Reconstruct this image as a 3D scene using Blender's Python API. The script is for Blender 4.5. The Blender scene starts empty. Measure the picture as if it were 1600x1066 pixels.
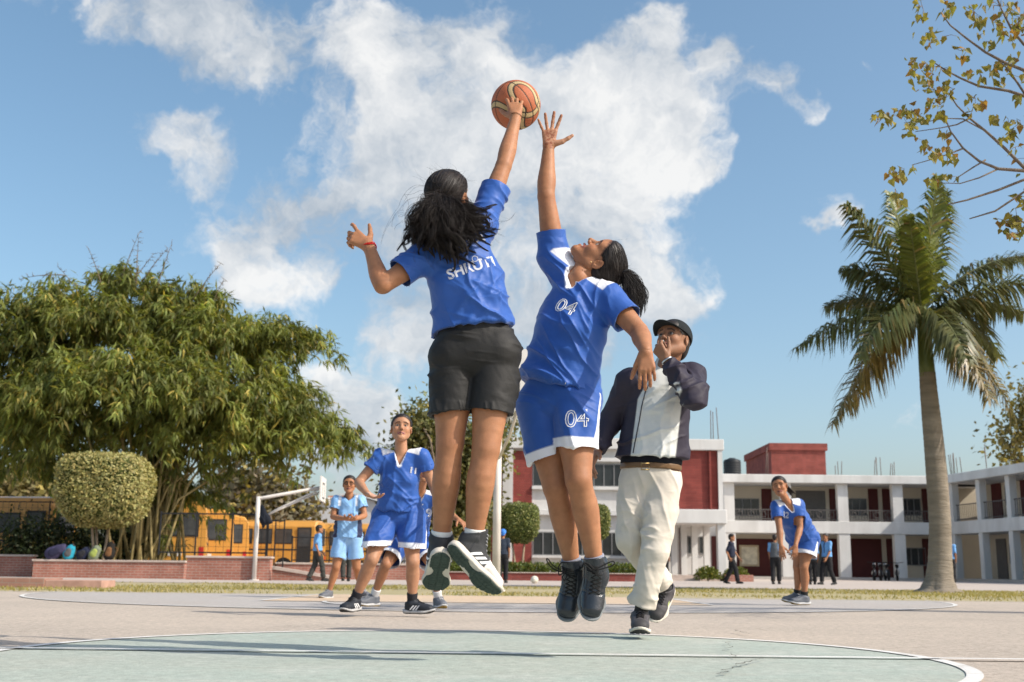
import bpy, bmesh, math, random
import numpy as np
from mathutils import Vector, Matrix
from mathutils.bvhtree import BVHTree
random.seed(7)
RNG = np.random.default_rng(11)
SC = bpy.context.scene
COL = SC.collection

# ------------------------------------------------------------------ camera
CAM_H = 0.37
LENS = 40.0
FPX = LENS / 36.0 * 1600.0
PITCH = math.atan((891 - 533) / FPX)
ROLL = 0.0105
_F = np.array([0, math.cos(PITCH), math.sin(PITCH)])
_R0 = np.array([1.0, 0, 0])
_U0 = np.array([0, -math.sin(PITCH), math.cos(PITCH)])
_R = _R0 * math.cos(ROLL) + _U0 * math.sin(ROLL)
_U = _U0 * math.cos(ROLL) - _R0 * math.sin(ROLL)
cam_data = bpy.data.cameras.new('camera')
cam = bpy.data.objects.new('camera', cam_data)
COL.objects.link(cam)
cam_data.lens = LENS
cam_data.sensor_width = 36.0
cam_data.clip_start = 0.05
cam_data.clip_end = 3000
cam.matrix_world = Matrix(((_R[0], _U[0], -_F[0], 0), (_R[1], _U[1], -_F[1], 0), (_R[2], _U[2], -_F[2], CAM_H), (0, 0, 0, 1)))
cam_data.dof.use_dof = True
cam_data.dof.focus_distance = 5.8
cam_data.dof.aperture_fstop = 4.5
SC.camera = cam


def ray(x, y):
    return _F + _R * ((x - 800) / FPX) + _U * ((533 - y) / FPX)


def P(x, y, D):
    d = ray(x, y)
    return np.array([0, 0, CAM_H]) + d * (D / d[1])


def PZ(x, y, z=0.0):
    d = ray(x, y)
    return np.array([0, 0, CAM_H]) + d * ((z - CAM_H) / d[2])


# ------------------------------------------------------------------ light
SUN_EL = math.radians(40)
SUN_AZ = math.radians(22)          # behind the camera by this much, from the right
TO_SUN = np.array([math.cos(SUN_EL) * math.cos(SUN_AZ), -math.cos(SUN_EL) * math.sin(SUN_AZ), math.sin(SUN_EL)])
sun_data = bpy.data.lights.new('sun', 'SUN')
sun_data.energy = 2.6
sun_data.angle = math.radians(0.6)
sun_data.color = (1.0, 0.93, 0.82)
sun = bpy.data.objects.new('sun', sun_data)
COL.objects.link(sun)
sun.rotation_euler = Vector(TO_SUN).to_track_quat('Z', 'Y').to_euler()
sun.location = (20, -10, 30)

world = bpy.data.worlds.new('World')
SC.world = world
world.use_nodes = True
wn, wl = world.node_tree.nodes, world.node_tree.links
wn.clear()


def build_world():
    out = wn.new('ShaderNodeOutputWorld')
    bg = wn.new('ShaderNodeBackground')
    bg.inputs['Strength'].default_value = 0.15
    wl.new(bg.outputs[0], out.inputs[0])
    sky = wn.new('ShaderNodeTexSky')
    sky.sky_type = 'NISHITA'
    sky.sun_disc = False
    sky.sun_elevation = SUN_EL
    # Nishita: rotation 0 = sun towards +Y, turning clockwise seen from above
    sky.sun_rotation = math.atan2(TO_SUN[0], TO_SUN[1])
    sky.air_density = 1.0
    sky.dust_density = 2.6
    sky.ozone_density = 1.6
    tc = wn.new('ShaderNodeTexCoord')
    D = tc.outputs['Generated']

    def math_(op, a, b=None, clamp=False):
        n = wn.new('ShaderNodeMath')
        n.operation = op
        n.use_clamp = clamp
        for i, v in enumerate((a, b)):
            if v is None:
                continue
            if isinstance(v, (int, float)):
                n.inputs[i].default_value = v
            else:
                wl.new(v, n.inputs[i])
        return n.outputs[0]

    def vmath(op, a, b):
        n = wn.new('ShaderNodeVectorMath')
        n.operation = op
        for i, v in enumerate((a, b)):
            if isinstance(v, (tuple, list, np.ndarray)):
                n.inputs[i].default_value = tuple(v)
            else:
                wl.new(v, n.inputs[i])
        return n

    def noise(vec, scale, detail, rough, dist=0.0, offs=(0, 0, 0)):
        m = wn.new('ShaderNodeMapping')
        m.inputs['Location'].default_value = offs
        wl.new(vec, m.inputs['Vector'])
        n = wn.new('ShaderNodeTexNoise')
        n.inputs['Scale'].default_value = scale
        n.inputs['Detail'].default_value = detail
        n.inputs['Roughness'].default_value = rough
        n.inputs['Distortion'].default_value = dist
        wl.new(m.outputs[0], n.inputs['Vector'])
        return n.outputs[0]

    # cumulus heaps: centre (photo pixel direction), half sizes, weight
    heaps = [(690, 150, 150, 130, 1.0), (610, 90, 70, 70, .75), (1005, 170, 105, 130, 1.25), (880, 270, 190, 150, 1.05),
             (1110, 240, 85, 45, .95), (1040, 40, 45, 55, .7), (620, 330, 210, 105, .95), (435, 395, 100, 75, 1.2), (395, 440, 75, 55, 1.0), (520, 360, 90, 50, .8),
             (700, 470, 110, 90, .9), (650, 520, 80, 60, .7), (850, 430, 170, 120, .75), (300, 70, 90, 75, .9), (160, 25, 120, 45, .62),
             (420, 70, 90, 90, .6), (275, 205, 85, 45, .85), (300, 275, 55, 50, .9), (1130, 100, 24, 22, .8), (1205, 135, 55, 34, .9),
             (1255, 180, 42, 32, .95), (1365, 90, 30, 18, .62), (540, 600, 60, 36, .85), (560, 660, 110, 50, .6), (1045, 470, 85, 50, .62),
             (1260, 335, 70, 40, .5), (1310, 367, 36, 14, .7), (780, 60, 70, 60, .42), (980, 560, 200, 60, .38), (740, 700, 300, 70, .4)]
    warp = noise(D, 4.0, 4, 0.6)
    wv = wn.new('ShaderNodeVectorMath'); wv.operation = 'MULTIPLY_ADD'
    ntex = wn.new('ShaderNodeTexNoise'); ntex.inputs['Scale'].default_value = 9.0; ntex.inputs['Detail'].default_value = 5
    ntex.inputs['Roughness'].default_value = .6
    wl.new(D, ntex.inputs['Vector'])
    wl.new(ntex.outputs['Color'], wv.inputs[0]); wv.inputs[1].default_value = (.11, .11, .11)
    wl.new(vmath('ADD', D, (-.055, -.055, -.055)).outputs[0], wv.inputs[2])
    DW = wv.outputs[0]
    total = None
    for (x, y, sx, sy, w) in heaps:
        c = ray(x, y)
        c = c / np.linalg.norm(c)
        k = FPX / np.linalg.norm(ray(x, y))
        dv = vmath('SUBTRACT', DW, c).outputs[0]
        sc = vmath('MULTIPLY', dv, (k / sx, k / max(sx, sy), k / sy)).outputs[0]
        ln = wn.new('ShaderNodeVectorMath'); ln.operation = 'DOT_PRODUCT'
        wl.new(sc, ln.inputs[0]); wl.new(sc, ln.inputs[1])
        e = math_('POWER', 2.718, math_('MULTIPLY', ln.outputs['Value'], -1.15))
        e = math_('MULTIPLY', e, w)
        total = e if total is None else math_('ADD', total, e)
    # the same kind of clouds all round, outside the view as well
    sep = wn.new('ShaderNodeSeparateXYZ'); wl.new(D, sep.inputs[0])
    rest = noise(D, 2.2, 3, .5, 0, (3.1, 1.7, 0.4))
    rest = math_('MULTIPLY', math_('SUBTRACT', rest, .56, True), 5.0, True)
    behind = math_('MULTIPLY', math_('SUBTRACT', .45, sep.outputs['Y']), 2.5, True)
    total = math_('ADD', total, math_('MULTIPLY', rest, behind))
    f1 = noise(DW, 6.5, 9, .62, .25)
    f2 = noise(DW, 24.0, 7, .62, .1)
    det = math_('ADD', math_('MULTIPLY', math_('SUBTRACT', f1, .5), 2.5), math_('MULTIPLY', math_('SUBTRACT', f2, .5), .9))
    dens = math_('ADD', math_('MINIMUM', total, .92), det)
    ss = wn.new('ShaderNodeMapRange'); ss.interpolation_type = 'SMOOTHSTEP'
    wl.new(dens, ss.inputs['Value']); ss.inputs['From Min'].default_value = .36; ss.inputs['From Max'].default_value = .92
    alpha = math_('MULTIPLY', ss.outputs[0], .93)
    # self shading: thicker, lower, sun-averted parts are greyer
    fs = noise(vmath('ADD', DW, tuple(TO_SUN * .05)).outputs[0], 6.5, 6, .6, .25)
    shade = math_('ADD', math_('MULTIPLY', math_('SUBTRACT', f1, fs), 3.4), .47)
    g2 = noise(D, 5.0, 4, .5, 0, (7, 2, 1))
    shade = math_('ADD', shade, math_('MULTIPLY', math_('SUBTRACT', g2, .5), 2.2))
    shade = math_('MAXIMUM', math_('MINIMUM', shade, 1.0), .0)
    cmix = wn.new('ShaderNodeMix'); cmix.data_type = 'RGBA'
    wl.new(shade, cmix.inputs['Factor'])
    cmix.inputs['A'].default_value = (1.6, 1.85, 2.15, 1)
    cmix.inputs['B'].default_value = (3.55, 3.53, 3.48, 1)
    hsv = wn.new('ShaderNodeHueSaturation')
    hsv.inputs['Hue'].default_value = .488
    hsv.inputs['Saturation'].default_value = 1.06
    hsv.inputs['Value'].default_value = .70
    wl.new(sky.outputs[0], hsv.inputs['Color'])
    mix = wn.new('ShaderNodeMix'); mix.data_type = 'RGBA'
    wl.new(alpha, mix.inputs['Factor'])
    wl.new(hsv.outputs[0], mix.inputs['A'])
    wl.new(cmix.outputs['Result'], mix.inputs['B'])
    wl.new(mix.outputs['Result'], bg.inputs['Color'])


build_world()
vs = SC.view_settings
vs.view_transform = 'Standard'
vs.look = 'None'
vs.exposure = 0.85
vs.gamma = 1.0
vs.use_curve_mapping = False
SC.render.film_transparent = False
SC.cycles.max_bounces = 6
SC.cycles.transparent_max_bounces = 6
SC.cycles.use_denoising = True

# ------------------------------------------------------------------ materials
MATS = {}


def nodes_of(m):
    m.use_nodes = True
    nt = m.node_tree
    return nt, nt.nodes, nt.links


def mat(name, color=(.5, .5, .5), rough=.7, spec=.3, var=.12, vscale=6.0, bump=0.0, bscale=60.0, metal=0.0, attr=False,
        sheen=0.0, coat=0.0, sss=0.0, stretch=(1, 1, 1), crease=None, detail=5, var2=0.0, v2scale=1.2, tint2=None):
    if name in MATS:
        return MATS[name]
    m = bpy.data.materials.new(name)
    nt, N, L = nodes_of(m)
    b = N['Principled BSDF']
    b.inputs['Roughness'].default_value = rough
    b.inputs['Specular IOR Level'].default_value = spec
    b.inputs['Metallic'].default_value = metal
    if sheen:
        b.inputs['Sheen Weight'].default_value = sheen
        b.inputs['Sheen Roughness'].default_value = .4
    if coat:
        b.inputs['Coat Weight'].default_value = coat
        b.inputs['Coat Roughness'].default_value = .1
    if sss:
        b.inputs['Subsurface Weight'].default_value = sss
        b.inputs['Subsurface Radius'].default_value = (.012, .005, .003)
        b.inputs['Subsurface Scale'].default_value = 1.0
    tc = N.new('ShaderNodeTexCoord')
    mp = N.new('ShaderNodeMapping')
    mp.inputs['Scale'].default_value = stretch
    L.new(tc.outputs['Object'], mp.inputs['Vector'])
    if attr:
        at = N.new('ShaderNodeAttribute')
        at.attribute_name = 'Col'
        src = at.outputs['Color']
    else:
        rgb = N.new('ShaderNodeRGB')
        rgb.outputs[0].default_value = (*color, 1)
        src = rgb.outputs[0]
    if var > 0:
        nz = N.new('ShaderNodeTexNoise')
        nz.inputs['Scale'].default_value = vscale
        nz.inputs['Detail'].default_value = detail
        nz.inputs['Roughness'].default_value = .6
        L.new(mp.outputs[0], nz.inputs['Vector'])
        mr = N.new('ShaderNodeMapRange')
        mr.inputs['From Min'].default_value = .3
        mr.inputs['From Max'].default_value = .7
        mr.inputs['To Min'].default_value = 1 - var
        mr.inputs['To Max'].default_value = 1 + var
        L.new(nz.outputs[0], mr.inputs['Value'])
        mx = N.new('ShaderNodeVectorMath')
        mx.operation = 'SCALE'
        L.new(src, mx.inputs[0])
        L.new(mr.outputs[0], mx.inputs['Scale'])
        src = mx.outputs[0]
    if var2 > 0:
        nz = N.new('ShaderNodeTexNoise')
        nz.inputs['Scale'].default_value = v2scale
        nz.inputs['Detail'].default_value = 6
        L.new(mp.outputs[0], nz.inputs['Vector'])
        mr = N.new('ShaderNodeMapRange')
        mr.inputs['From Min'].default_value = .42
        mr.inputs['From Max'].default_value = .68
        mr.inputs['To Max'].default_value = var2
        L.new(nz.outputs[0], mr.inputs['Value'])
        mm = N.new('ShaderNodeMix')
        mm.data_type = 'RGBA'
        L.new(mr.outputs[0], mm.inputs['Factor'])
        L.new(src, mm.inputs['A'])
        mm.inputs['B'].default_value = (*(tint2 or (.1, .1, .1)), 1)
        src = mm.outputs['Result']
    L.new(src, b.inputs['Base Color'])
    if bump > 0:
        nb = N.new('ShaderNodeTexNoise')
        nb.inputs['Scale'].default_value = bscale
        nb.inputs['Detail'].default_value = 4
        L.new(mp.outputs[0], nb.inputs['Vector'])
        bp = N.new('ShaderNodeBump')
        bp.inputs['Strength'].default_value = 1.0
        bp.inputs['Distance'].default_value = bump
        L.new(nb.outputs[0], bp.inputs['Height'])
        L.new(bp.outputs[0], b.inputs['Normal'])
        if crease:
            prev = bp
            for (dist, scale, rot, sq, sd) in crease:
                m2 = N.new('ShaderNodeMapping')
                m2.inputs['Rotation'].default_value = rot
                m2.inputs['Scale'].default_value = sq
                m2.inputs['Location'].default_value = (sd, sd * 2, sd * 3)
                L.new(tc.outputs['Object'], m2.inputs['Vector'])
                rn = N.new('ShaderNodeTexNoise')
                rn.noise_type = 'RIDGED_MULTIFRACTAL'
                rn.inputs['Scale'].default_value = scale
                rn.inputs['Detail'].default_value = 1.5
                rn.inputs['Distortion'].default_value = .6
                L.new(m2.outputs[0], rn.inputs['Vector'])
                fd = N.new('ShaderNodeTexNoise')
                fd.inputs['Scale'].default_value = 5.5
                fd.inputs['Detail'].default_value = 1
                L.new(m2.outputs[0], fd.inputs['Vector'])
                fm = N.new('ShaderNodeMapRange')
                fm.inputs['From Min'].default_value = .42; fm.inputs['From Max'].default_value = .66
                L.new(fd.outputs[0], fm.inputs['Value'])
                mu = N.new('ShaderNodeMath'); mu.operation = 'MULTIPLY'
                L.new(rn.outputs[0], mu.inputs[0]); L.new(fm.outputs[0], mu.inputs[1])
                b2 = N.new('ShaderNodeBump')
                b2.inputs['Distance'].default_value = dist
                L.new(mu.outputs[0], b2.inputs['Height'])
                L.new(prev.outputs[0], b2.inputs['Normal'])
                prev = b2
            L.new(prev.outputs[0], b.inputs['Normal'])
    MATS[name] = m
    return m


def brick_mat(name, c1, c2, mortar, bw=.23, bh=.08, rough=.85, axis='xz'):
    if name in MATS:
        return MATS[name]
    m = bpy.data.materials.new(name)
    nt, N, L = nodes_of(m)
    b = N['Principled BSDF']
    b.inputs['Roughness'].default_value = rough
    b.inputs['Specular IOR Level'].default_value = .2
    tc = N.new('ShaderNodeTexCoord')
    sp = N.new('ShaderNodeSeparateXYZ')
    L.new(tc.outputs['Object'], sp.inputs[0])
    ad = N.new('ShaderNodeMath'); ad.operation = 'ADD'
    L.new(sp.outputs['X'], ad.inputs[0]); L.new(sp.outputs['Y'], ad.inputs[1])
    cb = N.new('ShaderNodeCombineXYZ')
    L.new(ad.outputs[0], cb.inputs[0]); L.new(sp.outputs['Z'], cb.inputs[1])
    bt = N.new('ShaderNodeTexBrick')
    L.new(cb.outputs[0], bt.inputs['Vector'])
    bt.inputs['Color1'].default_value = (*c1, 1)
    bt.inputs['Color2'].default_value = (*c2, 1)
    bt.inputs['Mortar'].default_value = (*mortar, 1)
    bt.inputs['Scale'].default_value = 1.0
    bt.inputs['Mortar Size'].default_value = .008
    bt.inputs['Brick Width'].default_value = bw
    bt.inputs['Row Height'].default_value = bh
    nz = N.new('ShaderNodeTexNoise'); nz.inputs['Scale'].default_value = 1.7; nz.inputs['Detail'].default_value = 6
    L.new(tc.outputs['Object'], nz.inputs['Vector'])
    mr = N.new('ShaderNodeMapRange')
    mr.inputs['From Min'].default_value = .3; mr.inputs['From Max'].default_value = .7
    mr.inputs['To Min'].default_value = .78; mr.inputs['To Max'].default_value = 1.15
    L.new(nz.outputs[0], mr.inputs['Value'])
    mx = N.new('ShaderNodeVectorMath'); mx.operation = 'SCALE'
    L.new(bt.outputs['Color'], mx.inputs[0]); L.new(mr.outputs[0], mx.inputs['Scale'])
    L.new(mx.outputs[0], b.inputs['Base Color'])
    bp = N.new('ShaderNodeBump'); bp.inputs['Distance'].default_value = .006
    L.new(bt.outputs['Fac'], bp.inputs['Height']); bp.invert = True
    L.new(bp.outputs[0], b.inputs['Normal'])
    MATS[name] = m
    return m


# ------------------------------------------------------------------ objects
def link(o, parent=None):
    COL.objects.link(o)
    if parent is not None:
        o.parent = parent
    return o


def tag(o, label, cat, group=None, kind=None):
    if label:
        o['label'] = label
    if cat:
        o['category'] = cat
    if group:
        o['group'] = group
    if kind:
        o['kind'] = kind
    return o


def empty(name, loc=(0, 0, 0), label=None, cat=None, group=None, rotz=0.0):
    o = bpy.data.objects.new(name, None)
    o.empty_display_size = .2
    o.location = tuple(float(c) for c in loc)
    o.rotation_euler = (0, 0, rotz)
    COL.objects.link(o)
    return tag(o, label, cat, group)


def mesh_np(name, V, F, m, parent=None, colors=None, smooth=True, world=True):
    """mesh object from numpy arrays; world=True: V are world coords, parent's location is subtracted"""
    me = bpy.data.meshes.new(name)
    V = np.asarray(V, dtype=np.float64)
    if world and parent is not None:
        pr, off = parent, np.zeros(3)
        while pr is not None:
            off += np.array(pr.location)
            pr = pr.parent
        V = V - off
    if isinstance(F, np.ndarray):
        F = F.tolist()
    me.from_pydata(V.tolist(), [], F)
    if colors is not None:
        a = me.color_attributes.new('Col', 'FLOAT_COLOR', 'POINT')
        buf = np.ones((len(V), 4), dtype=np.float32)
        buf[:, :3] = colors
        a.data.foreach_set('color', buf.ravel())
    if smooth:
        me.polygons.foreach_set('use_smooth', np.ones(len(me.polygons), dtype=bool))
    me.materials.append(m)
    me.update()
    return link(bpy.data.objects.new(name, me), parent)


class MB:
    """collects boxes, tubes, polygons; builds ONE mesh object"""
    def __init__(s):
        s.v, s.f = [], []

    def add(s, V, F):
        n = len(s.v)
        s.v.extend([tuple(float(c) for c in p) for p in V])
        s.f.extend([tuple(i + n for i in f) for f in F])
        return s

    def box(s, lo, hi):
        x0, y0, z0 = lo
        x1, y1, z1 = hi
        return s.add([(x0, y0, z0), (x1, y0, z0), (x1, y1, z0), (x0, y1, z0), (x0, y0, z1), (x1, y0, z1), (x1, y1, z1), (x0, y1, z1)],
                     [(0, 3, 2, 1), (4, 5, 6, 7), (0, 1, 5, 4), (1, 2, 6, 5), (2, 3, 7, 6), (3, 0, 4, 7)])

    def tube(s, pts, rad, n=8, cap=True, close=False):
        pts = [np.asarray(p, float) for p in pts]
        if not hasattr(rad, '__len__'):
            rad = [rad] * len(pts)
        V, F = [], []
        ref = None
        m = len(pts)
        for i, p in enumerate(pts):
            a = pts[max(i - 1, 0)] if not close else pts[(i - 1) % m]
            b = pts[min(i + 1, m - 1)] if not close else pts[(i + 1) % m]
            t = b - a
            t = t / (np.linalg.norm(t) + 1e-9)
            if ref is None:
                ref = np.array([0, 0, 1.0]) if abs(t[2]) < .9 else np.array([1.0, 0, 0])
            u = ref - t * ref.dot(t)
            u /= np.linalg.norm(u) + 1e-9
            w = np.cross(t, u)
            ref = u
            for k in range(n):
                an = 2 * math.pi * k / n
                V.append(p + (u * math.cos(an) + w * math.sin(an)) * rad[i])
        for i in range(m - 1 if not close else m):
            j = (i + 1) % m
            for k in range(n):
                F.append((i * n + k, i * n + (k + 1) % n, j * n + (k + 1) % n, j * n + k))
        if cap and not close:
            F.append(tuple(range(n - 1, -1, -1)))
            F.append(tuple((m - 1) * n + k for k in range(n)))
        return s.add(V, F)

    def poly_prism(s, pts2, z0, z1):
        n = len(pts2)
        V = [(x, y, z0) for x, y in pts2] + [(x, y, z1) for x, y in pts2]
        F = [tuple(range(n - 1, -1, -1)), tuple(range(n, 2 * n))] + [(i, (i + 1) % n, n + (i + 1) % n, n + i) for i in range(n)]
        return s.add(V, F)

    def build(s, name, m, parent=None, smooth=False, bevel=0.0, world=False):
        o = mesh_np(name, np.array(s.v), s.f, m, parent, smooth=smooth, world=world)
        if bevel:
            md = o.modifiers.new('bevel', 'BEVEL')
            md.width = bevel
            md.segments = 2
            md.limit_method = 'ANGLE'
        return o


def unit(v):
    v = np.asarray(v, float)
    return v / (np.linalg.norm(v) + 1e-12)


def copy_tree(o, parent=None):
    c = o.copy()
    COL.objects.link(c)
    c.parent = parent
    for ch in list(o.children):
        copy_tree(ch, c)
    return c


# ------------------------------------------------------------------ noise (numpy)
_PERM = RNG.permutation(256)
_VAL = RNG.random(256)


def vnoise(p):
    p = np.asarray(p, float)
    i = np.floor(p).astype(int)
    f = p - i
    f = f * f * (3 - 2 * f)
    def h(dx, dy, dz):
        return _VAL[_PERM[(_PERM[(_PERM[(i[:, 0] + dx) & 255] + i[:, 1] + dy) & 255] + i[:, 2] + dz) & 255]]
    x, y, z = f[:, 0], f[:, 1], f[:, 2]
    a = h(0, 0, 0) * (1 - x) + h(1, 0, 0) * x
    b = h(0, 1, 0) * (1 - x) + h(1, 1, 0) * x
    c = h(0, 0, 1) * (1 - x) + h(1, 0, 1) * x
    d = h(0, 1, 1) * (1 - x) + h(1, 1, 1) * x
    return (a * (1 - y) + b * y) * (1 - z) + (c * (1 - y) + d * y) * z


def fold(V, across, along, fa, fl, sharp=2.0, seed=0.0):
    """rounded creases: long in 'along', narrow in 'across', fading in and out"""
    across, along = unit(across), unit(along)
    third = np.cross(across, along)
    w = vnoise(V * 7 + seed) * 1.1 + vnoise(V * 15 + seed * 2) * .35
    q = np.stack([V @ across * fa + w + seed, V @ along * fl + seed * 1.7, V @ third * fa * .22 + 3.3 + seed], 1)
    n = vnoise(q)
    ridge = np.clip(1 - np.abs(2 * n - 1) * 1.6, 0, 1)
    fade = sstep(vnoise(np.stack([V @ across * fa * .4 + 9.1 + seed, V @ along * fl * 1.3 + 2.2, V @ third * 5 + seed], 1)), .30, .62)
    return ridge ** sharp * fade


# ------------------------------------------------------------------ distance fields
class Vox:
    def __init__(s, lo, hi, h):
        s.h = h
        s.lo = np.floor(np.asarray(lo, float) / h) * h - 2 * h
        s.n = np.ceil((np.asarray(hi, float) - s.lo) / h).astype(int) + 3
        s.F = np.full(s.n, 1.0, dtype=np.float32)

    def _sub(s, lo, hi):
        a = np.clip(np.floor((lo - s.lo) / s.h).astype(int), 0, s.n)
        b = np.clip(np.ceil((hi - s.lo) / s.h).astype(int) + 1, 0, s.n)
        return a, b

    def _grid(s, a, b):
        ax = [(s.lo[i] + np.arange(a[i], b[i]) * s.h).astype(np.float32) for i in range(3)]
        return ax[0][:, None, None], ax[1][None, :, None], ax[2][None, None, :]

    def prim(s, pr, pad):
        pa, pb = np.asarray(pr['a'], float), np.asarray(pr['b'], float)
        ra, rb = pr['ra'], pr['rb']
        S = np.eye(3)
        fac, mxr = 1.0, 1.0
        for (ax, ratio) in pr.get('axes', ()):
            ax = unit(ax)
            S = S + (1 / ratio - 1) * np.outer(ax, ax)
            fac = min(fac, ratio)
            mxr = max(mxr, ratio)
        R = max(ra, rb) * mxr
        lo = np.minimum(pa, pb) - R - pad
        hi = np.maximum(pa, pb) + R + pad
        i0, i1 = s._sub(lo, hi)
        if np.any(i1 <= i0):
            return None
        X, Y, Z = s._grid(i0, i1)
        X, Y, Z = X - pa[0], Y - pa[1], Z - pa[2]
        x = S[0, 0] * X + S[0, 1] * Y + S[0, 2] * Z
        y = S[1, 0] * X + S[1, 1] * Y + S[1, 2] * Z
        z = S[2, 0] * X + S[2, 1] * Y + S[2, 2] * Z
        e = S @ (pb - pa)
        L2 = float(e @ e)
        if L2 > 1e-10:
            t = np.clip((x * e[0] + y * e[1] + z * e[2]) / L2, 0, 1).astype(np.float32)
            d = np.sqrt((x - t * e[0]) ** 2 + (y - t * e[1]) ** 2 + (z - t * e[2]) ** 2) - (ra + (rb - ra) * t)
        else:
            d = np.sqrt(x * x + y * y + z * z) - ra
        d = d * (fac ** .5)
        for (c, n) in pr.get('cuts', ()):
            c = np.asarray(c, float) - pa
            n = unit(n)
            d = np.maximum(d, (X - c[0]) * n[0] + (Y - c[1]) * n[1] + (Z - c[2]) * n[2])
        return (slice(i0[0], i1[0]), slice(i0[1], i1[1]), slice(i0[2], i1[2])), d.astype(np.float32)

    def add(s, pr, k=.02):
        r = s.prim(pr, k + 2 * s.h)
        if r is None:
            return s
        sl, d = r
        f = s.F[sl]
        hh = np.maximum(k - np.abs(f - d), 0) / k
        s.F[sl] = np.minimum(f, d) - hh * hh * k * .25
        return s

    def sub(s, pr, k=.006):
        r = s.prim(pr, k + 2 * s.h)
        if r is None:
            return s
        sl, d = r
        f, d = s.F[sl], -d
        hh = np.maximum(k - np.abs(f - d), 0) / k
        s.F[sl] = np.maximum(f, d) + hh * hh * k * .25
        return s

    def cut(s, c, n):
        """remove everything on the +n side of the plane through c"""
        n = unit(n)
        X, Y, Z = s._grid(np.zeros(3, int), s.n)
        d = (X - c[0]) * n[0] + (Y - c[1]) * n[1] + (Z - c[2]) * n[2]
        s.F = np.maximum(s.F, d.astype(np.float32))
        return s

    def mesh(s):
        F, h = s.F, s.h
        ins = F < 0
        c = np.zeros(s.n - 1, dtype=np.int8)
        for dx in (0, 1):
            for dy in (0, 1):
                for dz in (0, 1):
                    c += ins[dx:s.n[0] - 1 + dx, dy:s.n[1] - 1 + dy, dz:s.n[2] - 1 + dz]
        act = (c > 0) & (c < 8)
        idx = np.argwhere(act)
        if len(idx) == 0:
            return np.zeros((0, 3)), np.zeros((0, 4), int)
        vid = np.full(act.shape, -1, dtype=np.int64)
        vid[act] = np.arange(len(idx))
        acc = np.zeros((len(idx), 3))
        cnt = np.zeros(len(idx))
        I, J, K = idx[:, 0], idx[:, 1], idx[:, 2]
        corners = [(dx, dy, dz) for dx in (0, 1) for dy in (0, 1) for dz in (0, 1)]
        vals = {cc: F[I + cc[0], J + cc[1], K + cc[2]].astype(np.float64) for cc in corners}
        for a in corners:
            for ax in range(3):
                if a[ax] == 0:
                    b = list(a); b[ax] = 1; b = tuple(b)
                    va, vb = vals[a], vals[b]
                    m = (va < 0) != (vb < 0)
                    t = np.where(m, va / np.where(m, va - vb, 1), 0)
                    p = np.tile(np.array(a, float), (len(idx), 1))
                    p[:, ax] = t
                    acc[m] += p[m]
                    cnt[m] += 1
        V = (idx + acc / np.maximum(cnt, 1)[:, None]) * h + s.lo
        Q = []
        for ax in range(3):
            u, w = (ax + 1) % 3, (ax + 2) % 3
            sl0 = [slice(None)] * 3; sl1 = [slice(None)] * 3
            sl0[ax] = slice(0, -1); sl1[ax] = slice(1, None)
            a, b = ins[tuple(sl0)], ins[tuple(sl1)]
            e = np.argwhere(a != b)
            e = e[(e[:, u] > 0) & (e[:, w] > 0) & (e[:, u] < s.n[u] - 1) & (e[:, w] < s.n[w] - 1)]
            flip = a[e[:, 0], e[:, 1], e[:, 2]]
            def g(du, dw):
                q = e.copy(); q[:, u] -= du; q[:, w] -= dw
                return vid[q[:, 0], q[:, 1], q[:, 2]]
            quad = np.stack([g(1, 1), g(0, 1), g(0, 0), g(1, 0)], 1)
            quad[~flip] = quad[~flip][:, ::-1]
            Q.append(quad)
        return V, np.concatenate(Q)


def pr(a, b, ra, rb=None, axes=(), cuts=()):
    return dict(a=np.asarray(a, float), b=np.asarray(b, float), ra=ra, rb=ra if rb is None else rb, axes=axes, cuts=cuts)


def ball(c, r, axes=()):
    return pr(c, c, r, r, axes)


def bounds(prims, pad=.03):
    lo = np.min([np.minimum(p['a'] - p['ra'] * max([1] + [x[1] for x in p['axes']]), p['b'] - p['rb'] * max([1] + [x[1] for x in p['axes']])) for p in prims], 0) - pad
    hi = np.max([np.maximum(p['a'] + p['ra'] * max([1] + [x[1] for x in p['axes']]), p['b'] + p['rb'] * max([1] + [x[1] for x in p['axes']])) for p in prims], 0) + pad
    return lo, hi


def vert_normals(V, Q):
    a, b, c, d = V[Q[:, 0]], V[Q[:, 1]], V[Q[:, 2]], V[Q[:, 3]]
    n = np.cross(c - a, d - b)
    N = np.zeros_like(V)
    for k in range(4):
        np.add.at(N, Q[:, k], n)
    return N / (np.linalg.norm(N, axis=1)[:, None] + 1e-12)


def relax(V, Q, it=1, lam=.5):
    for _ in range(it):
        A = np.zeros_like(V); C = np.zeros(len(V))
        for k in range(4):
            i, j = Q[:, k], Q[:, (k + 1) % 4]
            np.add.at(A, i, V[j]); np.add.at(A, j, V[i])
            np.add.at(C, i, 1); np.add.at(C, j, 1)
        V = V * (1 - lam) + lam * A / np.maximum(C, 1)[:, None]
    return V


def sstep(x, a, b):
    t = np.clip((x - a) / (b - a), 0, 1)
    return t * t * (3 - 2 * t)


def bvh_of(V, Q):
    return BVHTree.FromPolygons([tuple(v) for v in V], [tuple(int(i) for i in q) for q in Q])


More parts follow.
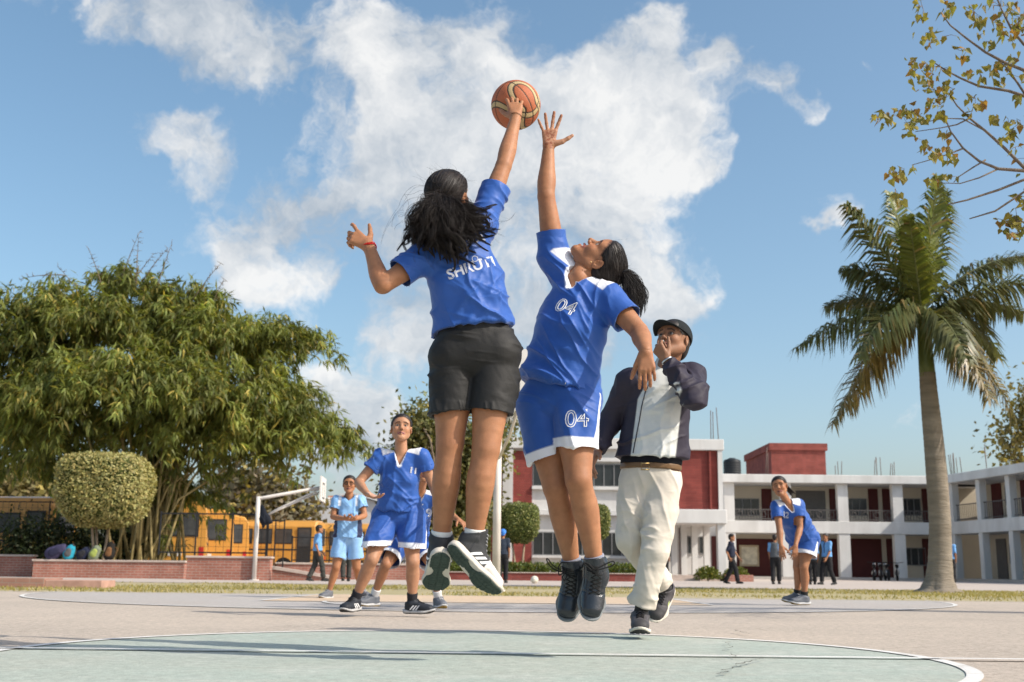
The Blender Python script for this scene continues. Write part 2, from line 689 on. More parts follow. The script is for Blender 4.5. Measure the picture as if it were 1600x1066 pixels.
def text_mesh(s, size, outline=0.0, shear=0.0, font_res=3, weight=0.0):
    cu = bpy.data.curves.new('txt', 'FONT')
    cu.body = s
    cu.size = size
    cu.align_x = 'CENTER'
    cu.align_y = 'CENTER'
    cu.shear = shear
    cu.resolution_u = font_res
    if outline:
        cu.fill_mode = 'NONE'
        cu.bevel_depth = outline
        cu.bevel_resolution = 0
    if weight:
        cu.offset = weight
    ob = bpy.data.objects.new('txt', cu)
    COL.objects.link(ob)
    dg = bpy.context.evaluated_depsgraph_get()
    me = bpy.data.meshes.new_from_object(ob.evaluated_get(dg))
    V = np.array([v.co[:] for v in me.vertices])
    F = [tuple(p.vertices) for p in me.polygons]
    bpy.data.objects.remove(ob)
    bpy.data.curves.remove(cu)
    bpy.data.meshes.remove(me)
    return V, F


def project(bvh, V2, o, ux, uy, n, lift=.002, reach=.6):
    """wrap flat art (u,v) onto a surface, looking along -n"""
    o, n = np.asarray(o, float), unit(n)
    out = []
    for (u, v, *w) in V2:
        p = o + np.asarray(ux) * u + np.asarray(uy) * v
        hit, nor, _, _ = bvh.ray_cast(Vector(p + n * reach), Vector(-n), reach * 2)
        if hit is None:
            q, nor, _, _ = bvh.find_nearest(Vector(p))
            hit = q
        out.append(np.array(hit) + np.array(nor) * (lift + (w[0] if w else 0)))
    return np.array(out)

# ------------------------------------------------------------------ the ground
def struct(o):
    o['kind'] = 'structure'
    return o


def concrete(name, c, speck=.22, stain=(.25, .22, .19), stain_amt=.35, rough=.9, sscale=.55, worn=None, worn_amt=0.0):
    m = bpy.data.materials.new(name)
    nt, N, L = nodes_of(m)
    b = N['Principled BSDF']
    b.inputs['Roughness'].default_value = rough
    b.inputs['Specular IOR Level'].default_value = .18
    tc = N.new('ShaderNodeTexCoord')
    co = tc.outputs['Object']

    def nz(scale, detail, rough_=.6):
        n = N.new('ShaderNodeTexNoise')
        n.inputs['Scale'].default_value = scale
        n.inputs['Detail'].default_value = detail
        n.inputs['Roughness'].default_value = rough_
        L.new(co, n.inputs['Vector'])
        return n.outputs[0]

    def mr(src, a, b_, c_, d):
        n = N.new('ShaderNodeMapRange')
        n.inputs['From Min'].default_value = a; n.inputs['From Max'].default_value = b_
        n.inputs['To Min'].default_value = c_; n.inputs['To Max'].default_value = d
        L.new(src, n.inputs['Value'])
        return n.outputs[0]

    def mixc(fac, A, B):
        n = N.new('ShaderNodeMix'); n.data_type = 'RGBA'
        L.new(fac, n.inputs['Factor'])
        for k, v in (('A', A), ('B', B)):
            if isinstance(v, tuple):
                n.inputs[k].default_value = (*v, 1)
            else:
                L.new(v, n.inputs[k])
        return n.outputs['Result']
    col = mixc(mr(nz(sscale, 7), .42, .75, 0, stain_amt), c, stain)
    col = mixc(mr(nz(5.0, 6, .7), .5, .8, 0, stain_amt * .6), col, stain)
    col = mixc(mr(nz(1.3, 9, .68), .56, .62, 0, stain_amt * .45), col, stain)
    col = mixc(mr(nz(46, 2, .5), .66, .72, 0, .5), col, tuple(k * .45 for k in stain))
    if worn is not None:
        col = mixc(mr(nz(2.3, 8, .72), .50, .66, 0, worn_amt), col, worn)
    sc = N.new('ShaderNodeVectorMath'); sc.operation = 'SCALE'
    L.new(col, sc.inputs[0])
    sm = N.new('ShaderNodeMath'); sm.operation = 'MULTIPLY'
    L.new(mr(nz(120, 3, .8), .25, .75, 1 - speck, 1 + speck), sm.inputs[0])
    L.new(mr(nz(22, 5, .75), .3, .7, 1 - speck * .85, 1 + speck * .75), sm.inputs[1])
    L.new(sm.outputs[0], sc.inputs['Scale'])
    L.new(sc.outputs[0], b.inputs['Base Color'])
    bp = N.new('ShaderNodeBump'); bp.inputs['Distance'].default_value = .004
    L.new(nz(90, 4, .75), bp.inputs['Height']); L.new(bp.outputs[0], b.inputs['Normal'])
    return m


def sheet(name, pts, z, m, kind='structure'):
    o = mesh_np(name, [(x, y, z) for x, y in pts], [tuple(range(len(pts)))], m, smooth=False)
    o['kind'] = kind
    return o


M_CONC = concrete('court_concrete', (.50, .425, .35), .32, (.33, .285, .24), .5)
M_BLUEGREY = concrete('court_bluegrey', (.43, .40, .375), .22, (.43, .375, .315), .6)
M_PEACH = concrete('court_peach', (.60, .45, .31), .10, (.50, .42, .35), .5)
M_GREEN = concrete('court_green', (.385, .435, .38), .24, (.42, .40, .335), .65, worn=(.47, .485, .43), worn_amt=.8)
M_LINE = concrete('line_paint', (.74, .73, .70), .06, (.55, .52, .47), .6, worn=(.45, .42, .37), worn_amt=.75)
M_PAVE = concrete('pavement', (.50, .43, .375), .12, (.38, .33, .29), .5)
M_DIRT = concrete('ground_dirt', (.40, .34, .24), .2, (.28, .27, .13), .7)
M_GRASSG = concrete('grass_ground', (.42, .35, .21), .25, (.30, .28, .12), .7)

ground = sheet('ground', [(-1500, -600), (1500, -600), (1500, 2400), (-1500, 2400)], 0, M_DIRT)
CY = 16.4
sheet('court', [(-30, -14), (30, -14), (30, CY + .25), (-30, CY - .1)], .004, M_CONC)
BK = np.array([-.25, 16.35])
def arcpts(c, r, a0, a1, n):
    return [(c[0] + r * math.cos(a), c[1] + r * math.sin(a)) for a in np.linspace(a0, a1, n)]
R3 = 6.1
sheet('three_point_zone', arcpts(BK, R3, math.pi, 2 * math.pi, 60), .008, M_BLUEGREY)
sheet('key_zone', [(-2.75, 12.9), (2.25, 12.95), (2.15, CY - .06), (-2.65, CY - .08)], .012, M_PEACH)
CC = np.array([-.17, 5.05])
sheet('centre_circle', arcpts(CC, 2.03, 0, 2 * math.pi, 120)[:-1], .008, M_GREEN)


def band(name, c, r0, r1, a0, a1, n, z=.016):
    A, B = arcpts(c, r0, a0, a1, n), arcpts(c, r1, a0, a1, n)
    V = [(x, y, z) for x, y in A + B]
    F = [(i, i + 1, n + i + 1, n + i) for i in range(n - 1)]
    o = mesh_np(name, V, [f[::-1] for f in F], M_LINE, smooth=False)
    o['kind'] = 'structure'
    return o


def line(name, p, q, w=.05, z=.016):
    p, q = np.array(p, float), np.array(q, float)
    d = (q - p) / np.linalg.norm(q - p)
    n = np.array([-d[1], d[0]]) * w / 2
    return sheet(name, [tuple(p - n), tuple(q - n), tuple(q + n), tuple(p + n)], z, M_LINE)


band('court_line', CC, 1.985, 2.045, 0, 2 * math.pi, 140, .012)
line('court_line', (-9.5, 5.02 + .24), (9.5, 5.02 - .02), .055, .016)
band('court_line', BK, R3 - .05, R3, math.pi, 2 * math.pi, 80, .012)
line('court_line', (-2.75, 12.9), (-2.65, CY - .08), .05)
line('court_line', (2.25, 12.95), (2.15, CY - .06), .05)
line('court_line', (-2.75, 12.9), (2.25, 12.95), .05, .020)
band('court_line', (-.25, 12.92), 1.75, 1.80, math.pi, 2 * math.pi, 50)
line('court_line', (-12, CY - .16), (12, CY - .02), .05)
# crack across the green
mcr = mat('crack', (.10, .095, .08), .95, .1, .2)
rg = np.random.default_rng(5)
for pts in ([PZ(1122, 1063), PZ(1160, 1046), PZ(1195, 1036)], [PZ(1138, 1010), PZ(1142, 1016), PZ(1128, 1024), PZ(1150, 1035)], [PZ(1150, 990), PZ(1175, 998)]):
    V, F = [], []
    pts = np.array(pts)
    d = np.r_[0, np.cumsum(np.linalg.norm(np.diff(pts, axis=0), axis=1))]
    for t in np.linspace(0, d[-1], 26):
        q = np.array([np.interp(t, d, pts[:, 0]), np.interp(t, d, pts[:, 1])]) + rg.normal(size=2) * .012
        w = abs(rg.normal()) * .0035 + .0008
        V += [(q[0], q[1] - w * 2, .0225), (q[0], q[1] + w * 2, .0225)]
    for i in range(25):
        F.append((2 * i, 2 * i + 2, 2 * i + 3, 2 * i + 1))
    struct(mesh_np('crack', V, F, mcr, smooth=False))
sheet('grass_ground', [(-60, CY - .1), (60, CY + .4), (70, 27.2), (-70, 26.6)], .0035, M_GRASSG)
sheet('pavement', [(-90, 26.9), (90, 27.4), (110, 90), (-110, 90)], .0075, M_PAVE)

# grass blades on the strip
def grass_blades(n, xr, yr, hgt, name, label):
    rg = np.random.default_rng(3)
    x = rg.uniform(*xr, n); y = yr[0] + (yr[1] - yr[0]) * rg.random(n)
    dens = vnoise(np.stack([x * .5, y * .5, x * 0], 1))
    keep = dens + rg.random(n) * .5 > .72
    x, y = x[keep], y[keep]
    n = len(x)
    a = rg.uniform(0, 6.28, n); hh = hgt * rg.uniform(.5, 1.3, n); w = .010
    bx, by = np.cos(a) * w, np.sin(a) * w
    lx, ly = rg.normal(size=n) * hh * .5, rg.normal(size=n) * hh * .5
    V = np.stack([np.stack([x - bx, y - by, np.full(n, .003)], 1), np.stack([x + bx, y + by, np.full(n, .003)], 1), np.stack([x + lx, y + ly, hh], 1)], 1).reshape(-1, 3)
    F = np.arange(3 * n).reshape(-1, 3)
    t = rg.random(n)
    c = np.stack([.22 + .24 * t, .22 + .14 * t, .06 + .08 * t], 1)
    o = mesh_np(name, V, F, LEAF('grass_blade'), None, np.repeat(c, 3, 0), smooth=False)
    tag(o, label, 'grass', kind='stuff')


def LEAF(name, trans=.35, rough=.5, spec=.3):
    if name in MATS:
        return MATS[name]
    m = bpy.data.materials.new(name)
    nt, N, L = nodes_of(m)
    b = N['Principled BSDF']
    b.inputs['Roughness'].default_value = rough
    b.inputs['Specular IOR Level'].default_value = spec
    at = N.new('ShaderNodeAttribute'); at.attribute_name = 'Col'
    L.new(at.outputs['Color'], b.inputs['Base Color'])
    tr = N.new('ShaderNodeBsdfTranslucent')
    sc = N.new('ShaderNodeVectorMath'); sc.operation = 'MULTIPLY'
    L.new(at.outputs['Color'], sc.inputs[0]); sc.inputs[1].default_value = (1.25, 1.2, .55)
    L.new(sc.outputs[0], tr.inputs['Color'])
    mx = N.new('ShaderNodeMixShader'); mx.inputs[0].default_value = trans
    L.new(b.outputs[0], mx.inputs[1]); L.new(tr.outputs[0], mx.inputs[2])
    L.new(mx.outputs[0], N['Material Output'].inputs['Surface'])
    MATS[name] = m
    return m


grass_blades(60000, (-22, 22), (CY + .2, 26.9), .045, 'grass', 'short dry yellow-green grass in the strip beyond the court')


# ------------------------------------------------------------------ vegetation
def leaves_mesh(C, Dn, Up, L, W, shape='lance', bend=.15, rg=None):
    """C centres(bases) (n,3), Dn direction (n,3), Up side reference (n,3), L lengths, W widths"""
    n = len(C)
    d = Dn / (np.linalg.norm(Dn, axis=1, keepdims=True) + 1e-9)
    s = np.cross(d, Up); s /= np.linalg.norm(s, axis=1, keepdims=True) + 1e-9
    nn = np.cross(s, d)
    L, W = L[:, None], W[:, None]
    if shape == 'lance':
        P0 = C
        P1 = C + d * L * .38 + s * W * .5 + nn * L * .03
        P2 = C + d * L * .38 - s * W * .5 + nn * L * .03
        P3 = C + d * L - nn * L * bend
        V = np.stack([P0, P1, P3, P2], 1).reshape(-1, 3)
        F = np.arange(4 * n).reshape(-1, 4)
        return V, F, 4
    if shape == 'heart':
        P0 = C + d * L * .08
        A = C - d * L * .02 + s * W * .3
        B = C + d * L * .28 + s * W * .5 + nn * W * .10
        T = C + d * L - nn * L * bend
        B2 = C + d * L * .28 - s * W * .5 + nn * W * .10
        A2 = C - d * L * .02 - s * W * .3
        V = np.stack([P0, A, B, T, B2, A2], 1).reshape(-1, 3)
        i = np.arange(n)[:, None] * 6
        F = np.concatenate([i + np.array([[0, 1, 2, 3]]), i + np.array([[0, 3, 4, 5]])])
        return V, F, 6
    # oval
    P0 = C; P1 = C + d * L * .5 + s * W * .5; P2 = C + d * L; P3 = C + d * L * .5 - s * W * .5
    return np.stack([P0, P1, P2, P3], 1).reshape(-1, 3), np.arange(4 * n).reshape(-1, 4), 4


def rand_dirs(rg, n):
    v = rg.normal(size=(n, 3))
    return v / np.linalg.norm(v, axis=1, keepdims=True)


def leaf_colors(rg, n, k, base, var=.35, dry=.06, dryc=(.34, .27, .08)):
    t = rg.random(n)
    c = np.array(base)[None] * (1 - var + 2 * var * t)[:, None]
    c[:, 0] *= 1 + .25 * (rg.random(n) - .3)
    m = rg.random(n) < dry
    c[m] = np.array(dryc) * rg.uniform(.6, 1.2, (m.sum(), 1))
    return np.repeat(c, k, 0)


def blob_tree(name, label, base, lobes, n, leaf=(.16, .07), color=(.07, .10, .03), trunk_r=.25, seed=0, group=None, trunk_h=None, dry=.05, shape='oval', branches=True, cat='tree', clump=10):
    """tree with tapered trunk, limbs to every lobe and leaf clumps scattered through the lobes"""
    rg = np.random.default_rng(seed)
    B = np.array(base, float)
    root = empty(name, B, label, cat, group)
    mb = MB()
    top = np.array([np.mean([l[0] for l in lobes]), np.mean([l[1] for l in lobes]), min(l[2] for l in lobes)])
    fork = B + (top - B) * np.array([.3, .3, .75])
    mb.tube([B - np.array([0, 0, .1]), B + (fork - B) * .15, B + (fork - B) * .5 + rg.normal(size=3) * trunk_r * .3, fork], [trunk_r * 1.35, trunk_r, trunk_r * .85, trunk_r * .7], 9)
    for l in lobes:
        c = np.array(l[:3])
        mid = (fork + c) / 2 + rg.normal(size=3) * .15 * np.linalg.norm(c - fork) + np.array([0, 0, .1])
        mb.tube([fork, mid, c, c + rand_dirs(rg, 1)[0] * l[3] * .5], [trunk_r * .55, trunk_r * .35, trunk_r * .16, trunk_r * .05], 6)
        for k in range(4):
            e = c + rand_dirs(rg, 1)[0] * np.array([l[3], l[3], l[4]]) * .85
            mb.tube([c * .7 + mid * .3, (c + e) / 2, e], [trunk_r * .15, trunk_r * .09, trunk_r * .03], 5)
    mb.build('trunk', mat('bark', (.20, .155, .11), .9, .15, .3, vscale=9, bump=.02, bscale=22, stretch=(1, 1, .3)), root, True, world=True)
    w = np.array([l[3] ** 2 * l[4] for l in lobes]) ** .7
    nc = n // clump
    idx = rg.choice(len(lobes), nc, p=w / w.sum())
    Lb = np.array(lobes)[idx]
    d = rand_dirs(rg, nc)
    r = rg.random(nc) ** .45
    cc = Lb[:, :3] + d * r[:, None] * np.stack([Lb[:, 3], Lb[:, 3], Lb[:, 4]], 1) * (1 + .25 * rg.normal(size=(nc, 1)))
    C = np.repeat(cc, clump, 0) + rg.normal(size=(nc * clump, 3)) * leaf[0] * 1.5
    dn = np.repeat(d, clump, 0) * .5 + rand_dirs(rg, nc * clump) + np.array([0, 0, -.25])
    up = np.repeat(d, clump, 0) + np.array([0, 0, .4]) + rand_dirs(rg, nc * clump) * .8
    sz = rg.uniform(.6, 1.3, nc * clump)
    V, F, k = leaves_mesh(C, dn, up, sz * leaf[0], sz * leaf[1], shape)
    tone = np.repeat(rg.uniform(.7, 1.25, nc), clump * k)[:, None]
    o = mesh_np('crown', V, F, LEAF('leaf'), root, leaf_colors(rg, nc * clump, k, color, dry=dry) * tone, smooth=False)
    return root


def bamboo():
    rg = np.random.default_rng(21)
    D = 41.0
    B = P(232, 880, D); B[2] = 0
    root = empty('bamboo_clump', B, 'huge spreading bamboo clump rising from the brick planter', 'tree')
    # lobes of foliage given by direction, at the clump's own distance
    lob = [(75, 490, -1, 2.0, 1.1), (30, 560, -1.5, 2.3, 1.5), (150, 520, -1, 2.3, 1.5), (240, 500, 0, 2.4, 1.3), (330, 540, -.5, 2.2, 1.4), (420, 525, 0, 1.5, .7), (470, 530, .5, .9, .8),
           (110, 610, -3, 2.4, 1.4), (220, 600, -3, 2.6, 1.6), (330, 620, -2.5, 2.3, 1.5), (420, 620, -1, 1.9, 1.3), (470, 655, -1, 1.6, .8), (515, 680, -.5, 1.0, .5), (20, 645, -2, 2.0, 1.1),
           (90, 665, 0, 2.2, .9), (280, 680, -1, 2.2, 1.1), (390, 675, -1.5, 1.8, .9), (245, 760, 0, .8, 1.4), (200, 440, 0, 1.3, .6), (100, 450, 0, .8, .5), (300, 470, 0, 1.3, .7), (-40, 620, 0, 2.4, 2.0), (548, 700, 0, .6, .3), (230, 830, .5, .55, .8), (195, 765, .3, .8, 1.2), (290, 765, .3, .8, .9), (240, 800, -.3, .7, 1.1), (60, 720, .5, 1.4, .5)]
    L = []
    for x, y, dd, rx, rz in lob:
        p = P(x, y, D + (dd + 1.2) * .8)
        L.append((*p, rx, rz))
    L = np.array(L)
    # culms
    mb = MB()
    for i in range(46):
        l = L[i % len(L)]
        b0 = B + np.array([rg.normal() * .55, rg.normal() * .5, 0])
        tip = l[:3] + np.array([0, 0, l[4] * .6])
        m1 = b0 + (tip - b0) * np.array([.18, .18, .55]) + rg.normal(size=3) * .15
        m2 = b0 + (tip - b0) * np.array([.5, .5, .92]) + rg.normal(size=3) * .2
        MB().tube([b0, (b0 + m1) / 2, m1, m2, tip], [.055, .05, .045, .03, .012], 6).build('culm', mat('bamboo_culm', (.33, .26, .11), .6, .3, .35, vscale=7, stretch=(1, 1, .5)), root, True, world=True)
    for (x0, y0, x1, y1) in ((180, 460, 218, 366), (212, 450, 216, 375), (222, 440, 262, 392), (245, 450, 268, 385), (160, 450, 138, 392), (300, 470, 345, 415), (130, 470, 90, 420), (100, 430, 30, 440), (330, 480, 350, 440), (200, 455, 240, 400)):
        mb = MB()   # leafless tip
        a, b = P(x0, y0, D), P(x1, y1, D)
        pts = [a + (b - a) * t + np.array([0, 0, .25 * math.sin(t * 2.4)]) * .5 for t in np.linspace(0, 1, 6)]
        mb.tube(pts, [.022, .019, .016, .013, .01, .006], 5)
        for t in np.linspace(.3, 1, 8):
            i_ = min(int(t * 5), 4); q = pts[i_] + (pts[i_ + 1] - pts[i_]) * (t * 5 - i_)
            for k in range(2):
                e = rand_dirs(rg, 1)[0] * .18
                mb.tube([q, q + e], [.012, .004], 4)
        mb.build('bare_tip', mat('twig', (.16, .12, .08), .8), root, True, world=True)
    # fans of hanging leaves at the twig ends, grouped in boughs
    nb = 1250
    w = (L[:, 3] ** 2 * L[:, 4]) ** .72
    idx = rg.choice(len(L), nb, p=w / w.sum())
    l = L[idx]
    d = rand_dirs(rg, nb)
    d[:, 2] = np.abs(d[:, 2]) * np.where(rg.random(nb) < .75, 1, -1)
    r = rg.random(nb) ** .28
    bc = l[:, :3] + d * r[:, None] * np.stack([l[:, 3], l[:, 3], l[:, 4]], 1) * rg.uniform(.85, 1.22, (nb, 1))
    bout = d * np.array([1, 1, .3]); bout /= np.linalg.norm(bout, axis=1, keepdims=True) + 1e-9
    nf = 11                                     # fans per bough, strung along a drooping twig
    ns = nb * nf
    tb = rg.random(ns)
    bl = np.repeat(rg.uniform(.7, 1.9, nb), nf)
    c = np.repeat(bc, nf, 0) + np.repeat(bout, nf, 0) * ((tb - .45) * bl)[:, None] + np.array([0, 0, -1.0]) * (tb ** 2 * bl * .6)[:, None] + rg.normal(size=(ns, 3)) * .17
    c[:, 2] = np.maximum(c[:, 2], .9)
    out = np.repeat(bout, nf, 0) + rand_dirs(rg, ns) * .8
    out /= np.linalg.norm(out, axis=1, keepdims=True)
    k = 8
    rep = lambda a: np.repeat(a, k, 0)
    dn = rep(out) * .7 + rand_dirs(rg, ns * k) * .75 + np.array([0, 0, -.75])
    up = np.tile(np.array([0, 0, 1.0]), (ns * k, 1)) + rand_dirs(rg, ns * k) * .6
    sz = rg.uniform(.65, 1.3, ns * k)
    V, F, kk = leaves_mesh(rep(c) + rg.normal(size=(ns * k, 3)) * .04, dn, up, sz * .42, sz * .070, 'lance', .18)
    tone = np.repeat(np.repeat(rg.uniform(.58, 1.45, nb), nf) * rg.uniform(.8, 1.2, ns), k * kk)[:, None]
    col = leaf_colors(rg, ns * k, kk, (.185, .218, .058), .3, .09, (.42, .34, .09)) * tone
    mesh_np('crown', V, F, LEAF('bamboo_leaf', .45), root, col, smooth=False)


def topiary(px0, px1, py0, py1, D, base_py, name_label, n=9000, leaf=.055, seed=1, color=(.16, .17, .05), forks=3, group=None, base_z=0.0):
    rg = np.random.default_rng(seed)
    a, b = P(px0, (py0 + py1) / 2, D), P(px1, (py0 + py1) / 2, D)
    zt, zb = P((px0 + px1) / 2, py0, D)[2], P((px0 + px1) / 2, py1, D)[2]
    cx = (a[0] + b[0]) / 2
    rx, rz = (b[0] - a[0]) / 2, (zt - zb) / 2
    c = np.array([cx, D, (zt + zb) / 2])
    root = empty('topiary_tree', (cx, D, base_z), name_label, 'topiary', group)
    mb = MB()
    for i in range(forks):
        e = c + np.array([rg.uniform(-.5, .5) * rx, rg.uniform(-.4, .4) * rx, -rz * .5])
        p0 = np.array([cx + rg.normal() * .02, D + rg.normal() * .02, base_z])
        mb.tube([p0, p0 * np.array([.5, .5, .6]) + np.array([e[0] * .5, e[1] * .5, zb * .4]), e], [.075, .05, .03], 7)
    mb.build('trunk', mat('topiary_bark', (.30, .23, .16), .9, .15, .3, bump=.01, bscale=30), root, True, world=True)
    def surf(n, shrink=1.0):
        d = rand_dirs(rg, n)
        e = 4.2
        k = (np.abs(d[:, 0]) ** e + np.abs(d[:, 1]) ** e + np.abs(d[:, 2]) ** e) ** (-1 / e)
        bump = 1 + .045 * (vnoise(d * 4 + seed) - .5) * 2
        q = d * (k * bump * shrink)[:, None]
        low = np.clip(-q[:, 2], 0, 1)
        q[:, :2] *= (1 - .30 * low ** 2)[:, None]
        return q * np.array([rx, rx * .9, rz]) + c, d
    q, d = surf(n)
    q -= d * (rg.random(n) ** 2 * .12)[:, None]
    dn = d * .25 + rand_dirs(rg, n)
    V, F, k = leaves_mesh(q, dn, d + rand_dirs(rg, n) * .45, rg.uniform(.7, 1.3, n) * leaf * 1.3, rg.uniform(.7, 1.2, n) * leaf, 'oval')
    mesh_np('crown', V, F, LEAF('topiary_leaf', .25), root, leaf_colors(rg, n, k, color, .35, .08, (.36, .33, .12)), smooth=False)
    # added solid core, inner shade put into its dark colour; no light shines through
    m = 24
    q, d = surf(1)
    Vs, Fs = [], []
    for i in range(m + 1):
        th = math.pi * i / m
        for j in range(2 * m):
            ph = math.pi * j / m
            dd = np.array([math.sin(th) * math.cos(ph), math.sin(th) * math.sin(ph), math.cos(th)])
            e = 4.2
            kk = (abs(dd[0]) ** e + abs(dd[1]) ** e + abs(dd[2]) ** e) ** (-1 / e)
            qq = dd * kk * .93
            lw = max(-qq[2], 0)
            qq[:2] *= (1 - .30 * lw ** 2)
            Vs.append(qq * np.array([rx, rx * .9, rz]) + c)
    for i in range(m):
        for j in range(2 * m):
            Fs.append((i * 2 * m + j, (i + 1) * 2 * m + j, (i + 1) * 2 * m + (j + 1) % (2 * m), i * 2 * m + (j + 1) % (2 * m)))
    mesh_np('inner_shade_core', Vs, Fs, mat('inner_shade', (.07, .085, .025), .9, .1, .5, vscale=20, bump=.05, bscale=25), root, smooth=True)
    return root


def palm():
    rg = np.random.default_rng(8)
    D = 24.5
    B = P(1467, 926, D); B[2] = 0
    root = empty('palm_tree', B, 'royal palm with swollen grey trunk base at the grass edge', 'tree')
    st = [(1467, 926, .56), (1467, 919, .36), (1468, 904, .29), (1469, 875, .245), (1469, 820, .225), (1465, 760, .222), (1460, 700, .212), (1455, 650, .198), (1451, 610, .182), (1449, 583, .172)]
    prof = []
    for x, y, r in st:
        p = P(x, y, D)
        prof.append((p, r))
    prof[0][0][2] = -.02
    m = 24
    Vs, Fs = [], []
    zz = np.linspace(0, 1, 90)
    pz = np.array([p[0] for p in prof]); prr = np.array([p[1] for p in prof])
    dz = np.r_[0, np.cumsum(np.linalg.norm(np.diff(pz, axis=0), axis=1))]; dz /= dz[-1]
    for i, t in enumerate(zz):
        c = np.array([np.interp(t, dz, pz[:, k]) for k in range(3)])
        r = np.interp(t, dz, prr) * (1 + .012 * math.sin(t * 210) + .015 * (rg.random() - .5))
        for j in range(m):
            a = 2 * math.pi * j / m
            rr = r * (1 + (.10 * math.sin(a * 7 + 1) + .06 * math.sin(a * 13)) * max(0, 1 - t * 9))
            Vs.append(c + np.array([math.cos(a), math.sin(a), 0]) * rr)
    for i in range(len(zz) - 1):
        for j in range(m):
            Fs.append((i * m + j, i * m + (j + 1) % m, (i + 1) * m + (j + 1) % m, (i + 1) * m + j))
    mesh_np('trunk', Vs, Fs, mat('palm_bark', (.25, .215, .17), .9, .15, .22, vscale=5, bump=.02, bscale=16, stretch=(.4, .4, 2.2), var2=.5, v2scale=.8, tint2=(.15, .12, .085)), root)
    T = P(1441, 490, D)
    S0 = P(1449, 585, D)
    MB().tube([S0 - np.array([0, 0, .05]), S0 + (T - S0) * .2, S0 + (T - S0) * .7, T + np.array([0, 0, .25])], [.172, .165, .14, .08], 18).build('crownshaft', mat('crownshaft', (.10, .13, .04), .45, .4, .2, vscale=6, stretch=(1, 1, .3)), root, True, world=True)
    # fronds: tip pixel, arch height, depth of tip
    tips = [((1243, 545), .55, -.4), ((1300, 665), .75, -.6), ((1340, 560), .9, -1.6), ((1318, 420), .5, .5), ((1322, 320), .45, -.5), ((1390, 300), .3, .8), ((1465, 275), .2, -.6), ((1478, 300), .3, .6),
            ((1600, 400), .5, .4), ((1640, 445), .55, -.5), ((1600, 490), .55, .9), ((1585, 650), .95, -.5), ((1548, 625), .9, -1.4), ((1510, 560), .8, -1.9), ((1420, 340), .3, -1.2), ((1560, 560), .8, 1.5), ((1290, 480), .6, 1.5), ((1330, 640), .9, 1.2)]
    bt = None
    for i, (tp, arch, dd) in enumerate(tips):
        tip = P(tp[0], tp[1], D + dd)
        b0 = T + np.array([0, 0, -.25 + .3 * rg.random()])
        mid = (b0 + tip) / 2 + np.array([0, 0, arch * 1.15])
        t = np.linspace(0, 1, 15)[:, None]
        cur = (1 - t) ** 2 * b0 + 2 * t * (1 - t) * mid + t ** 2 * tip
        fr_ = empty('frond', (0, 0, 0)); COL.objects.unlink(fr_); bpy.data.objects.remove(fr_)
        mb = MB().tube(list(cur), list(np.linspace(.035, .006, 15)), 6)
        rachis = mb.build('frond', mat('rachis', (.16, .17, .06), .5, .3, .2), root, True, world=True)
        n = 120
        tt = np.repeat(np.linspace(.10, .99, n), 2)
        pos = np.stack([np.interp(tt, t[:, 0], cur[:, k]) for k in range(3)], 1)
        tan = np.stack([np.interp(tt, t[:, 0], np.gradient(cur[:, k], t[:, 0])) for k in range(3)], 1)
        tan /= np.linalg.norm(tan, axis=1, keepdims=True)
        side = np.cross(tan, np.array([0, 0, 1.0])); side /= np.linalg.norm(side, axis=1, keepdims=True) + 1e-6
        sg = np.where(np.arange(2 * n) % 2 == 0, 1, -1)[:, None]
        ph = rg.uniform(-1.1, 1.0, (2 * n, 1))
        nrm = np.cross(side, tan)
        dn = side * sg * (.72) + tan * .62 + nrm * ph * .6 + np.array([0, 0, -.12])
        Ls = (.30 + .52 * np.sin(np.clip(tt * 1.12, 0, 1) * math.pi) ** .7) * rg.uniform(.8, 1.1, 2 * n)
        # leaflet as two-segment drooping blade
        dn /= np.linalg.norm(dn, axis=1, keepdims=True)
        w = .044
        s2 = np.cross(dn, nrm); s2 /= np.linalg.norm(s2, axis=1, keepdims=True) + 1e-6
        a0 = pos; m1 = pos + dn * (Ls * .5)[:, None]; e1 = m1 + (dn * .8 + np.array([0, 0, -.95])) * (Ls * .5)[:, None]
        V = np.stack([a0 + s2 * w * .4, a0 - s2 * w * .4, m1 + s2 * w * .6, m1 - s2 * w * .6, e1], 1).reshape(-1, 3)
        q = np.arange(2 * n)[:, None] * 5
        F = [tuple(x) for x in (q + np.array([[0, 1, 3, 2]])).tolist()] + [tuple(x) for x in (q + np.array([[2, 3, 4]])).tolist()]
        old = (tp[1] > 600)
        base = np.array((.112, .128, .045)) if not old else np.array((.18, .15, .055))
        if i in (5, 6, 14):
            base = np.array((.15, .18, .04))
        c = leaf_colors(rg, 2 * n, 5, base, .3, .05 if not old else .3, (.30, .22, .09))
        o = mesh_np('leaflets', V, F, LEAF('palm_leaf', .30, .38, .45), rachis, c, smooth=False)
    # young spear
    return root


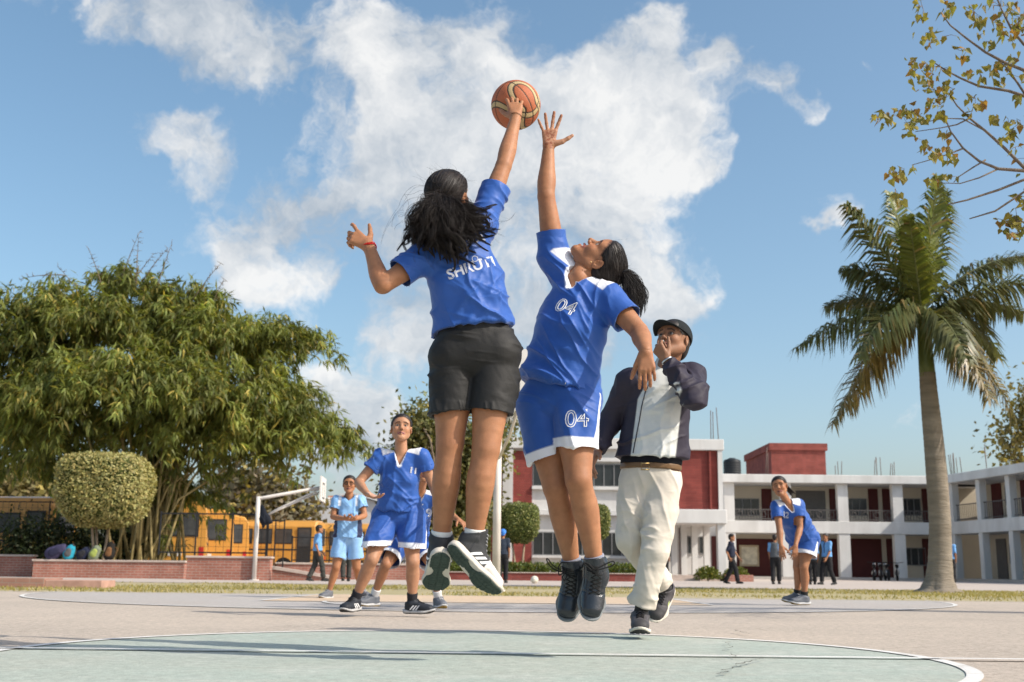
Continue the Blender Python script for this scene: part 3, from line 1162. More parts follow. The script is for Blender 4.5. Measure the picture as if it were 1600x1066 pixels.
def pipal_branch():
    rg = np.random.default_rng(31)
    D = 9.5
    TB = np.array([8.6, 10.5, 0])
    root = empty('pipal_tree', TB, 'pipal tree with sparse yellowing leaves, its bare branches reaching in from outside', 'tree')
    mb = MB()
    fork = np.array([8.0, 10.2, 4.6])
    mb.tube([TB, TB + np.array([.05, 0, 1.5]), TB + np.array([-.2, -.1, 3.2]), fork], [.36, .30, .27, .22], 12)
    br = [  # main boughs, pixel polyline with depth
        [(1700, 260), (1600, 267), (1560, 264), (1530, 252), (1505, 232), (1485, 205), (1475, 180)],
        [(1760, 330), (1600, 262), (1570, 232), (1540, 205), (1515, 185), (1495, 165), (1482, 145)],
        [(1720, 170), (1600, 110), (1570, 98), (1540, 82), (1510, 60), (1485, 40), (1470, 20)],
        [(1720, 220), (1600, 150), (1575, 142), (1530, 135), (1500, 122), (1478, 110), (1455, 95)],
        [(1700, 100), (1600, 70), (1580, 45), (1565, 15), (1550, -20)],
        [(1700, 150), (1600, 145), (1590, 130), (1575, 108), (1560, 95)],
        [(1720, 330), (1600, 281), (1560, 297), (1510, 313), (1480, 320)],
        [(1720, 340), (1600, 300), (1555, 330), (1515, 342)],
        [(1560, 264), (1530, 278), (1500, 287), (1470, 286)],
        [(1540, 205), (1505, 186), (1478, 185), (1450, 190)],
        [(1515, 185), (1495, 195), (1470, 200), (1430, 206)],
        [(1540, 250), (1520, 262), (1500, 275), (1490, 285)],
        [(1505, 232), (1485, 240), (1460, 248), (1425, 258)],
        [(1720, 420), (1620, 360), (1595, 345), (1580, 350)], [(1720, 400), (1620, 330), (1595, 310)]]
    for i, b in enumerate(br):
        dd = D + rg.uniform(-.25, .25) if i >= 8 else D + (i % 3 - 1) * .2
        pts = [P(x, y, D) for x, y in b]
        if i < 8 or i >= 13:
            w_ = rg.normal(size=(2, 3)) * np.array([.12, .3, .16])
            pts = [fork, fork * .66 + pts[0] * .34 + w_[0] + np.array([0, 0, .2]), fork * .33 + pts[0] * .67 + w_[1] + np.array([0, 0, .15])] + pts
        n = len(pts)
        r0 = .026 if n > 5 else .012
        mb.tube(pts, list(np.linspace(r0, .005, n) if n > 5 else np.linspace(.008, .003, n)), 6)
    cl = [(1437, 8, 14, 8), (1432, 30, 10, 6), (1450, 45, 12, 8), (1457, 62, 14, 9), (1472, 55, 10, 5), (1478, 5, 14, 9), (1485, 12, 10, 6), (1425, 92, 10, 7), (1427, 108, 12, 9), (1447, 100, 12, 8), (1455, 115, 12, 8),
          (1470, 105, 10, 7), (1440, 130, 14, 8), (1462, 140, 14, 12), (1480, 135, 10, 7), (1475, 148, 10, 8), (1455, 160, 8, 6), (1374, 182, 10, 9), (1388, 182, 12, 11), (1400, 178, 7, 5), (1412, 172, 8, 8), (1424, 172, 12, 12), (1435, 185, 12, 12), (1418, 195, 10, 10), (1445, 178, 8, 6),
          (1466, 178, 10, 8), (1470, 165, 8, 5), (1420, 210, 6, 5), (1447, 228, 12, 13), (1460, 240, 10, 9), (1476, 212, 10, 9), (1482, 232, 7, 6), (1485, 246, 8, 7), (1395, 268, 9, 9), (1410, 272, 8, 8), (1425, 262, 6, 5), (1452, 278, 6, 6), (1462, 282, 6, 5), (1482, 275, 8, 6), (1400, 305, 8, 7), (1408, 312, 6, 6),
          (1520, 18, 14, 12), (1530, 30, 12, 9), (1560, 8, 16, 14), (1575, 15, 14, 12), (1590, 25, 16, 14), (1560, 35, 12, 9), (1590, 45, 12, 10), (1580, 58, 12, 8), (1535, 52, 6, 3), (1565, 52, 8, 6), (1545, 66, 7, 6), (1500, 78, 7, 5), (1510, 90, 7, 4), (1555, 100, 9, 7), (1570, 110, 10, 8), (1583, 92, 10, 7), (1515, 112, 8, 6), (1530, 118, 9, 8), (1545, 110, 7, 5), (1560, 128, 8, 6),
          (1520, 152, 9, 8), (1530, 165, 8, 6), (1538, 160, 6, 4), (1515, 172, 7, 5), (1555, 182, 8, 8), (1572, 190, 6, 5), (1590, 190, 9, 8), (1580, 205, 8, 6), (1568, 215, 7, 6), (1582, 228, 8, 6), (1590, 150, 9, 7), (1598, 120, 9, 7), (1593, 305, 8, 7), (1597, 318, 7, 5), (1585, 340, 12, 14), (1570, 345, 10, 9), (1595, 360, 12, 14), (1578, 362, 10, 9), (1620, 340, 18, 20), (1640, 60, 30, 40), (1650, 160, 30, 36), (1640, 240, 30, 22)]
    # the rest of the crown, outside the picture
    cl += [(x_, y_, 34, 22) for x_, y_ in zip(rg.uniform(1625, 1980, 46), rg.uniform(-160, 400, 46))]
    C, Dn = [], []
    tw = []
    for x, y, sp, n in cl:
        for k in range(int(n * 1.0)):
            q = P(x + rg.normal() * sp * .62, y + rg.normal() * sp * .55, D + rg.normal() * (.16 if x < 1610 else .7))
            C.append(q)
            d = np.array([rg.normal() * .5, rg.normal() * .5, -1.0 + rg.normal() * .5])
            Dn.append(d)
            if k % 2 == 0:
                tw.append((q, P(x + 4, y + 2, D)))
    for a, b in tw:
        mb.tube([a, (a + b) / 2 + rg.normal(size=3) * .006, b], [.0018, .0022, .003], 4)
    mb.build('trunk', mat('pipal_bark', (.20, .16, .125), .9, .15, .25, bump=.008, bscale=25), root, True, world=True)
    C, Dn = np.array(C), np.array(Dn)
    n = len(C)
    sz = rg.uniform(.6, 1.25, n)
    V, F, k = leaves_mesh(C, Dn, rand_dirs(rg, n), sz * .078, sz * .058, 'heart', .2)
    col = leaf_colors(rg, n, k, (.24, .225, .055), .35, .15, (.33, .19, .05))
    tag(mesh_np('leaves', V, F, LEAF('pipal_leaf', .4), root, col, smooth=False), None, None, kind='stuff')


bamboo()
palm()
pipal_branch()
topiary(98, 232, 711, 823, 36.2, 868, 'large clipped topiary with a rounded box crown in the brick planter', n=15000, leaf=.072, seed=2, color=(.34, .325, .125))
topiary(782, 842, 787, 848, 44, 900, 'small clipped topiary tree in front of the red brick panel', n=5000, leaf=.06, seed=5, color=(.15, .18, .05), group='clipped topiary trees before the school')
topiary(917, 952, 790, 842, 44, 900, 'small clipped topiary tree before the lower windows, behind the girl in 04', n=4000, leaf=.06, seed=6, color=(.15, .18, .05), group='clipped topiary trees before the school')

def T(x, y, D, rpx, rzpx):
    p = P(x, y, D)
    k = D / FPX * 1.02
    return (*p, rpx * k, rzpx * k)


def tree_px(label, D, bx, lobes, n, leaf, color, seed, tr=.22, dry=.05, name='background_tree'):
    b = P(bx, 890, D)
    blob_tree(name, label, (b[0], D, 0), [T(x, y, D + (i % 3 - 1) * .8, r, z) for i, (x, y, r, z) in enumerate(lobes)], n, leaf, color, tr, seed, 'trees around the school yard', dry=dry)


tree_px('greyish bushy tree rising behind the parked buses', 66, 410, [(360, 800, 45, 40), (400, 780, 50, 45), (440, 790, 45, 40), (410, 830, 60, 35), (460, 830, 30, 35), (380, 760, 35, 20)], 9000, (.40, .26), (.15, .135, .085), 3, .3, .2)
tree_px('green leafy tree behind the girl wearing number 11', 46, 705, [(655, 670, 32, 26), (640, 720, 30, 30), (690, 700, 40, 45), (735, 720, 36, 42), (680, 760, 45, 40), (730, 790, 40, 40), (760, 690, 30, 30), (700, 830, 50, 36), (790, 655, 16, 18), (640, 775, 26, 30), (650, 650, 14, 12)], 22000, (.24, .13), (.15, .155, .055), 4, .11, .12)
tree_px('pale tree at the far left behind the topiary', 70, 40, [(10, 760, 40, 35), (50, 750, 35, 35), (80, 770, 30, 30), (-40, 750, 50, 40), (45, 785, 45, 25)], 6000, (.4, .26), (.22, .20, .085), 5, .3, .15)
tree_px('thin leafed tree above the far corner of the right school wing', 78, 1620, [(1580, 690, 22, 26), (1605, 660, 30, 40), (1570, 715, 18, 16), (1640, 640, 50, 60), (1590, 720, 24, 20)], 2600, (.40, .24), (.19, .17, .06), 6, .22, .3)
tree_px('dark shrub with pink blossom in the planter beside the orange bus', 40.5, 70, [(40, 840, 45, 28), (90, 835, 40, 32), (140, 845, 40, 26), (20, 860, 30, 18), (110, 860, 55, 20), (190, 850, 35, 30)], 7000, (.16, .08), (.035, .05, .018), 7, .08, .02, name='flowering_shrub')


# ------------------------------------------------------------------ walls, planters, hedges
M_BRICK = brick_mat('brick_red', (.40, .175, .125), (.34, .14, .10), (.42, .32, .27))
M_BRICK_T = brick_mat('tile_red', (.26, .062, .050), (.22, .052, .043), (.18, .06, .05), .5, .12)
M_COPE = mat('coping', (.52, .43, .37), .85, .2, .15, vscale=3, bump=.003)
M_WHITE = mat('white_wall', (.66, .65, .625), .8, .2, .07, vscale=1.6, bump=.002, bscale=20, stretch=(1, 1, .28), var2=.42, v2scale=1.1, tint2=(.40, .375, .345))
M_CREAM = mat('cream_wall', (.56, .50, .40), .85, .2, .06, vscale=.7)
M_MAROON = mat('maroon_panel', (.085, .022, .020), .7, .25, .12, vscale=1.5)
M_GLASS = mat('dark_glass', (.030, .034, .036), .12, .5, .4, vscale=.9)
M_FRAME = mat('window_frame', (.20, .20, .20), .6, .3, .1)
M_RAIL = mat('railing_iron', (.10, .09, .085), .6, .4, .1)
M_BLACK = mat('black_iron', (.02, .02, .021), .6, .3, .1)
M_SLAB = mat('floor_slab', (.42, .39, .36), .85, .15, .12)


def X_at(px, D, py=880):
    return float(P(px, py, D)[0])


def Z_at(py, D, px=800):
    return float(P(px, py, D)[2])


def wall_px(name, label, px0, px1, pyt, D, th, m, cope=.06, cat='wall', h=None):
    x0, x1 = X_at(px0, D), X_at(px1, D)
    zt = h if h else Z_at(pyt, D, (px0 + px1) / 2)
    root = empty(name, ((x0 + x1) / 2, D, 0), label, cat)
    MB().box((x0, D, 0), (x1, D + th, zt - cope)).build('brickwork', m, root, world=True)
    MB().box((x0 - .04, D - .04, zt - cope), (x1 + .04, D + th + .04, zt)).build('coping', M_COPE, root, bevel=.01, world=True)
    return root


# brick planter round the bamboo (hollow box of four walls and soil)
def planter(name, label, px0, px1, pyt, D, depth, m, th=.25):
    x0, x1 = X_at(px0, D), X_at(px1, D)
    zt = Z_at(pyt, D, (px0 + px1) / 2)
    r = empty(name, ((x0 + x1) / 2, D, 0), label, 'planter')
    for lo, hi in (((x0, D, 0), (x1, D + th, zt - .06)), ((x0, D + depth - th, 0), (x1, D + depth, zt - .06)), ((x0, D + th, 0), (x0 + th, D + depth - th, zt - .06)), ((x1 - th, D + th, 0), (x1, D + depth - th, zt - .06))):
        MB().box(lo, hi).build('brickwork', m, r, world=True)
    MB().box((x0 - .04, D - .04, zt - .06), (x1 + .04, D + th + .03, zt)).build('coping', M_COPE, r, bevel=.01, world=True)
    MB().box((x1 - th, D + th + .03, zt - .06), (x1 + .04, D + depth, zt)).build('coping', M_COPE, r, bevel=.01, world=True)
    MB().box((x0 + th, D + th, 0), (x1 - th, D + depth - th, zt - .12)).build('soil', mat('soil', (.12, .085, .05), .95, .1, .3), r, world=True)
    return r, zt


PL, PLZ = planter('planter', 'brick planter with bags lying on its rim under the bamboo', 52, 288, 875, 35.5, 7.5, M_BRICK)
wall_px('low_wall', 'dim low brick wall at the foot of the dark shrub', -120, 50, 866, 37.5, .3, M_BRICK)
W1 = wall_px('brick_wall', 'pink brick wall with pale coping behind the white hoop post', 292, 422, 869, 33.5, .35, M_BRICK)
W2 = wall_px('back_wall', 'long low brick wall behind the boundary gate', 432, 690, 880, 39.5, .3, M_BRICK)
# sloping ramp wall
xa, xb = X_at(421, 34.5), X_at(520, 34.5)
r = empty('ramp_wall', ((xa + xb) / 2, 34.5, 0), 'low brick ramp wall sloping down towards the walking pupil', 'wall')
za = Z_at(889, 34.5, 440)
MB().add([(xa, 34.5, 0), (xb, 34.5, 0), (xb, 34.5, .06), (xa, 34.5, za), (xa, 34.8, 0), (xb, 34.8, 0), (xb, 34.8, .06), (xa, 34.8, za)], [(0, 1, 2, 3), (7, 6, 5, 4), (0, 3, 7, 4), (1, 5, 6, 2), (3, 2, 6, 7)]).build('brickwork', M_BRICK, r, world=True)
MB().add([(xa, 34.46, za + .003), (xb, 34.46, .063), (xb, 34.84, .063), (xa, 34.84, za + .003), (xa, 34.46, za + .09), (xb, 34.46, .15), (xb, 34.84, .15), (xa, 34.84, za + .09)], [(3, 2, 1, 0), (4, 5, 6, 7), (0, 1, 5, 4), (2, 3, 7, 6), (0, 4, 7, 3), (1, 2, 6, 5)]).build('coping', M_COPE, r, world=True)
# low garden wall and hedge before the school block
wall_px('garden_wall', 'low red brick edging of the hedge before the school block', 690, 1000, 897, 42, .25, brick_mat('brick_dark', (.27, .07, .055), (.22, .055, .045), (.2, .09, .08)), .03, h=.30)
rg = np.random.default_rng(41)
hx0, hx1 = X_at(690, 43), X_at(1000, 43)
n = 9000
C = np.stack([rg.uniform(hx0, hx1, n), 42.4 + rg.random(n) * 1.2, rg.random(n) ** .7 * (.50 + .16 * rg.random(n))], 1)
V, F, k = leaves_mesh(C, rand_dirs(rg, n) + np.array([0, 0, .6]), rand_dirs(rg, n), np.full(n, .12), np.full(n, .06), 'oval')
tag(mesh_np('hedge', V, F, LEAF('leaf'), None, leaf_colors(rg, n, k, (.10, .135, .03), .4, .05), smooth=False), 'low green hedge behind the red brick edging', 'hedge')
# kerb pieces on the left
mk = brick_mat('kerb_brick', (.36, .20, .15), (.30, .16, .12), (.34, .25, .2))
k1, k2 = X_at(-60, 19.4), X_at(72, 19.4)
r = empty('kerb', ((k1 + k2) / 2, 19.4, 0), 'raised brick kerb at the left end of the grass strip', 'kerb')
MB().box((k1, 19.4, 0), (k2, 20.2, .16)).build('brickwork', mk, r, bevel=.012, world=True)
MB().box((k2, 19.42, 0), (k2 + .95, 20.1, .13)).build('end_block', mat('kerb_end', (.44, .27, .21), .9, .15, .2), r, bevel=.012, world=True)

# iron fence on the brick wall
def fence(label, x0, x1, y, z0, z1, step, mesh_step=.22):
    r = empty('fence', ((x0 + x1) / 2, y, z0), label, 'fence')
    n = max(1, int(round((x1 - x0) / step)))
    for i in range(n + 1):
        x = x0 + (x1 - x0) * i / n
        MB().box((x - .02, y - .02, z0), (x + .02, y + .02, z1)).build('post', M_BLACK, r, world=True)
    for z in (z0 + .08, z1 - .06):
        MB().box((x0, y - .015, z - .02), (x1, y + .015, z + .02)).build('rail', M_BLACK, r, world=True)
    mb = MB()
    k = int((x1 - x0) / mesh_step)
    for i in range(k):
        x = x0 + (i + .5) * mesh_step
        mb.box((x - .004, y - .004, z0 + .08), (x + .004, y + .004, z1 - .06))
    for z in np.arange(z0 + .25, z1 - .1, .25):
        mb.box((x0, y - .004, z - .004), (x1, y + .004, z + .004))
    mb.build('mesh_infill', M_BLACK, r, world=True)
    return r


fence('black iron mesh fence on the pink brick wall before the buses', X_at(255, 34.2), X_at(422, 34.2), 33.68, Z_at(868, 33.5, 340), Z_at(800, 33.7, 340), 1.15)
fence('black iron mesh fence behind the left planter', X_at(-100, 43.6), X_at(240, 43.6), 43.6, 0.0, Z_at(782, 43.6, 60), 2.1)
fence('tall black gate fence beyond the ramp', X_at(421, 39.3), X_at(448, 39.3), 38.6, 0, Z_at(812, 39, 430), .3, .12)
fence('long iron fence on the wall behind the boundary gate', X_at(455, 39.6), X_at(690, 39.6), 39.65, Z_at(880, 39.5, 560), Z_at(838, 39.6, 560), 1.3)

# ------------------------------------------------------------------ school buildings
def pbox(px0, px1, py0, py1, D, depth, proud=0.0):
    xm, ym = (px0 + px1) / 2, (py0 + py1) / 2
    x0, x1 = P(px0, ym, D)[0], P(px1, ym, D)[0]
    z1, z0 = P(xm, py0, D)[2], P(xm, py1, D)[2]
    return (x0, D - proud, max(z0, 0)), (x1, D + depth, z1)


def part(root, name, m, px0, px1, py0, py1, D, depth=.3, proud=0.0, bevel=0.0, ground=False):
    lo, hi = pbox(px0, px1, py0, py1, D, depth, proud)
    if ground:
        lo = (lo[0], lo[1], 0.0)
    return MB().box(lo, hi).build(name, m, root, world=True, bevel=bevel)


def window(root, px0, px1, py0, py1, D, n, proud=.05, fr=.05):
    (x0, y0, z0), (x1, y1, z1) = pbox(px0, px1, py0, py1, D, 0.1, proud)
    w = MB()
    w.box((x0, y0 - .02, z0), (x1, y0 + .05, z0 + fr)).box((x0, y0 - .02, z1 - fr), (x1, y0 + .05, z1))
    for i in range(n + 1):
        x = x0 + (x1 - x0) * i / n
        w.box((x - fr / 2 if i else x, y0 - .022, z0 + fr), (x + fr / 2 if i < n else x, y0 + .05, z1 - fr))
    wo = w.build('window', M_FRAME, root, world=True)
    for i in range(n):
        a, b = x0 + (x1 - x0) * i / n + fr * .5, x0 + (x1 - x0) * (i + 1) / n - fr * .5
        MB().box((a, y0 + .01, z0 + fr), (b, y0 + .035, z1 - fr)).build('pane', M_GLASS, wo, world=True)
    return wo


DB = 54.0
sb = empty('school_building', (X_at(950, DB), DB, 0), 'two storey white school block with red brick panels and dark window bands', 'building')
part(sb, 'wall', M_WHITE, 768, 1127, 700, 905, DB, 12, ground=True)
part(sb, 'parapet', M_WHITE, 764, 1129, 686, 703, DB, 12.4, .35, .03)
part(sb, 'pillar', M_WHITE, 785, 801, 703, 905, DB, .2, .30, ground=True)
part(sb, 'pillar', M_WHITE, 1122, 1129, 703, 905, DB, .3, .30, ground=True)
part(sb, 'brick_panel', M_BRICK_T, 768, 785, 705, 903, DB, .05, .06)
part(sb, 'brick_panel', M_BRICK_T, 801, 831, 705, 903, DB, .05, .10)
part(sb, 'brick_panel', M_BRICK_T, 1058, 1122, 703, 796, DB, .05, .16)
part(sb, 'drainpipe', M_BRICK_T, 1107, 1110, 703, 796, DB, .05, .30)
window(sb, 833, 1054, 725, 761, DB, 14)
window(sb, 833, 1048, 832, 869, DB, 14)
part(sb, 'sill', M_WHITE, 831, 1056, 761, 766, DB, .1, .22, .01)
part(sb, 'sill', M_WHITE, 831, 1050, 869, 873, DB, .1, .22, .01)
part(sb, 'ledge', M_WHITE, 831, 1058, 798, 806, DB, .1, .30, .01)
part(sb, 'head_band', M_WHITE, 831, 1058, 716, 722, DB, .1, .20, .01)
part(sb, 'plinth', mat('plinth', (.40, .38, .36), .85), 768, 1127, 896, 907, DB, .1, .14, ground=True)
# porch
DPo = 49.0
po = 'porch_slab'
part(sb, 'porch_slab', M_WHITE, 1046, 1136, 796, 818, DPo, 5.2, 0, .03)
for px in (1054, 1069, 1086, 1105):
    part(sb, 'column', M_WHITE, px - 4.5, px + 4.5, 818, 905, DPo + 2.6, .30, 0, ground=True)
part(sb, 'column', M_WHITE, 1122, 1135, 818, 905, DPo + .15, .40, 0, .01, ground=True)
part(sb, 'porch_floor', M_COPE, 1040, 1140, 899, 908, DPo - .2, 5.2, ground=True)
for i in range(2):
    lo, hi = pbox(1042, 1094, 900, 908, DPo - .55 - .35 * i, .35)
    MB().box((lo[0], lo[1], 0), (hi[0], hi[1], .12 - .05 * i)).build('step', M_COPE, sb, world=True)
window(sb, 1074, 1082, 838, 866, DB, 1, .07)
window(sb, 1092, 1101, 838, 866, DB, 1, .07)
part(sb, 'brick_panel', M_MAROON, 1062, 1066, 825, 900, DB, .05, .08)
part(sb, 'brick_panel', M_MAROON, 1112, 1121, 838, 900, DB, .05, .08)
# antenna rods on the roof
def rods(label, px, D, py0, py1, n, spread=.35, lean=.05, group='steel rods standing on the roofs', seed=0):
    rg = np.random.default_rng(int(px) + seed)
    z0, z1 = Z_at(py0, D, px), Z_at(py1, D, px)
    c = empty('steel_rods', (X_at(px, D, py0), D, z0), label, 'steel rods', group)
    for i in range(n):
        b = np.array([X_at(px, D, py0) + rg.uniform(-spread, spread), D + rg.uniform(-spread, spread), z0 - .02])
        e = b + np.array([rg.normal() * lean, 0, (z1 - z0) * rg.uniform(.65, 1)])
        MB().tube([b, e], .022, 5).build('rod', mat('rusty_steel', (.16, .12, .10), .8, .2, .2), c, True, world=True)


rods('tall thin steel rods on the roof of the white school block', 1118, DB + 4, 688, 618, 3, .3)

# far wing with two verandas
DW = 67.0
wg = empty('veranda_wing', (X_at(1310, DW), DW, 0), 'long two storey white school wing with open verandas and maroon doors', 'building')
XW0, XW1 = X_at(1128, DW), 25.3
ZR0, ZR1 = Z_at(756, DW, 1300), Z_at(743, DW, 1300)
ZF0, ZF1 = Z_at(834, DW, 1300), Z_at(815, DW, 1300)
MB().box((XW0, DW - .35, ZR0), (XW1 + 3, DW + 11, ZR1)).build('roof_slab', M_WHITE, wg, bevel=.03, world=True)
MB().box((XW0, DW - .05, ZF0), (XW1 + .5, DW + 2.6, ZF1)).build('floor_slab', M_WHITE, wg, bevel=.02, world=True)
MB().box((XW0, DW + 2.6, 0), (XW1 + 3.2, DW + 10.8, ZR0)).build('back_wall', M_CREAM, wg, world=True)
MB().box((XW0, DW - .3, 0), (XW1 + 3, DW + 2.6, .16)).build('veranda_floor', M_SLAB, wg, world=True)
for px in (1140, 1229, 1318, 1404, 1489):
    x = X_at(px, DW, 800)
    MB().box((x - .32, DW, .16), (x + .32, DW + .45, ZF0)).build('column', M_WHITE, wg, world=True)
    MB().box((x - .30, DW, ZF1), (x + .30, DW + .45, ZR0)).build('column', M_WHITE, wg, world=True)
BW = DW + 2.6


def bpart(name, m, px0, px1, py0, py1, proud=.05):
    return part(wg, name, m, px0, px1, py0, py1, BW, .02, proud)


for a in ((1190, 1206), (1296, 1313), (1357, 1372), (1379, 1398), (1441, 1452), (1472, 1484), (1130, 1136)):
    bpart('maroon_panel', M_MAROON, a[0], a[1], 764, 817)
for a in ((1147, 1186), (1320, 1354), (1407, 1438)):
    window(wg, a[0], a[1], 779, 806, BW, 3, .05)
bpart('recess_shade_panel', mat('recess_shade_door_grey', (.13, .125, .12), .7), 1244, 1290, 767, 817, .04)  # flat panel, the open recess's shade put into its dark grey
for a in ((1148, 1210), (1296, 1314), (1325, 1378), (1386, 1402), (1442, 1452), (1474, 1486)):
    bpart('maroon_panel', M_MAROON, a[0], a[1], 842, 905)
for a in ((1412, 1446),):
    window(wg, a[0], a[1], 856, 884, BW, 3, .05)
bpart('door', mat('recess_shade_door_grey'), 1274, 1292, 845, 905, .06)
bpart('notice_board', mat('board_frame', (.50, .40, .26), .6), 1155, 1185, 852, 885, .16)
bpart('notice_paper', mat('board_paper', (.66, .60, .46), .8, .2, .3, vscale=3), 1158, 1182, 855, 882, .20)
# railings per bay on the upper veranda
cols = [1140, 1229, 1318, 1404, 1489]
for a, b in zip(cols[:-1], cols[1:]):
    x0, x1 = X_at(a, DW, 800) + .33, X_at(b, DW, 800) - .33
    zt = Z_at(797, DW, 1300)
    mb = MB()
    for z in (zt, ZF1 + .12):
        mb.box((x0, DW + .2, z - .025), (x1, DW + .25, z + .025))
    for x in np.arange(x0 + .1, x1, .17):
        mb.box((x - .012, DW + .21, ZF1 + .12), (x + .012, DW + .24, zt))
    for x in np.arange(x0 + .3, x1 - .2, .68):
        pts = [(x + .17 * math.cos(t), DW + .2, (zt + ZF1) / 2 + .06 + .17 * math.sin(t)) for t in np.linspace(0, 6.28, 12, endpoint=False)]
        mb.tube(pts, .018, 4, close=True)
    mb.build('railing', M_RAIL, wg, world=True)
    # pale pattern windows seen through the panes
# brick stair tower on the roof
xa = X_at(1205, 74, 715); xb = X_at(1290, 74, 715)
zt = Z_at(693, 74, 1250)
tw = empty('stair_tower', ((xa + xb) / 2, 74, ZR1), 'red brick stair head standing on the flat roof of the veranda wing', 'building')
MB().box((xa, 74, ZR1), (xb, 82, zt - .45)).build('brickwork', brick_mat('brick_tower', (.29, .080, .062), (.24, .066, .052), (.21, .08, .07), .5, .15), tw, world=True)
MB().box((xa - .12, 73.88, zt - .45), (xb + .12, 82.1, zt)).build('cornice', MATS['brick_tower'], tw, world=True)
# water tank
tx, tz = X_at(1144, 70, 730), ZR1
tk = empty('water_tank', (tx, 70, tz), 'black ribbed plastic water tank on the flat roof', 'water tank')
zt2 = Z_at(717, 70, 1144)
hh = zt2 - tz
prof = []
for i in range(22):
    t = i / 21
    prof.append((.53 + .02 * math.sin(t * 44), t * hh * .88))
prof += [(.46, hh * .94), (.22, hh), (.2, hh * 1.03), (0.01, hh * 1.03)]
Vs, Fs = [], []
for r_, z_ in prof:
    for j in range(24):
        a = 2 * math.pi * j / 24
        Vs.append((tx + math.cos(a) * r_, 70 + math.sin(a) * r_, tz + z_))
for i in range(len(prof) - 1):
    for j in range(24):
        Fs.append((i * 24 + j, i * 24 + (j + 1) % 24, (i + 1) * 24 + (j + 1) % 24, (i + 1) * 24 + j))
mesh_np('tank_body', Vs, Fs, mat('black_plastic', (.022, .024, .026), .5, .3, .1), tk)
for px, y1, n, lb in ((1312, 718, 3, 'steel rods on the roof above the veranda, closest to the brick stair head'), (1372, 712, 4, 'taller steel rods above the middle veranda bays'), (1397, 720, 3, 'short steel rods above the veranda column beside the palm'), (1484, 700, 4, 'steel rods on the roof just behind the palm trunk'), (1499, 704, 3, 'steel rods where the two veranda wings meet'), (1198, 690, 2, 'two steel rods beside the brick stair head'), (1545, 692, 2, 'two steel rods above the side wing roof')):
    rods(lb, px, DW + 1.0, 744, y1, n, .22, group='reinforcing rods on the veranda wing roof')

# near right wing, running towards the camera
A = np.array([25.3, 67.0]); Bq = np.array([28.6, 40.0])
dv = (Bq - A) / np.linalg.norm(Bq - A); nv = np.array([-dv[1], dv[0]]);
nv = nv if nv[0] > 0 else -nv
LW = np.linalg.norm(Bq - A)
rw = empty('side_wing', (*((A + Bq) / 2), 0), 'shaded two storey side wing with verandas running towards the court', 'building')


def obox(u0, u1, v0, v1, z0, z1):
    """box along the wing: u along, v into the building"""
    c = [A + dv * u + nv * v for u, v in ((u0, v0), (u1, v0), (u1, v1), (u0, v1))]
    V = [(p[0], p[1], z0) for p in c] + [(p[0], p[1], z1) for p in c]
    return MB().add(V, [(0, 3, 2, 1), (4, 5, 6, 7), (0, 1, 5, 4), (1, 2, 6, 5), (2, 3, 7, 6), (3, 0, 4, 7)])


obox(-1.0, LW, -.3, 9, ZR0, ZR1).build('roof_slab', M_WHITE, rw, bevel=.03, world=True)
obox(.3, LW, -.05, 2.4, ZF0, ZF1).build('floor_slab', M_WHITE, rw, bevel=.02, world=True)
obox(.3, LW, 2.4, 8.8, 0, ZR0).build('back_wall', M_CREAM, rw, world=True)
obox(.3, LW, -.2, 2.4, 0, .16).build('veranda_floor', M_SLAB, rw, world=True)
u = .9
cu = []
while u < LW:
    cu.append(u)
    obox(u - .2, u + .2, 0, .4, .16, ZF0).build('column', M_WHITE, rw, world=True)
    obox(u - .2, u + .2, 0, .4, ZF1, ZR0).build('column', M_WHITE, rw, world=True)
    u += 3.0
for i in range(len(cu) - 1):
    a, b = cu[i], cu[i + 1]
    obox(a + .3, a + 1.3, 2.33, 2.41, ZF1, ZF1 + 2.3).build('maroon_panel', M_MAROON, rw, world=True)
    obox(a + .4, a + 1.4, 2.33, 2.41, .16, 2.4).build('door', M_MAROON if i % 2 else mat('recess_shade_door_grey'), rw, world=True)
    w = obox(a + 1.7, b - .2, 2.35, 2.41, ZF1 + .9, ZF1 + 2.0).build('window', M_FRAME, rw, world=True)
    obox(a + 1.78, b - .28, 2.325, 2.36, ZF1 + .98, ZF1 + 1.92).build('pane', M_GLASS, w, world=True)
    w = obox(a + 1.7, b - .2, 2.35, 2.41, 1.0, 2.1).build('window', M_FRAME, rw, world=True)
    obox(a + 1.78, b - .28, 2.325, 2.36, 1.08, 2.02).build('pane', M_GLASS, w, world=True)
    mb = MB()
    for z in (ZF1 + .12, ZF1 + .95):
        o_ = obox(a + .2, b - .2, .18, .22, z - .025, z + .025)
        mb.add(o_.v, o_.f)
    for q in np.arange(a + .3, b - .25, .2):
        o_ = obox(q - .012, q + .012, .19, .21, ZF1 + .12, ZF1 + .95)
        mb.add(o_.v, o_.f)
    mb.build('railing', M_RAIL, rw, world=True)

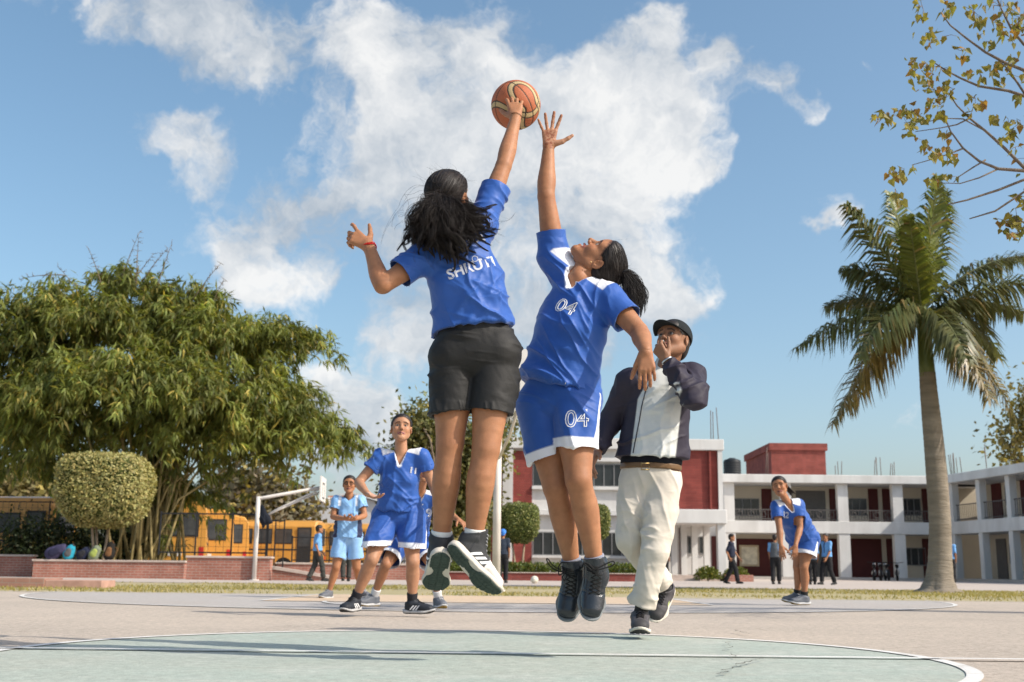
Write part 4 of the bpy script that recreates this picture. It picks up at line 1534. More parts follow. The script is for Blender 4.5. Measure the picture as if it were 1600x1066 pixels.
# pale shed roof far left
DS = 78
sh = empty('shed', (X_at(500, DS), DS, 0), 'pale grey metal shed behind the basketball hoop', 'building')
x0, x1, x2 = X_at(452, DS), X_at(545, DS), X_at(640, DS)
z0, z1, z2 = Z_at(838, DS, 500), Z_at(800, DS, 500), Z_at(772, DS, 540)
MB().add([(x0, DS, 0), (x1, DS, 0), (x2, DS, 0), (x2, DS, z1), (x1, DS, z2), (x0, DS, z1)] + [(x0, DS + 20, 0), (x1, DS + 20, 0), (x2, DS + 20, 0), (x2, DS + 20, z1), (x1, DS + 20, z2), (x0, DS + 20, z1)],
         [(0, 1, 2, 3, 4, 5), (11, 10, 9, 8, 7, 6), (0, 5, 11, 6), (2, 8, 9, 3)]).build('wall', mat('shed_wall', (.50, .50, .50), .7, .3, .08), sh, world=True)
MB().add([(x0 - .4, DS - .3, z1 + .01), (x1, DS - .3, z2 + .02), (x2 + .4, DS - .3, z1 + .01), (x0 - .4, DS + 20.3, z1 + .01), (x1, DS + 20.3, z2 + .02), (x2 + .4, DS + 20.3, z1 + .01),
          (x0 - .4, DS - .3, z1 + .15), (x1, DS - .3, z2 + .16), (x2 + .4, DS - .3, z1 + .15), (x0 - .4, DS + 20.3, z1 + .15), (x1, DS + 20.3, z2 + .16), (x2 + .4, DS + 20.3, z1 + .15)],
         [(6, 7, 10, 9), (7, 8, 11, 10), (0, 1, 7, 6), (1, 2, 8, 7), (0, 3, 4, 1), (1, 4, 5, 2), (0, 6, 9, 3), (2, 5, 11, 8)]).build('roof', mat('shed_roof', (.58, .58, .57), .5, .4, .08), sh, world=True)

# far tree line closing the horizon
rg = np.random.default_rng(77)
n = 26000
xs = rg.uniform(-190, 190, n); top = 3.2 + 2.6 * vnoise(np.stack([xs * .11, xs * 0, xs * 0], 1)) + 1.4 * vnoise(np.stack([xs * .5, xs * 0 + 4, xs * 0], 1))
C = np.stack([xs, 125 + rg.random(n) * 12, rg.random(n) ** .7 * top], 1)
V, F, k = leaves_mesh(C, rand_dirs(rg, n), rand_dirs(rg, n), np.full(n, 1.0), np.full(n, .75), 'oval')
tag(mesh_np('far_trees', V, F, LEAF('leaf'), None, leaf_colors(rg, n, k, (.10, .115, .05), .35, .1), smooth=False), 'distant line of green trees beyond the school grounds', 'trees', kind='stuff')

# ------------------------------------------------------------------ people
SKIN = np.array([.37, .172, .086])
M_SKIN = mat('skin', rough=.54, spec=.30, var=.13, vscale=26, bump=.0007, bscale=200, attr=True, sss=.12, var2=.22, v2scale=9, tint2=(.30, .11, .06))
M_JERSEY = mat('jersey_cloth', rough=.52, spec=.26, var=.05, vscale=9, bump=.0003, bscale=500, attr=True, sheen=.25, crease=[(.006, 5.0, (0, .7, 0), (1, 1, 3.2), 0.0), (.004, 9.0, (0, -.5, .3), (1, 1, 2.6), 4.0)])
M_COTTON = mat('cotton_cloth', rough=.8, spec=.2, var=.07, vscale=11, bump=.0006, bscale=420, attr=True, crease=[(.006, 5.0, (0, .7, 0), (1, 1, 3.2), 0.0), (.004, 9.0, (0, -.5, .3), (1, 1, 2.6), 4.0)])
M_NYLON = mat('nylon_cloth', rough=.62, spec=.25, var=.06, vscale=10, bump=.0006, bscale=160, attr=True, crease=[(.006, 5.0, (0, .7, 0), (1, 1, 3.2), 0.0), (.004, 9.0, (0, -.5, .3), (1, 1, 2.6), 4.0)])
M_HAIR = mat('hair', (.016, .011, .0085), rough=.5, spec=.38, var=.55, vscale=70, bump=.001, bscale=260, stretch=(1, 1, .3))
M_EYE = mat('eyeball', rough=.12, spec=.5, var=0, attr=True)
M_SHOE = mat('shoe_upper', rough=.6, spec=.3, var=.1, vscale=30, bump=.001, bscale=300, attr=True)
M_LEATHER = mat('shoe_leather', rough=.26, spec=.6, var=.15, vscale=14, bump=.0025, bscale=45, attr=True)
M_SOLE = mat('shoe_sole', rough=.75, spec=.2, var=.1, vscale=20, bump=.0008, bscale=200, attr=True)
M_LACE_K = mat('lace_black', (.015, .014, .014), .7, .2, .1)
M_LACE_W = mat('lace_grey', (.35, .35, .36), .8, .2, .1)
M_WHITE_PRINT = mat('white_print', (.78, .79, .80), .6, .25, .05)
M_GREY_PRINT = mat('pale_print', (.55, .58, .66), .6, .25, .05)

HEAD_CACHE = {}


def mix(a, b, t):
    return np.asarray(a)[None, :] * (1 - t)[:, None] + np.asarray(b)[None, :] * t[:, None]


def head_local(h, male=False, smile=False):
    key = (h, male, smile)
    if key in HEAD_CACHE:
        return HEAD_CACHE[key]
    v = Vox((-.1, -.13, -.15), (.1, .135, .125), h)
    X, Y, Z = (1, 0, 0), (0, 1, 0), (0, 0, 1)
    v.add(ball((0, -.018, .033), .078, [(Y, 1.24), (Z, 1.03)]), .02)
    v.add(ball((0, .024, -.03), .062, [(Z, 1.36), (Y, 1.02)]), .03)
    jw = .006 if male else 0
    for s in (-1, 1):
        v.add(pr((s * .05, -.005, -.052), (s * .014, .07, -.098), .02 + jw, .017 + jw), .03)
        v.add(ball((s * .036, .056, -.026), .027), .02)
    v.add(ball((0, .073, -.1), .017 + jw * .6, [(X, 1.3)]), .018)
    v.add(pr((-.042, .07, .022), (.042, .07, .022), .013), .018)
    v.add(ball((0, .045, .045), .05, [(X, 1.15)]), .03)
    for s in (-1, 1):
        v.sub(ball((s * .032, .098, .001), .0165, [(X, 1.25)]), .014)
    v.add(pr((0, .082, .008), (0, .106, -.026), .0075, .0115), .012)
    for s in (-1, 1):
        v.add(ball((s * .0115, .097, -.033), .0085), .006)
    lips = [((-.024, .081, -.064), (0, .093, -.059)), ((.024, .081, -.064), (0, .093, -.059))]
    low = [((-.021, .081, -.067), (0, .091, -.072)), ((.021, .081, -.067), (0, .091, -.072))]
    if smile:
        lips = [((-.03, .073, -.057), (0, .092, -.058)), ((.03, .073, -.057), (0, .092, -.058))]
        low = [((-.028, .073, -.062), (0, .089, -.077)), ((.028, .073, -.062), (0, .089, -.077))]
    for a, b in lips:
        v.add(pr(a, b, .0042, .0062), .007)
    for a, b in low:
        v.add(pr(a, b, .0045, .0075), .007)
    v.sub(pr((-.02, .094, -.0655), (.02, .094, -.0655), .0028 if not smile else .0052), .003)
    for s in (-1, 1):   # upper lids
        v.add(pr((s * .019, .0805, .0085), (s * .045, .0735, .0075), .0046), .005)
        v.add(pr((s * .021, .0790, -.0100), (s * .043, .0735, -.0085), .0040), .006)
        E = [((s * .92, -.4, 0), .42)]
        v.add(ball((s * .078, -.012, -.008), .031, [(unit((1, s * -.35, 0)), .33), (Y, .66)]), .006)
        v.sub(ball((s * .088, -.006, -.006), .017, [(X, .5), (Y, .6)]), .005)
    V, Q = v.mesh()
    V = relax(V, Q, 1, .35)
    C = np.tile(SKIN, (len(V), 1))
    x, y, z = V.T
    ax = np.abs(x)
    lip = np.zeros(len(V))
    for a, b in lips + low:
        a, b = np.array(a), np.array(b)
        t = np.clip(((V - a) @ (b - a)) / ((b - a) @ (b - a)), 0, 1)
        d = np.linalg.norm(V - a - t[:, None] * (b - a), axis=1)
        lip = np.maximum(lip, 1 - sstep(d, .0055, .0095))
    C = C * (1 - lip)[:, None] + np.array([.27, .085, .07]) * lip[:, None]
    inner = ((np.abs(z + .0655) < .0042) & (ax < .021) & (y > .07))
    C[inner] = (.50, .44, .38) if smile else (.06, .02, .02)
    brow = (1 - sstep(np.abs(z - (.0245 - np.maximum(ax - .036, 0) * .6)), .003, .0065)) * (ax > .012) * (ax < .054) * (y > .045)
    C = C * (1 - brow * .88)[:, None] + np.array([.012, .009, .008]) * (brow * .88)[:, None]
    de = np.sqrt(((ax - .0315) / 1.55) ** 2 + (z - .001) ** 2)
    lash = ((1 - sstep(np.abs(de - .0075), .001, .0042)) * (z > -.001) + .45 * (1 - sstep(de, .009, .017))) * (y > .05)
    lash = np.clip(lash, 0, 1) * .6
    C = C * (1 - lash)[:, None] + np.array([.03, .016, .012]) * lash[:, None]
    nost = (1 - sstep(np.sqrt((ax - .0075) ** 2 + (z + .0405) ** 2 + (y - .1) ** 2), .003, .007)) * .8
    C = C * (1 - nost)[:, None] + np.array([.04, .015, .01]) * nost[:, None]
    blush = (1 - sstep(np.linalg.norm(V - np.array([.04, .07, -.03]), axis=1), .015, .04)) + (1 - sstep(np.linalg.norm(V - np.array([-.04, .07, -.03]), axis=1), .015, .04))
    C = C * (1 + blush[:, None] * np.array([.10, .02, .0]))
    # scalp and soft hairline
    dl = (y - .083) * .70 - (z - .060) * .71
    hl = (1 - sstep(dl + .008 * (vnoise(V * 120) - .5), -.006, .008)) * sstep(z + .35 * y, -.055, -.035)
    earm = 1 - sstep(np.sqrt((ax - .08) ** 2 + (y - .0) ** 2 * 1.2 + (z + .01) ** 2), .030, .042)
    hl = hl * (1 - earm) * (ax < .085)
    C = C * (1 - hl)[:, None] + np.array([.014, .010, .009]) * hl[:, None]
    HEAD_CACHE[key] = (V, Q, C)
    return HEAD_CACHE[key]


def frame(f, u):
    f = unit(f)
    u = np.asarray(u, float)
    u = unit(u - f * (u @ f))
    r = np.cross(f, u)
    return np.stack([r, f, u], 1)      # columns: right, forward, up


def hair_cap_local(h, hairline=.066, thick=.009, male=False, low=-.065):
    v = Vox((-.11, -.15, -.14), (.11, .13, .14), h)
    X, Y, Z = (1, 0, 0), (0, 1, 0), (0, 0, 1)
    v.add(ball((0, -.019, .034), .078 + thick, [(Y, 1.2), (Z, 1.03)]), .02)
    v.add(ball((0, -.05, -.03), .058 + thick * .6, [(Z, 1.1)]), .03)
    v.add(ball((0, .04, .05), .052 + thick * .45, [(X, 1.13)]), .03)
    n = unit((0, .70, -.71))
    X_, Y_, Z_ = v._grid(np.zeros(3, int), v.n)
    p0 = np.array([0, .083, hairline])
    d = (Y_ - p0[1]) * n[1] + (Z_ - p0[2]) * n[2] + 9.0 * np.maximum(np.abs(X_) - .045, 0) ** 2 * 0
    d = np.broadcast_to(d, v.F.shape).astype(np.float32)
    d = d - .006
    k = .034
    hh = np.maximum(k - np.abs(v.F - d), 0) / k
    v.F = np.maximum(v.F, d) + hh * hh * k * .25
    v.sub(ball((0, .005, -.1), .05), .01)
    # leave the ears free
    for s in (-1, 1):
        v.sub(ball((s * .085, .004, -.016), .034, [(Y, .85)]), .012)
    V, Q = v.mesh()
    return V, Q


def tubes_np(curves, radii, n=4):
    """curves: (M, S, 3), radii: (M, S) -> one mesh"""
    curves, radii = np.asarray(curves, float), np.asarray(radii, float)
    M, S, _ = curves.shape
    T = np.gradient(curves, axis=1)
    T /= np.linalg.norm(T, axis=2, keepdims=True) + 1e-9
    ref = np.where(np.abs(T[..., 2:3]) < .85, np.array([0, 0, 1.0]), np.array([1.0, 0, 0]))
    U = np.cross(T, ref); U /= np.linalg.norm(U, axis=2, keepdims=True) + 1e-9
    W = np.cross(T, U)
    an = np.arange(n) * 2 * np.pi / n
    V = curves[:, :, None, :] + radii[:, :, None, None] * (U[:, :, None, :] * np.cos(an)[None, None, :, None] + W[:, :, None, :] * np.sin(an)[None, None, :, None])
    base = np.arange(M)[:, None, None] * S * n + np.arange(S - 1)[None, :, None] * n
    k = np.arange(n)[None, None, :]
    k2 = (k + 1) % n
    Q = np.stack([base + k, base + k2, base + n + k2, base + n + k], -1).reshape(-1, 4)
    return V.reshape(-1, 3), Q


def bundle(guides, count, spread, r, seed=0, curl=0.0, curl_f=3.0, S=22, tip=.25, fray=1.0, clumps=0):
    """hair around guide polylines; strands gather into wavy clumps that share their curl and close up at the tip"""
    rg = np.random.default_rng(seed)
    G = []
    for pts in guides:
        pts = np.asarray(pts, float)
        d = np.r_[0, np.cumsum(np.linalg.norm(np.diff(pts, axis=0), axis=1))]
        t = np.linspace(0, d[-1], S)
        q = np.stack([np.interp(t, d, pts[:, i]) for i in range(3)], 1)
        for _ in range(3):
            q[1:-1] = (q[:-2] + 2 * q[1:-1] + q[2:]) / 4
        G.append(q)
    tt = np.linspace(0, 1, S)
    nc = clumps or max(4, count // 14)
    CL = []
    for i in range(nc):
        a, b = rg.integers(len(G)), rg.integers(len(G))
        w = rg.random() * .45
        q = G[a] * (1 - w) + G[b] * w
        q = q + rg.normal(size=3) * spread * (.4 + .6 * np.sin(tt * np.pi * .6))[:, None] + rg.normal(size=3) * (spread * fray) * (tt ** 2)[:, None]
        if curl:
            ph = rg.random() * 6.28
            e1 = unit(rg.normal(size=3)); e2 = unit(np.cross(e1, rg.normal(size=3)))
            am = curl * (tt ** 1.1) * rg.uniform(.5, 1.5)
            fq = curl_f * rg.uniform(.7, 1.25)
            q = q + (e1 * np.cos(ph + tt * 6.28 * fq)[:, None] + e2 * np.sin(ph + tt * 6.28 * fq)[:, None]) * am[:, None]
        cutl = rg.uniform(.78, 1.0)
        CL.append(np.stack([np.interp(tt * cutl, tt, q[:, k]) for k in range(3)], 1))
    out, rad = [], []
    for i in range(count):
        q = CL[rg.integers(nc)]
        off = rg.normal(size=3) * spread * .55
        env = (.55 + .6 * np.sin(np.clip(tt * 1.15, 0, 1) * np.pi) - .45 * tt ** 3)
        ph = rg.random() * 6.28
        q = q + off * env[:, None] + unit(rg.normal(size=3)) * (np.sin(ph + tt * 9) * .0022)[:, None]
        out.append(q)
        rr = r * rg.uniform(.5, 1.25) * (1 - (1 - tip) * tt ** 2.5)
        rr[-1] *= .2
        rad.append(rr)
    return tubes_np(out, rad, 3)


def hand_prims(W, d, n, right, s=1.0, curls=None, spread=None, thumb=None):
    """curls: 4 x (mcp,pip,dip) degrees towards the palm normal n; spread: 4 degrees towards thumb side"""
    d = unit(d)
    n = unit(np.asarray(n, float) - d * (np.asarray(n, float) @ d))
    t = np.cross(d, n) * (1 if right else -1)
    curls = curls or [(15, 20, 12)] * 4
    spread = spread or [6, 2, -3, -8]
    base = [(.088, .027), (.091, .009), (.086, -.009), (.077, -.026)]
    lens = [(.040, .024, .020), (.044, .027, .021), (.041, .025, .020), (.032, .019, .018)]
    rad = [.0088, .0090, .0086, .0075]
    palm, fing = [], []
    for i in range(4):
        y, x = base[i]
        b = W + (d * y + t * x) * s
        w0 = W + (d * .012 + t * x * .45) * s
        palm.append(pr(w0, b, .0155 * s, .0118 * s))
        a = math.radians(spread[i])
        dirv = d * math.cos(a) + t * math.sin(a)
        acc = 0
        p = b
        rr = rad[i] * s
        for j in range(3):
            acc += math.radians(curls[i][j])
            dd = dirv * math.cos(acc) + n * math.sin(acc)
            q = p + dd * lens[i][j] * s
            fing.append((i, pr(p, q, rr, rr * .93)))
            rr *= .93
            p = q
    th = thumb or (.72, .62, .25)
    tb = W + (d * .022 + t * .020 + n * .006) * s
    td = unit(t * th[0] + d * th[1] + n * th[2])
    t1 = tb + td * .046 * s
    palm.append(pr(tb, t1, .0175 * s, .0125 * s))
    td2 = unit(td * .9 + d * .3)
    t2 = t1 + td2 * .033 * s
    t3 = t2 + unit(td2 + d * .12 - n * .1) * .025 * s
    fing.append((4, pr(t1, t2, .0112 * s, .0098 * s)))
    fing.append((4, pr(t2, t3, .0098 * s, .0078 * s)))
    return palm, fing


def make_hand(W, EL, d, n, right, s, h, wr, **kw):
    palm, fing = hand_prims(W, d, n, right, s, **kw)
    fo = unit(EL - W)
    arm = pr(W + fo * .05, W + unit(d) * .012, wr * 1.05, wr * .95)
    lo, hi = bounds(palm + [f for _, f in fing] + [arm], .01)
    v = Vox(lo, hi, h)
    v.add(arm, .01)
    for p in palm:
        v.add(p, .010 * s)
    for _, p in fing:
        v.add(p, .0045 * s)
    V, Q = v.mesh()
    V = relax(V, Q, 1, .3)
    C = np.tile(SKIN, (len(V), 1))
    d_, n_ = unit(d), unit(n)
    n_ = unit(n_ - d_ * (n_ @ d_))
    N = vert_normals(V, Q)
    pal = sstep(N @ n_, .0, .6) * sstep((V - W) @ d_, .0, .03)
    C = C * (1 - pal * .55)[:, None] + np.array([.47, .27, .18]) * (pal * .55)[:, None]
    # nails
    for i, p in fing:
        pass
    return V, Q, C


SHOE_CACHE = {}


def shoe_local(style, h, cdir=(0, 0, 1)):
    """x right, y toe, z up, origin on the ground under the ankle"""
    key = (style['id'], h, cdir)
    if key in SHOE_CACHE:
        return SHOE_CACHE[key]
    X, Y, Z = (1, 0, 0), (0, 1, 0), (0, 0, 1)
    lo, hi = (-.085, -.16, -.01), (.085, .23, .22)

    def outline(v, grow=0.0):
        x, y, z = v._grid(np.zeros(3, int), v.n)
        def cap(ax, ay, bx, by, ra, rb):
            ex, ey = bx - ax, by - ay
            t = np.clip(((x - ax) * ex + (y - ay) * ey) / (ex * ex + ey * ey), 0, 1)
            return np.sqrt((x - ax - t * ex) ** 2 + (y - ay - t * ey) ** 2) - (ra + (rb - ra) * t)
        d = cap(0, -.036, 0, .04, .036, .035)
        for e in (cap(0, .04, .002, .115, .034, .047), cap(.002, .115, .003, .158, .047, .037)):
            k = .02
            hh = np.maximum(k - np.abs(d - e), 0) / k
            d = np.minimum(d, e) - hh * hh * k * .25
        zz = z - np.maximum(y - .09, 0) ** 2 * 2.2 - np.maximum(-.03 - y, 0) ** 2 * 3
        return d - grow, x, y, zz
    top = style.get('top', .145) if style.get('high') else .098
    # upper: body of the shoe, clipped to the sole outline, then the collar along the shin
    cd = unit(cdir)
    fd_ = unit(np.array([0, 1.0, 0]) - cd * cd[1])
    an = np.array([0, -.005, .085])
    v = Vox(lo, hi, h)
    v.add(pr((0, -.022, .05), (0, .05, .052), .036, .036, [(X, .95)]), .02)
    v.add(pr((0, .04, .055), (.002, .153, .040), .038, .034, [(X, 1.34)]), .03)
    d, x, y, zz = outline(v, .0)
    v.F = np.maximum(v.F, d.astype(np.float32) - .001)
    cl = top - .085
    v.add(pr(an - cd * .035, an + cd * (cl + .04), .043, .047), .03)
    v.add(pr(an + fd_ * .02 - cd * .01, an + fd_ * .022 + cd * (cl + .05), .032, .030), .02)
    v.F = np.maximum(v.F, (.016 - zz + 0 * v.F).astype(np.float32))
    v.cut(an + cd * cl - fd_ * .02, unit(cd - fd_ * .22))
    v.sub(pr(an + cd * .0, an + cd * .25, .038, .042), .005)
    UV, UQ = v.mesh()
    UV = relax(UV, UQ, 1, .3)
    UN = vert_normals(UV, UQ)
    x, y, z = UV.T
    g = lambda d, w: np.exp(-(d / w) ** 2)
    dsp = -.0022 * g(y - (.108 - 9 * x ** 2), .0028) * (z > .02)                    # toe-cap seam
    dsp += -.0020 * g(np.abs(x) - (.023 + .10 * np.maximum(y - .04, 0) * .4), .0024) * (y > .02) * (y < .108) * (z > .045)   # eyestay edge
    dsp += -.0020 * g(y + .012 + .25 * (z - .04), .0026) * (z < top - .02)        # heel counter
    ca = (UV - an) @ cd
    dsp += .004 * np.sin(np.clip((ca - (cl - .034)) / .03, 0, 1) * np.pi) * (((UV - an) @ fd_) < .02)   # padded collar
    dsp += .0022 * (vnoise(np.stack([x * 30, y * 90, z * 40], 1)) - .5) * sstep(y, .05, .08) * (1 - sstep(y, .12, .15))   # flex creases
    UV = UV + UN * dsp[:, None]
    # midsole
    v = Vox(lo, hi, h)
    d, x, y, zz = outline(v, .003)
    th = .032 - .10 * np.clip(y, 0, .2) * .6
    bulge = .0025 * np.sin(np.clip(zz / .03, 0, 1) * np.pi)
    f = np.maximum(np.maximum(d - bulge, zz - th), .007 - zz)
    v.F = (f + 0 * v.F).astype(np.float32)
    MV, MQ = v.mesh()
    # outsole with waist gap and grooves
    v = Vox(lo, hi, h)
    d, x, y, zz = outline(v, .001)
    f = np.maximum(np.maximum(d, zz - .010), -zz)
    gap = np.sqrt((np.abs(x) - .052) ** 2 + (y - .043) ** 2) - .034
    f = np.maximum(f, -gap)
    gr = np.minimum(np.abs(((y * 62 + np.sin(x * 90) * .35) % 1.0) - .5) * 2 / 62 - .0022, np.abs(((x * 38 + .5) % 1.0) - .5) * 2 / 38 - .002)
    gr = np.maximum(gr, zz - .005)
    f = np.maximum(f, -gr)
    v.F = (f + 0 * v.F).astype(np.float32)
    OV, OQ = v.mesh()
    SHOE_CACHE[key] = ((UV, UQ), (MV, MQ), (OV, OQ), (an, cd, fd_, cl))
    return SHOE_CACHE[key]


def make_shoe(person_, A, fd, fu, style, h, s=1.0, K=None):
    fr = frame(fd, fu)
    cdir = (0, 0, 1)
    if K is not None:
        c_ = fr.T @ unit(np.asarray(K) - np.asarray(A))
        cdir = tuple(np.round(unit(c_), 2))
    O = np.asarray(A) - fr[:, 2] * .085 * s
    (UV, UQ), (MV, MQ), (OV, OQ), (an, cd, fd_, cl) = shoe_local(style, h, cdir)
    def W(V):
        return O + (np.asarray(V) * s) @ fr.T
    upm = M_LEATHER if style.get('leather') else M_SHOE
    sh = mesh_np('shoe', W(UV), UQ, upm, person_, style['upper'](UV))
    mesh_np('midsole', W(MV), MQ, M_SOLE, sh, style['mid'](MV))
    mesh_np('outsole', W(OV), OQ, M_SOLE, sh, style['out'](OV))
    bv = bvh_of(UV, UQ)
    if style.get('laces'):
        mb = MB()
        ys = np.linspace(.035, .105, 6)
        for i in range(5):
            for sg in (-1, 1):
                pts = []
                for t in np.linspace(0, 1, 5):
                    xx = sg * (.021 - .042 * t)
                    yy = ys[i] + (ys[i + 1] - ys[i]) * t
                    zt = .15
                    hit = bv.ray_cast(Vector((xx, yy, zt)), Vector((0, 0, -1)))[0]
                    pts.append((xx, yy, (hit.z if hit else .06) + .0022))
                mb.tube(W(pts), .0021 * s, 5)
        if style.get('high'):
            for tz in np.linspace(.0, cl - .012, 4):
                pts = []
                for t in np.linspace(-1, 1, 7):
                    o_ = an + cd * tz + np.array([.028 * t, 0, 0])
                    hit = bv.ray_cast(Vector(o_ + fd_ * .15), Vector(-fd_), .2)[0]
                    pts.append((np.array(hit) if hit else o_ + fd_ * .045) + fd_ * .002)
                mb.tube(W(pts), .0024 * s, 5)
        mb.build('laces', style['laces'], sh, True, world=True)
    if style.get('stripes'):
        for side in (-1, 1):
            for i in range(3):
                y0 = -.002 + i * .024
                pts2 = []
                for (u, w) in ((0, 0), (.012, 0), (.034, 1), (.022, 1)):
                    pts2.append((u, w))
                grid = []
                Fq = []
                n = 5
                for a in range(n):
                    t = a / (n - 1)
                    yy0 = y0 + .030 * t
                    zz0 = .032 + .034 * t
                    for e in (0, .013):
                        hit, nor, _, _ = bv.ray_cast(Vector((side * .12, yy0 + e, zz0)), Vector((-side, 0, 0)))
                        if hit is None:
                            hit, nor, _, _ = bv.find_nearest(Vector((side * .045, yy0 + e, zz0)))
                        grid.append(np.array(hit) + np.array(nor) * .0016)
                for a in range(n - 1):
                    q = (2 * a, 2 * a + 1, 2 * a + 3, 2 * a + 2)
                    Fq.append(q)
                mesh_np('stripe', W(grid), Fq, style['stripes'], sh)
    return sh, (O, fr, s, bv)


def flat(c):
    c = np.array(c)
    return lambda V: np.tile(c, (len(V), 1))


def limb_segs(pts, n=11):
    """smooth chain of short tapered segments through the given (point, radius) stations"""
    p = np.array([list(q[0]) + [q[1]] for q in pts], float)
    d = np.r_[0, np.cumsum(np.linalg.norm(np.diff(p[:, :3], axis=0), axis=1))]
    d = d / d[-1]
    m = np.gradient(p, d, axis=0) if len(p) > 2 else np.tile((p[1] - p[0])[None], (2, 1))
    t = np.linspace(0, 1, n + 1)
    i = np.clip(np.searchsorted(d, t, side='right') - 1, 0, len(d) - 2)
    hseg = d[i + 1] - d[i]
    u = ((t - d[i]) / hseg)[:, None]
    H = hseg[:, None]
    q = (2 * u ** 3 - 3 * u ** 2 + 1) * p[i] + (u ** 3 - 2 * u ** 2 + u) * H * m[i] + (-2 * u ** 3 + 3 * u ** 2) * p[i + 1] + (u ** 3 - u ** 2) * H * m[i + 1]
    return [pr(q[j, :3], q[j + 1, :3], q[j, 3], q[j + 1, 3]) for j in range(n)]


def limb(v, pts, k):
    sg = limb_segs(pts)
    for j, p in enumerate(sg):
        v.add(p, k if j == 0 else .0025)


def lerp(a, b, t):
    return np.asarray(a) * (1 - t) + np.asarray(b) * t


def torso_frame(J):
    su = unit(J['neck'] - J['pelvis'])
    la = unit(J['shR'] - J['shL'])
    lac = unit(la - su * (la @ su))
    lh = J['hipR'] - J['hipL']
    lah = unit(lh - su * (lh @ su))
    fc = np.cross(su, lac)
    fh = np.cross(su, lah)
    return su, lac, lah, fc, fh


def torso_prims(J, g, s, waist=0.0, down=.0, bust=0.0, wide=1.0, belly=0.0):
    su, la, lh, fc, fh = torso_frame(J)
    nk, pv = J['neck'], J['pelvis']
    L = np.linalg.norm(nk - pv)
    c1, c2, c3, c4 = lerp(nk, pv, .27), lerp(nk, pv, .42), lerp(nk, pv, .68), lerp(nk, pv, .97)
    c1 = c1 + fc * .01
    mid = unit(fc + fh)
    w = wide
    out = [pr(c1, c2, (.128 * w + g) * s, (.138 * w + g) * s, [(fc, .72), (su, .8)]),
           pr(c2, c3, (.138 * w + g) * s, (.128 * w + g + waist) * s, [(mid, .74)]),
           pr(c3, c4, (.128 * w + g + waist) * s, (.152 * w + g + waist * .6) * s, [(fh, .74)])]
    if down:
        out.append(pr(c4, c4 - su * down, (.152 * w + g + waist * .6) * s, (.158 * w + g + waist * .7) * s, [(fh, .76)]))
    sh = [pr(J['shR'], lerp(nk, c1, .5), (.05 * w + g) * s, (.062 + g) * s), pr(J['shL'], lerp(nk, c1, .5), (.05 * w + g) * s, (.062 + g) * s)]
    if bust:
        for sg in (-1, 1):
            out.append(ball(lerp(nk, pv, .44) + la * sg * .062 * s + fc * .065 * s, (bust + g * .6) * s))
    if belly:
        out.append(ball(lerp(nk, pv, .74) + mid * .04 * s, .12 * s + belly))
    return out, sh


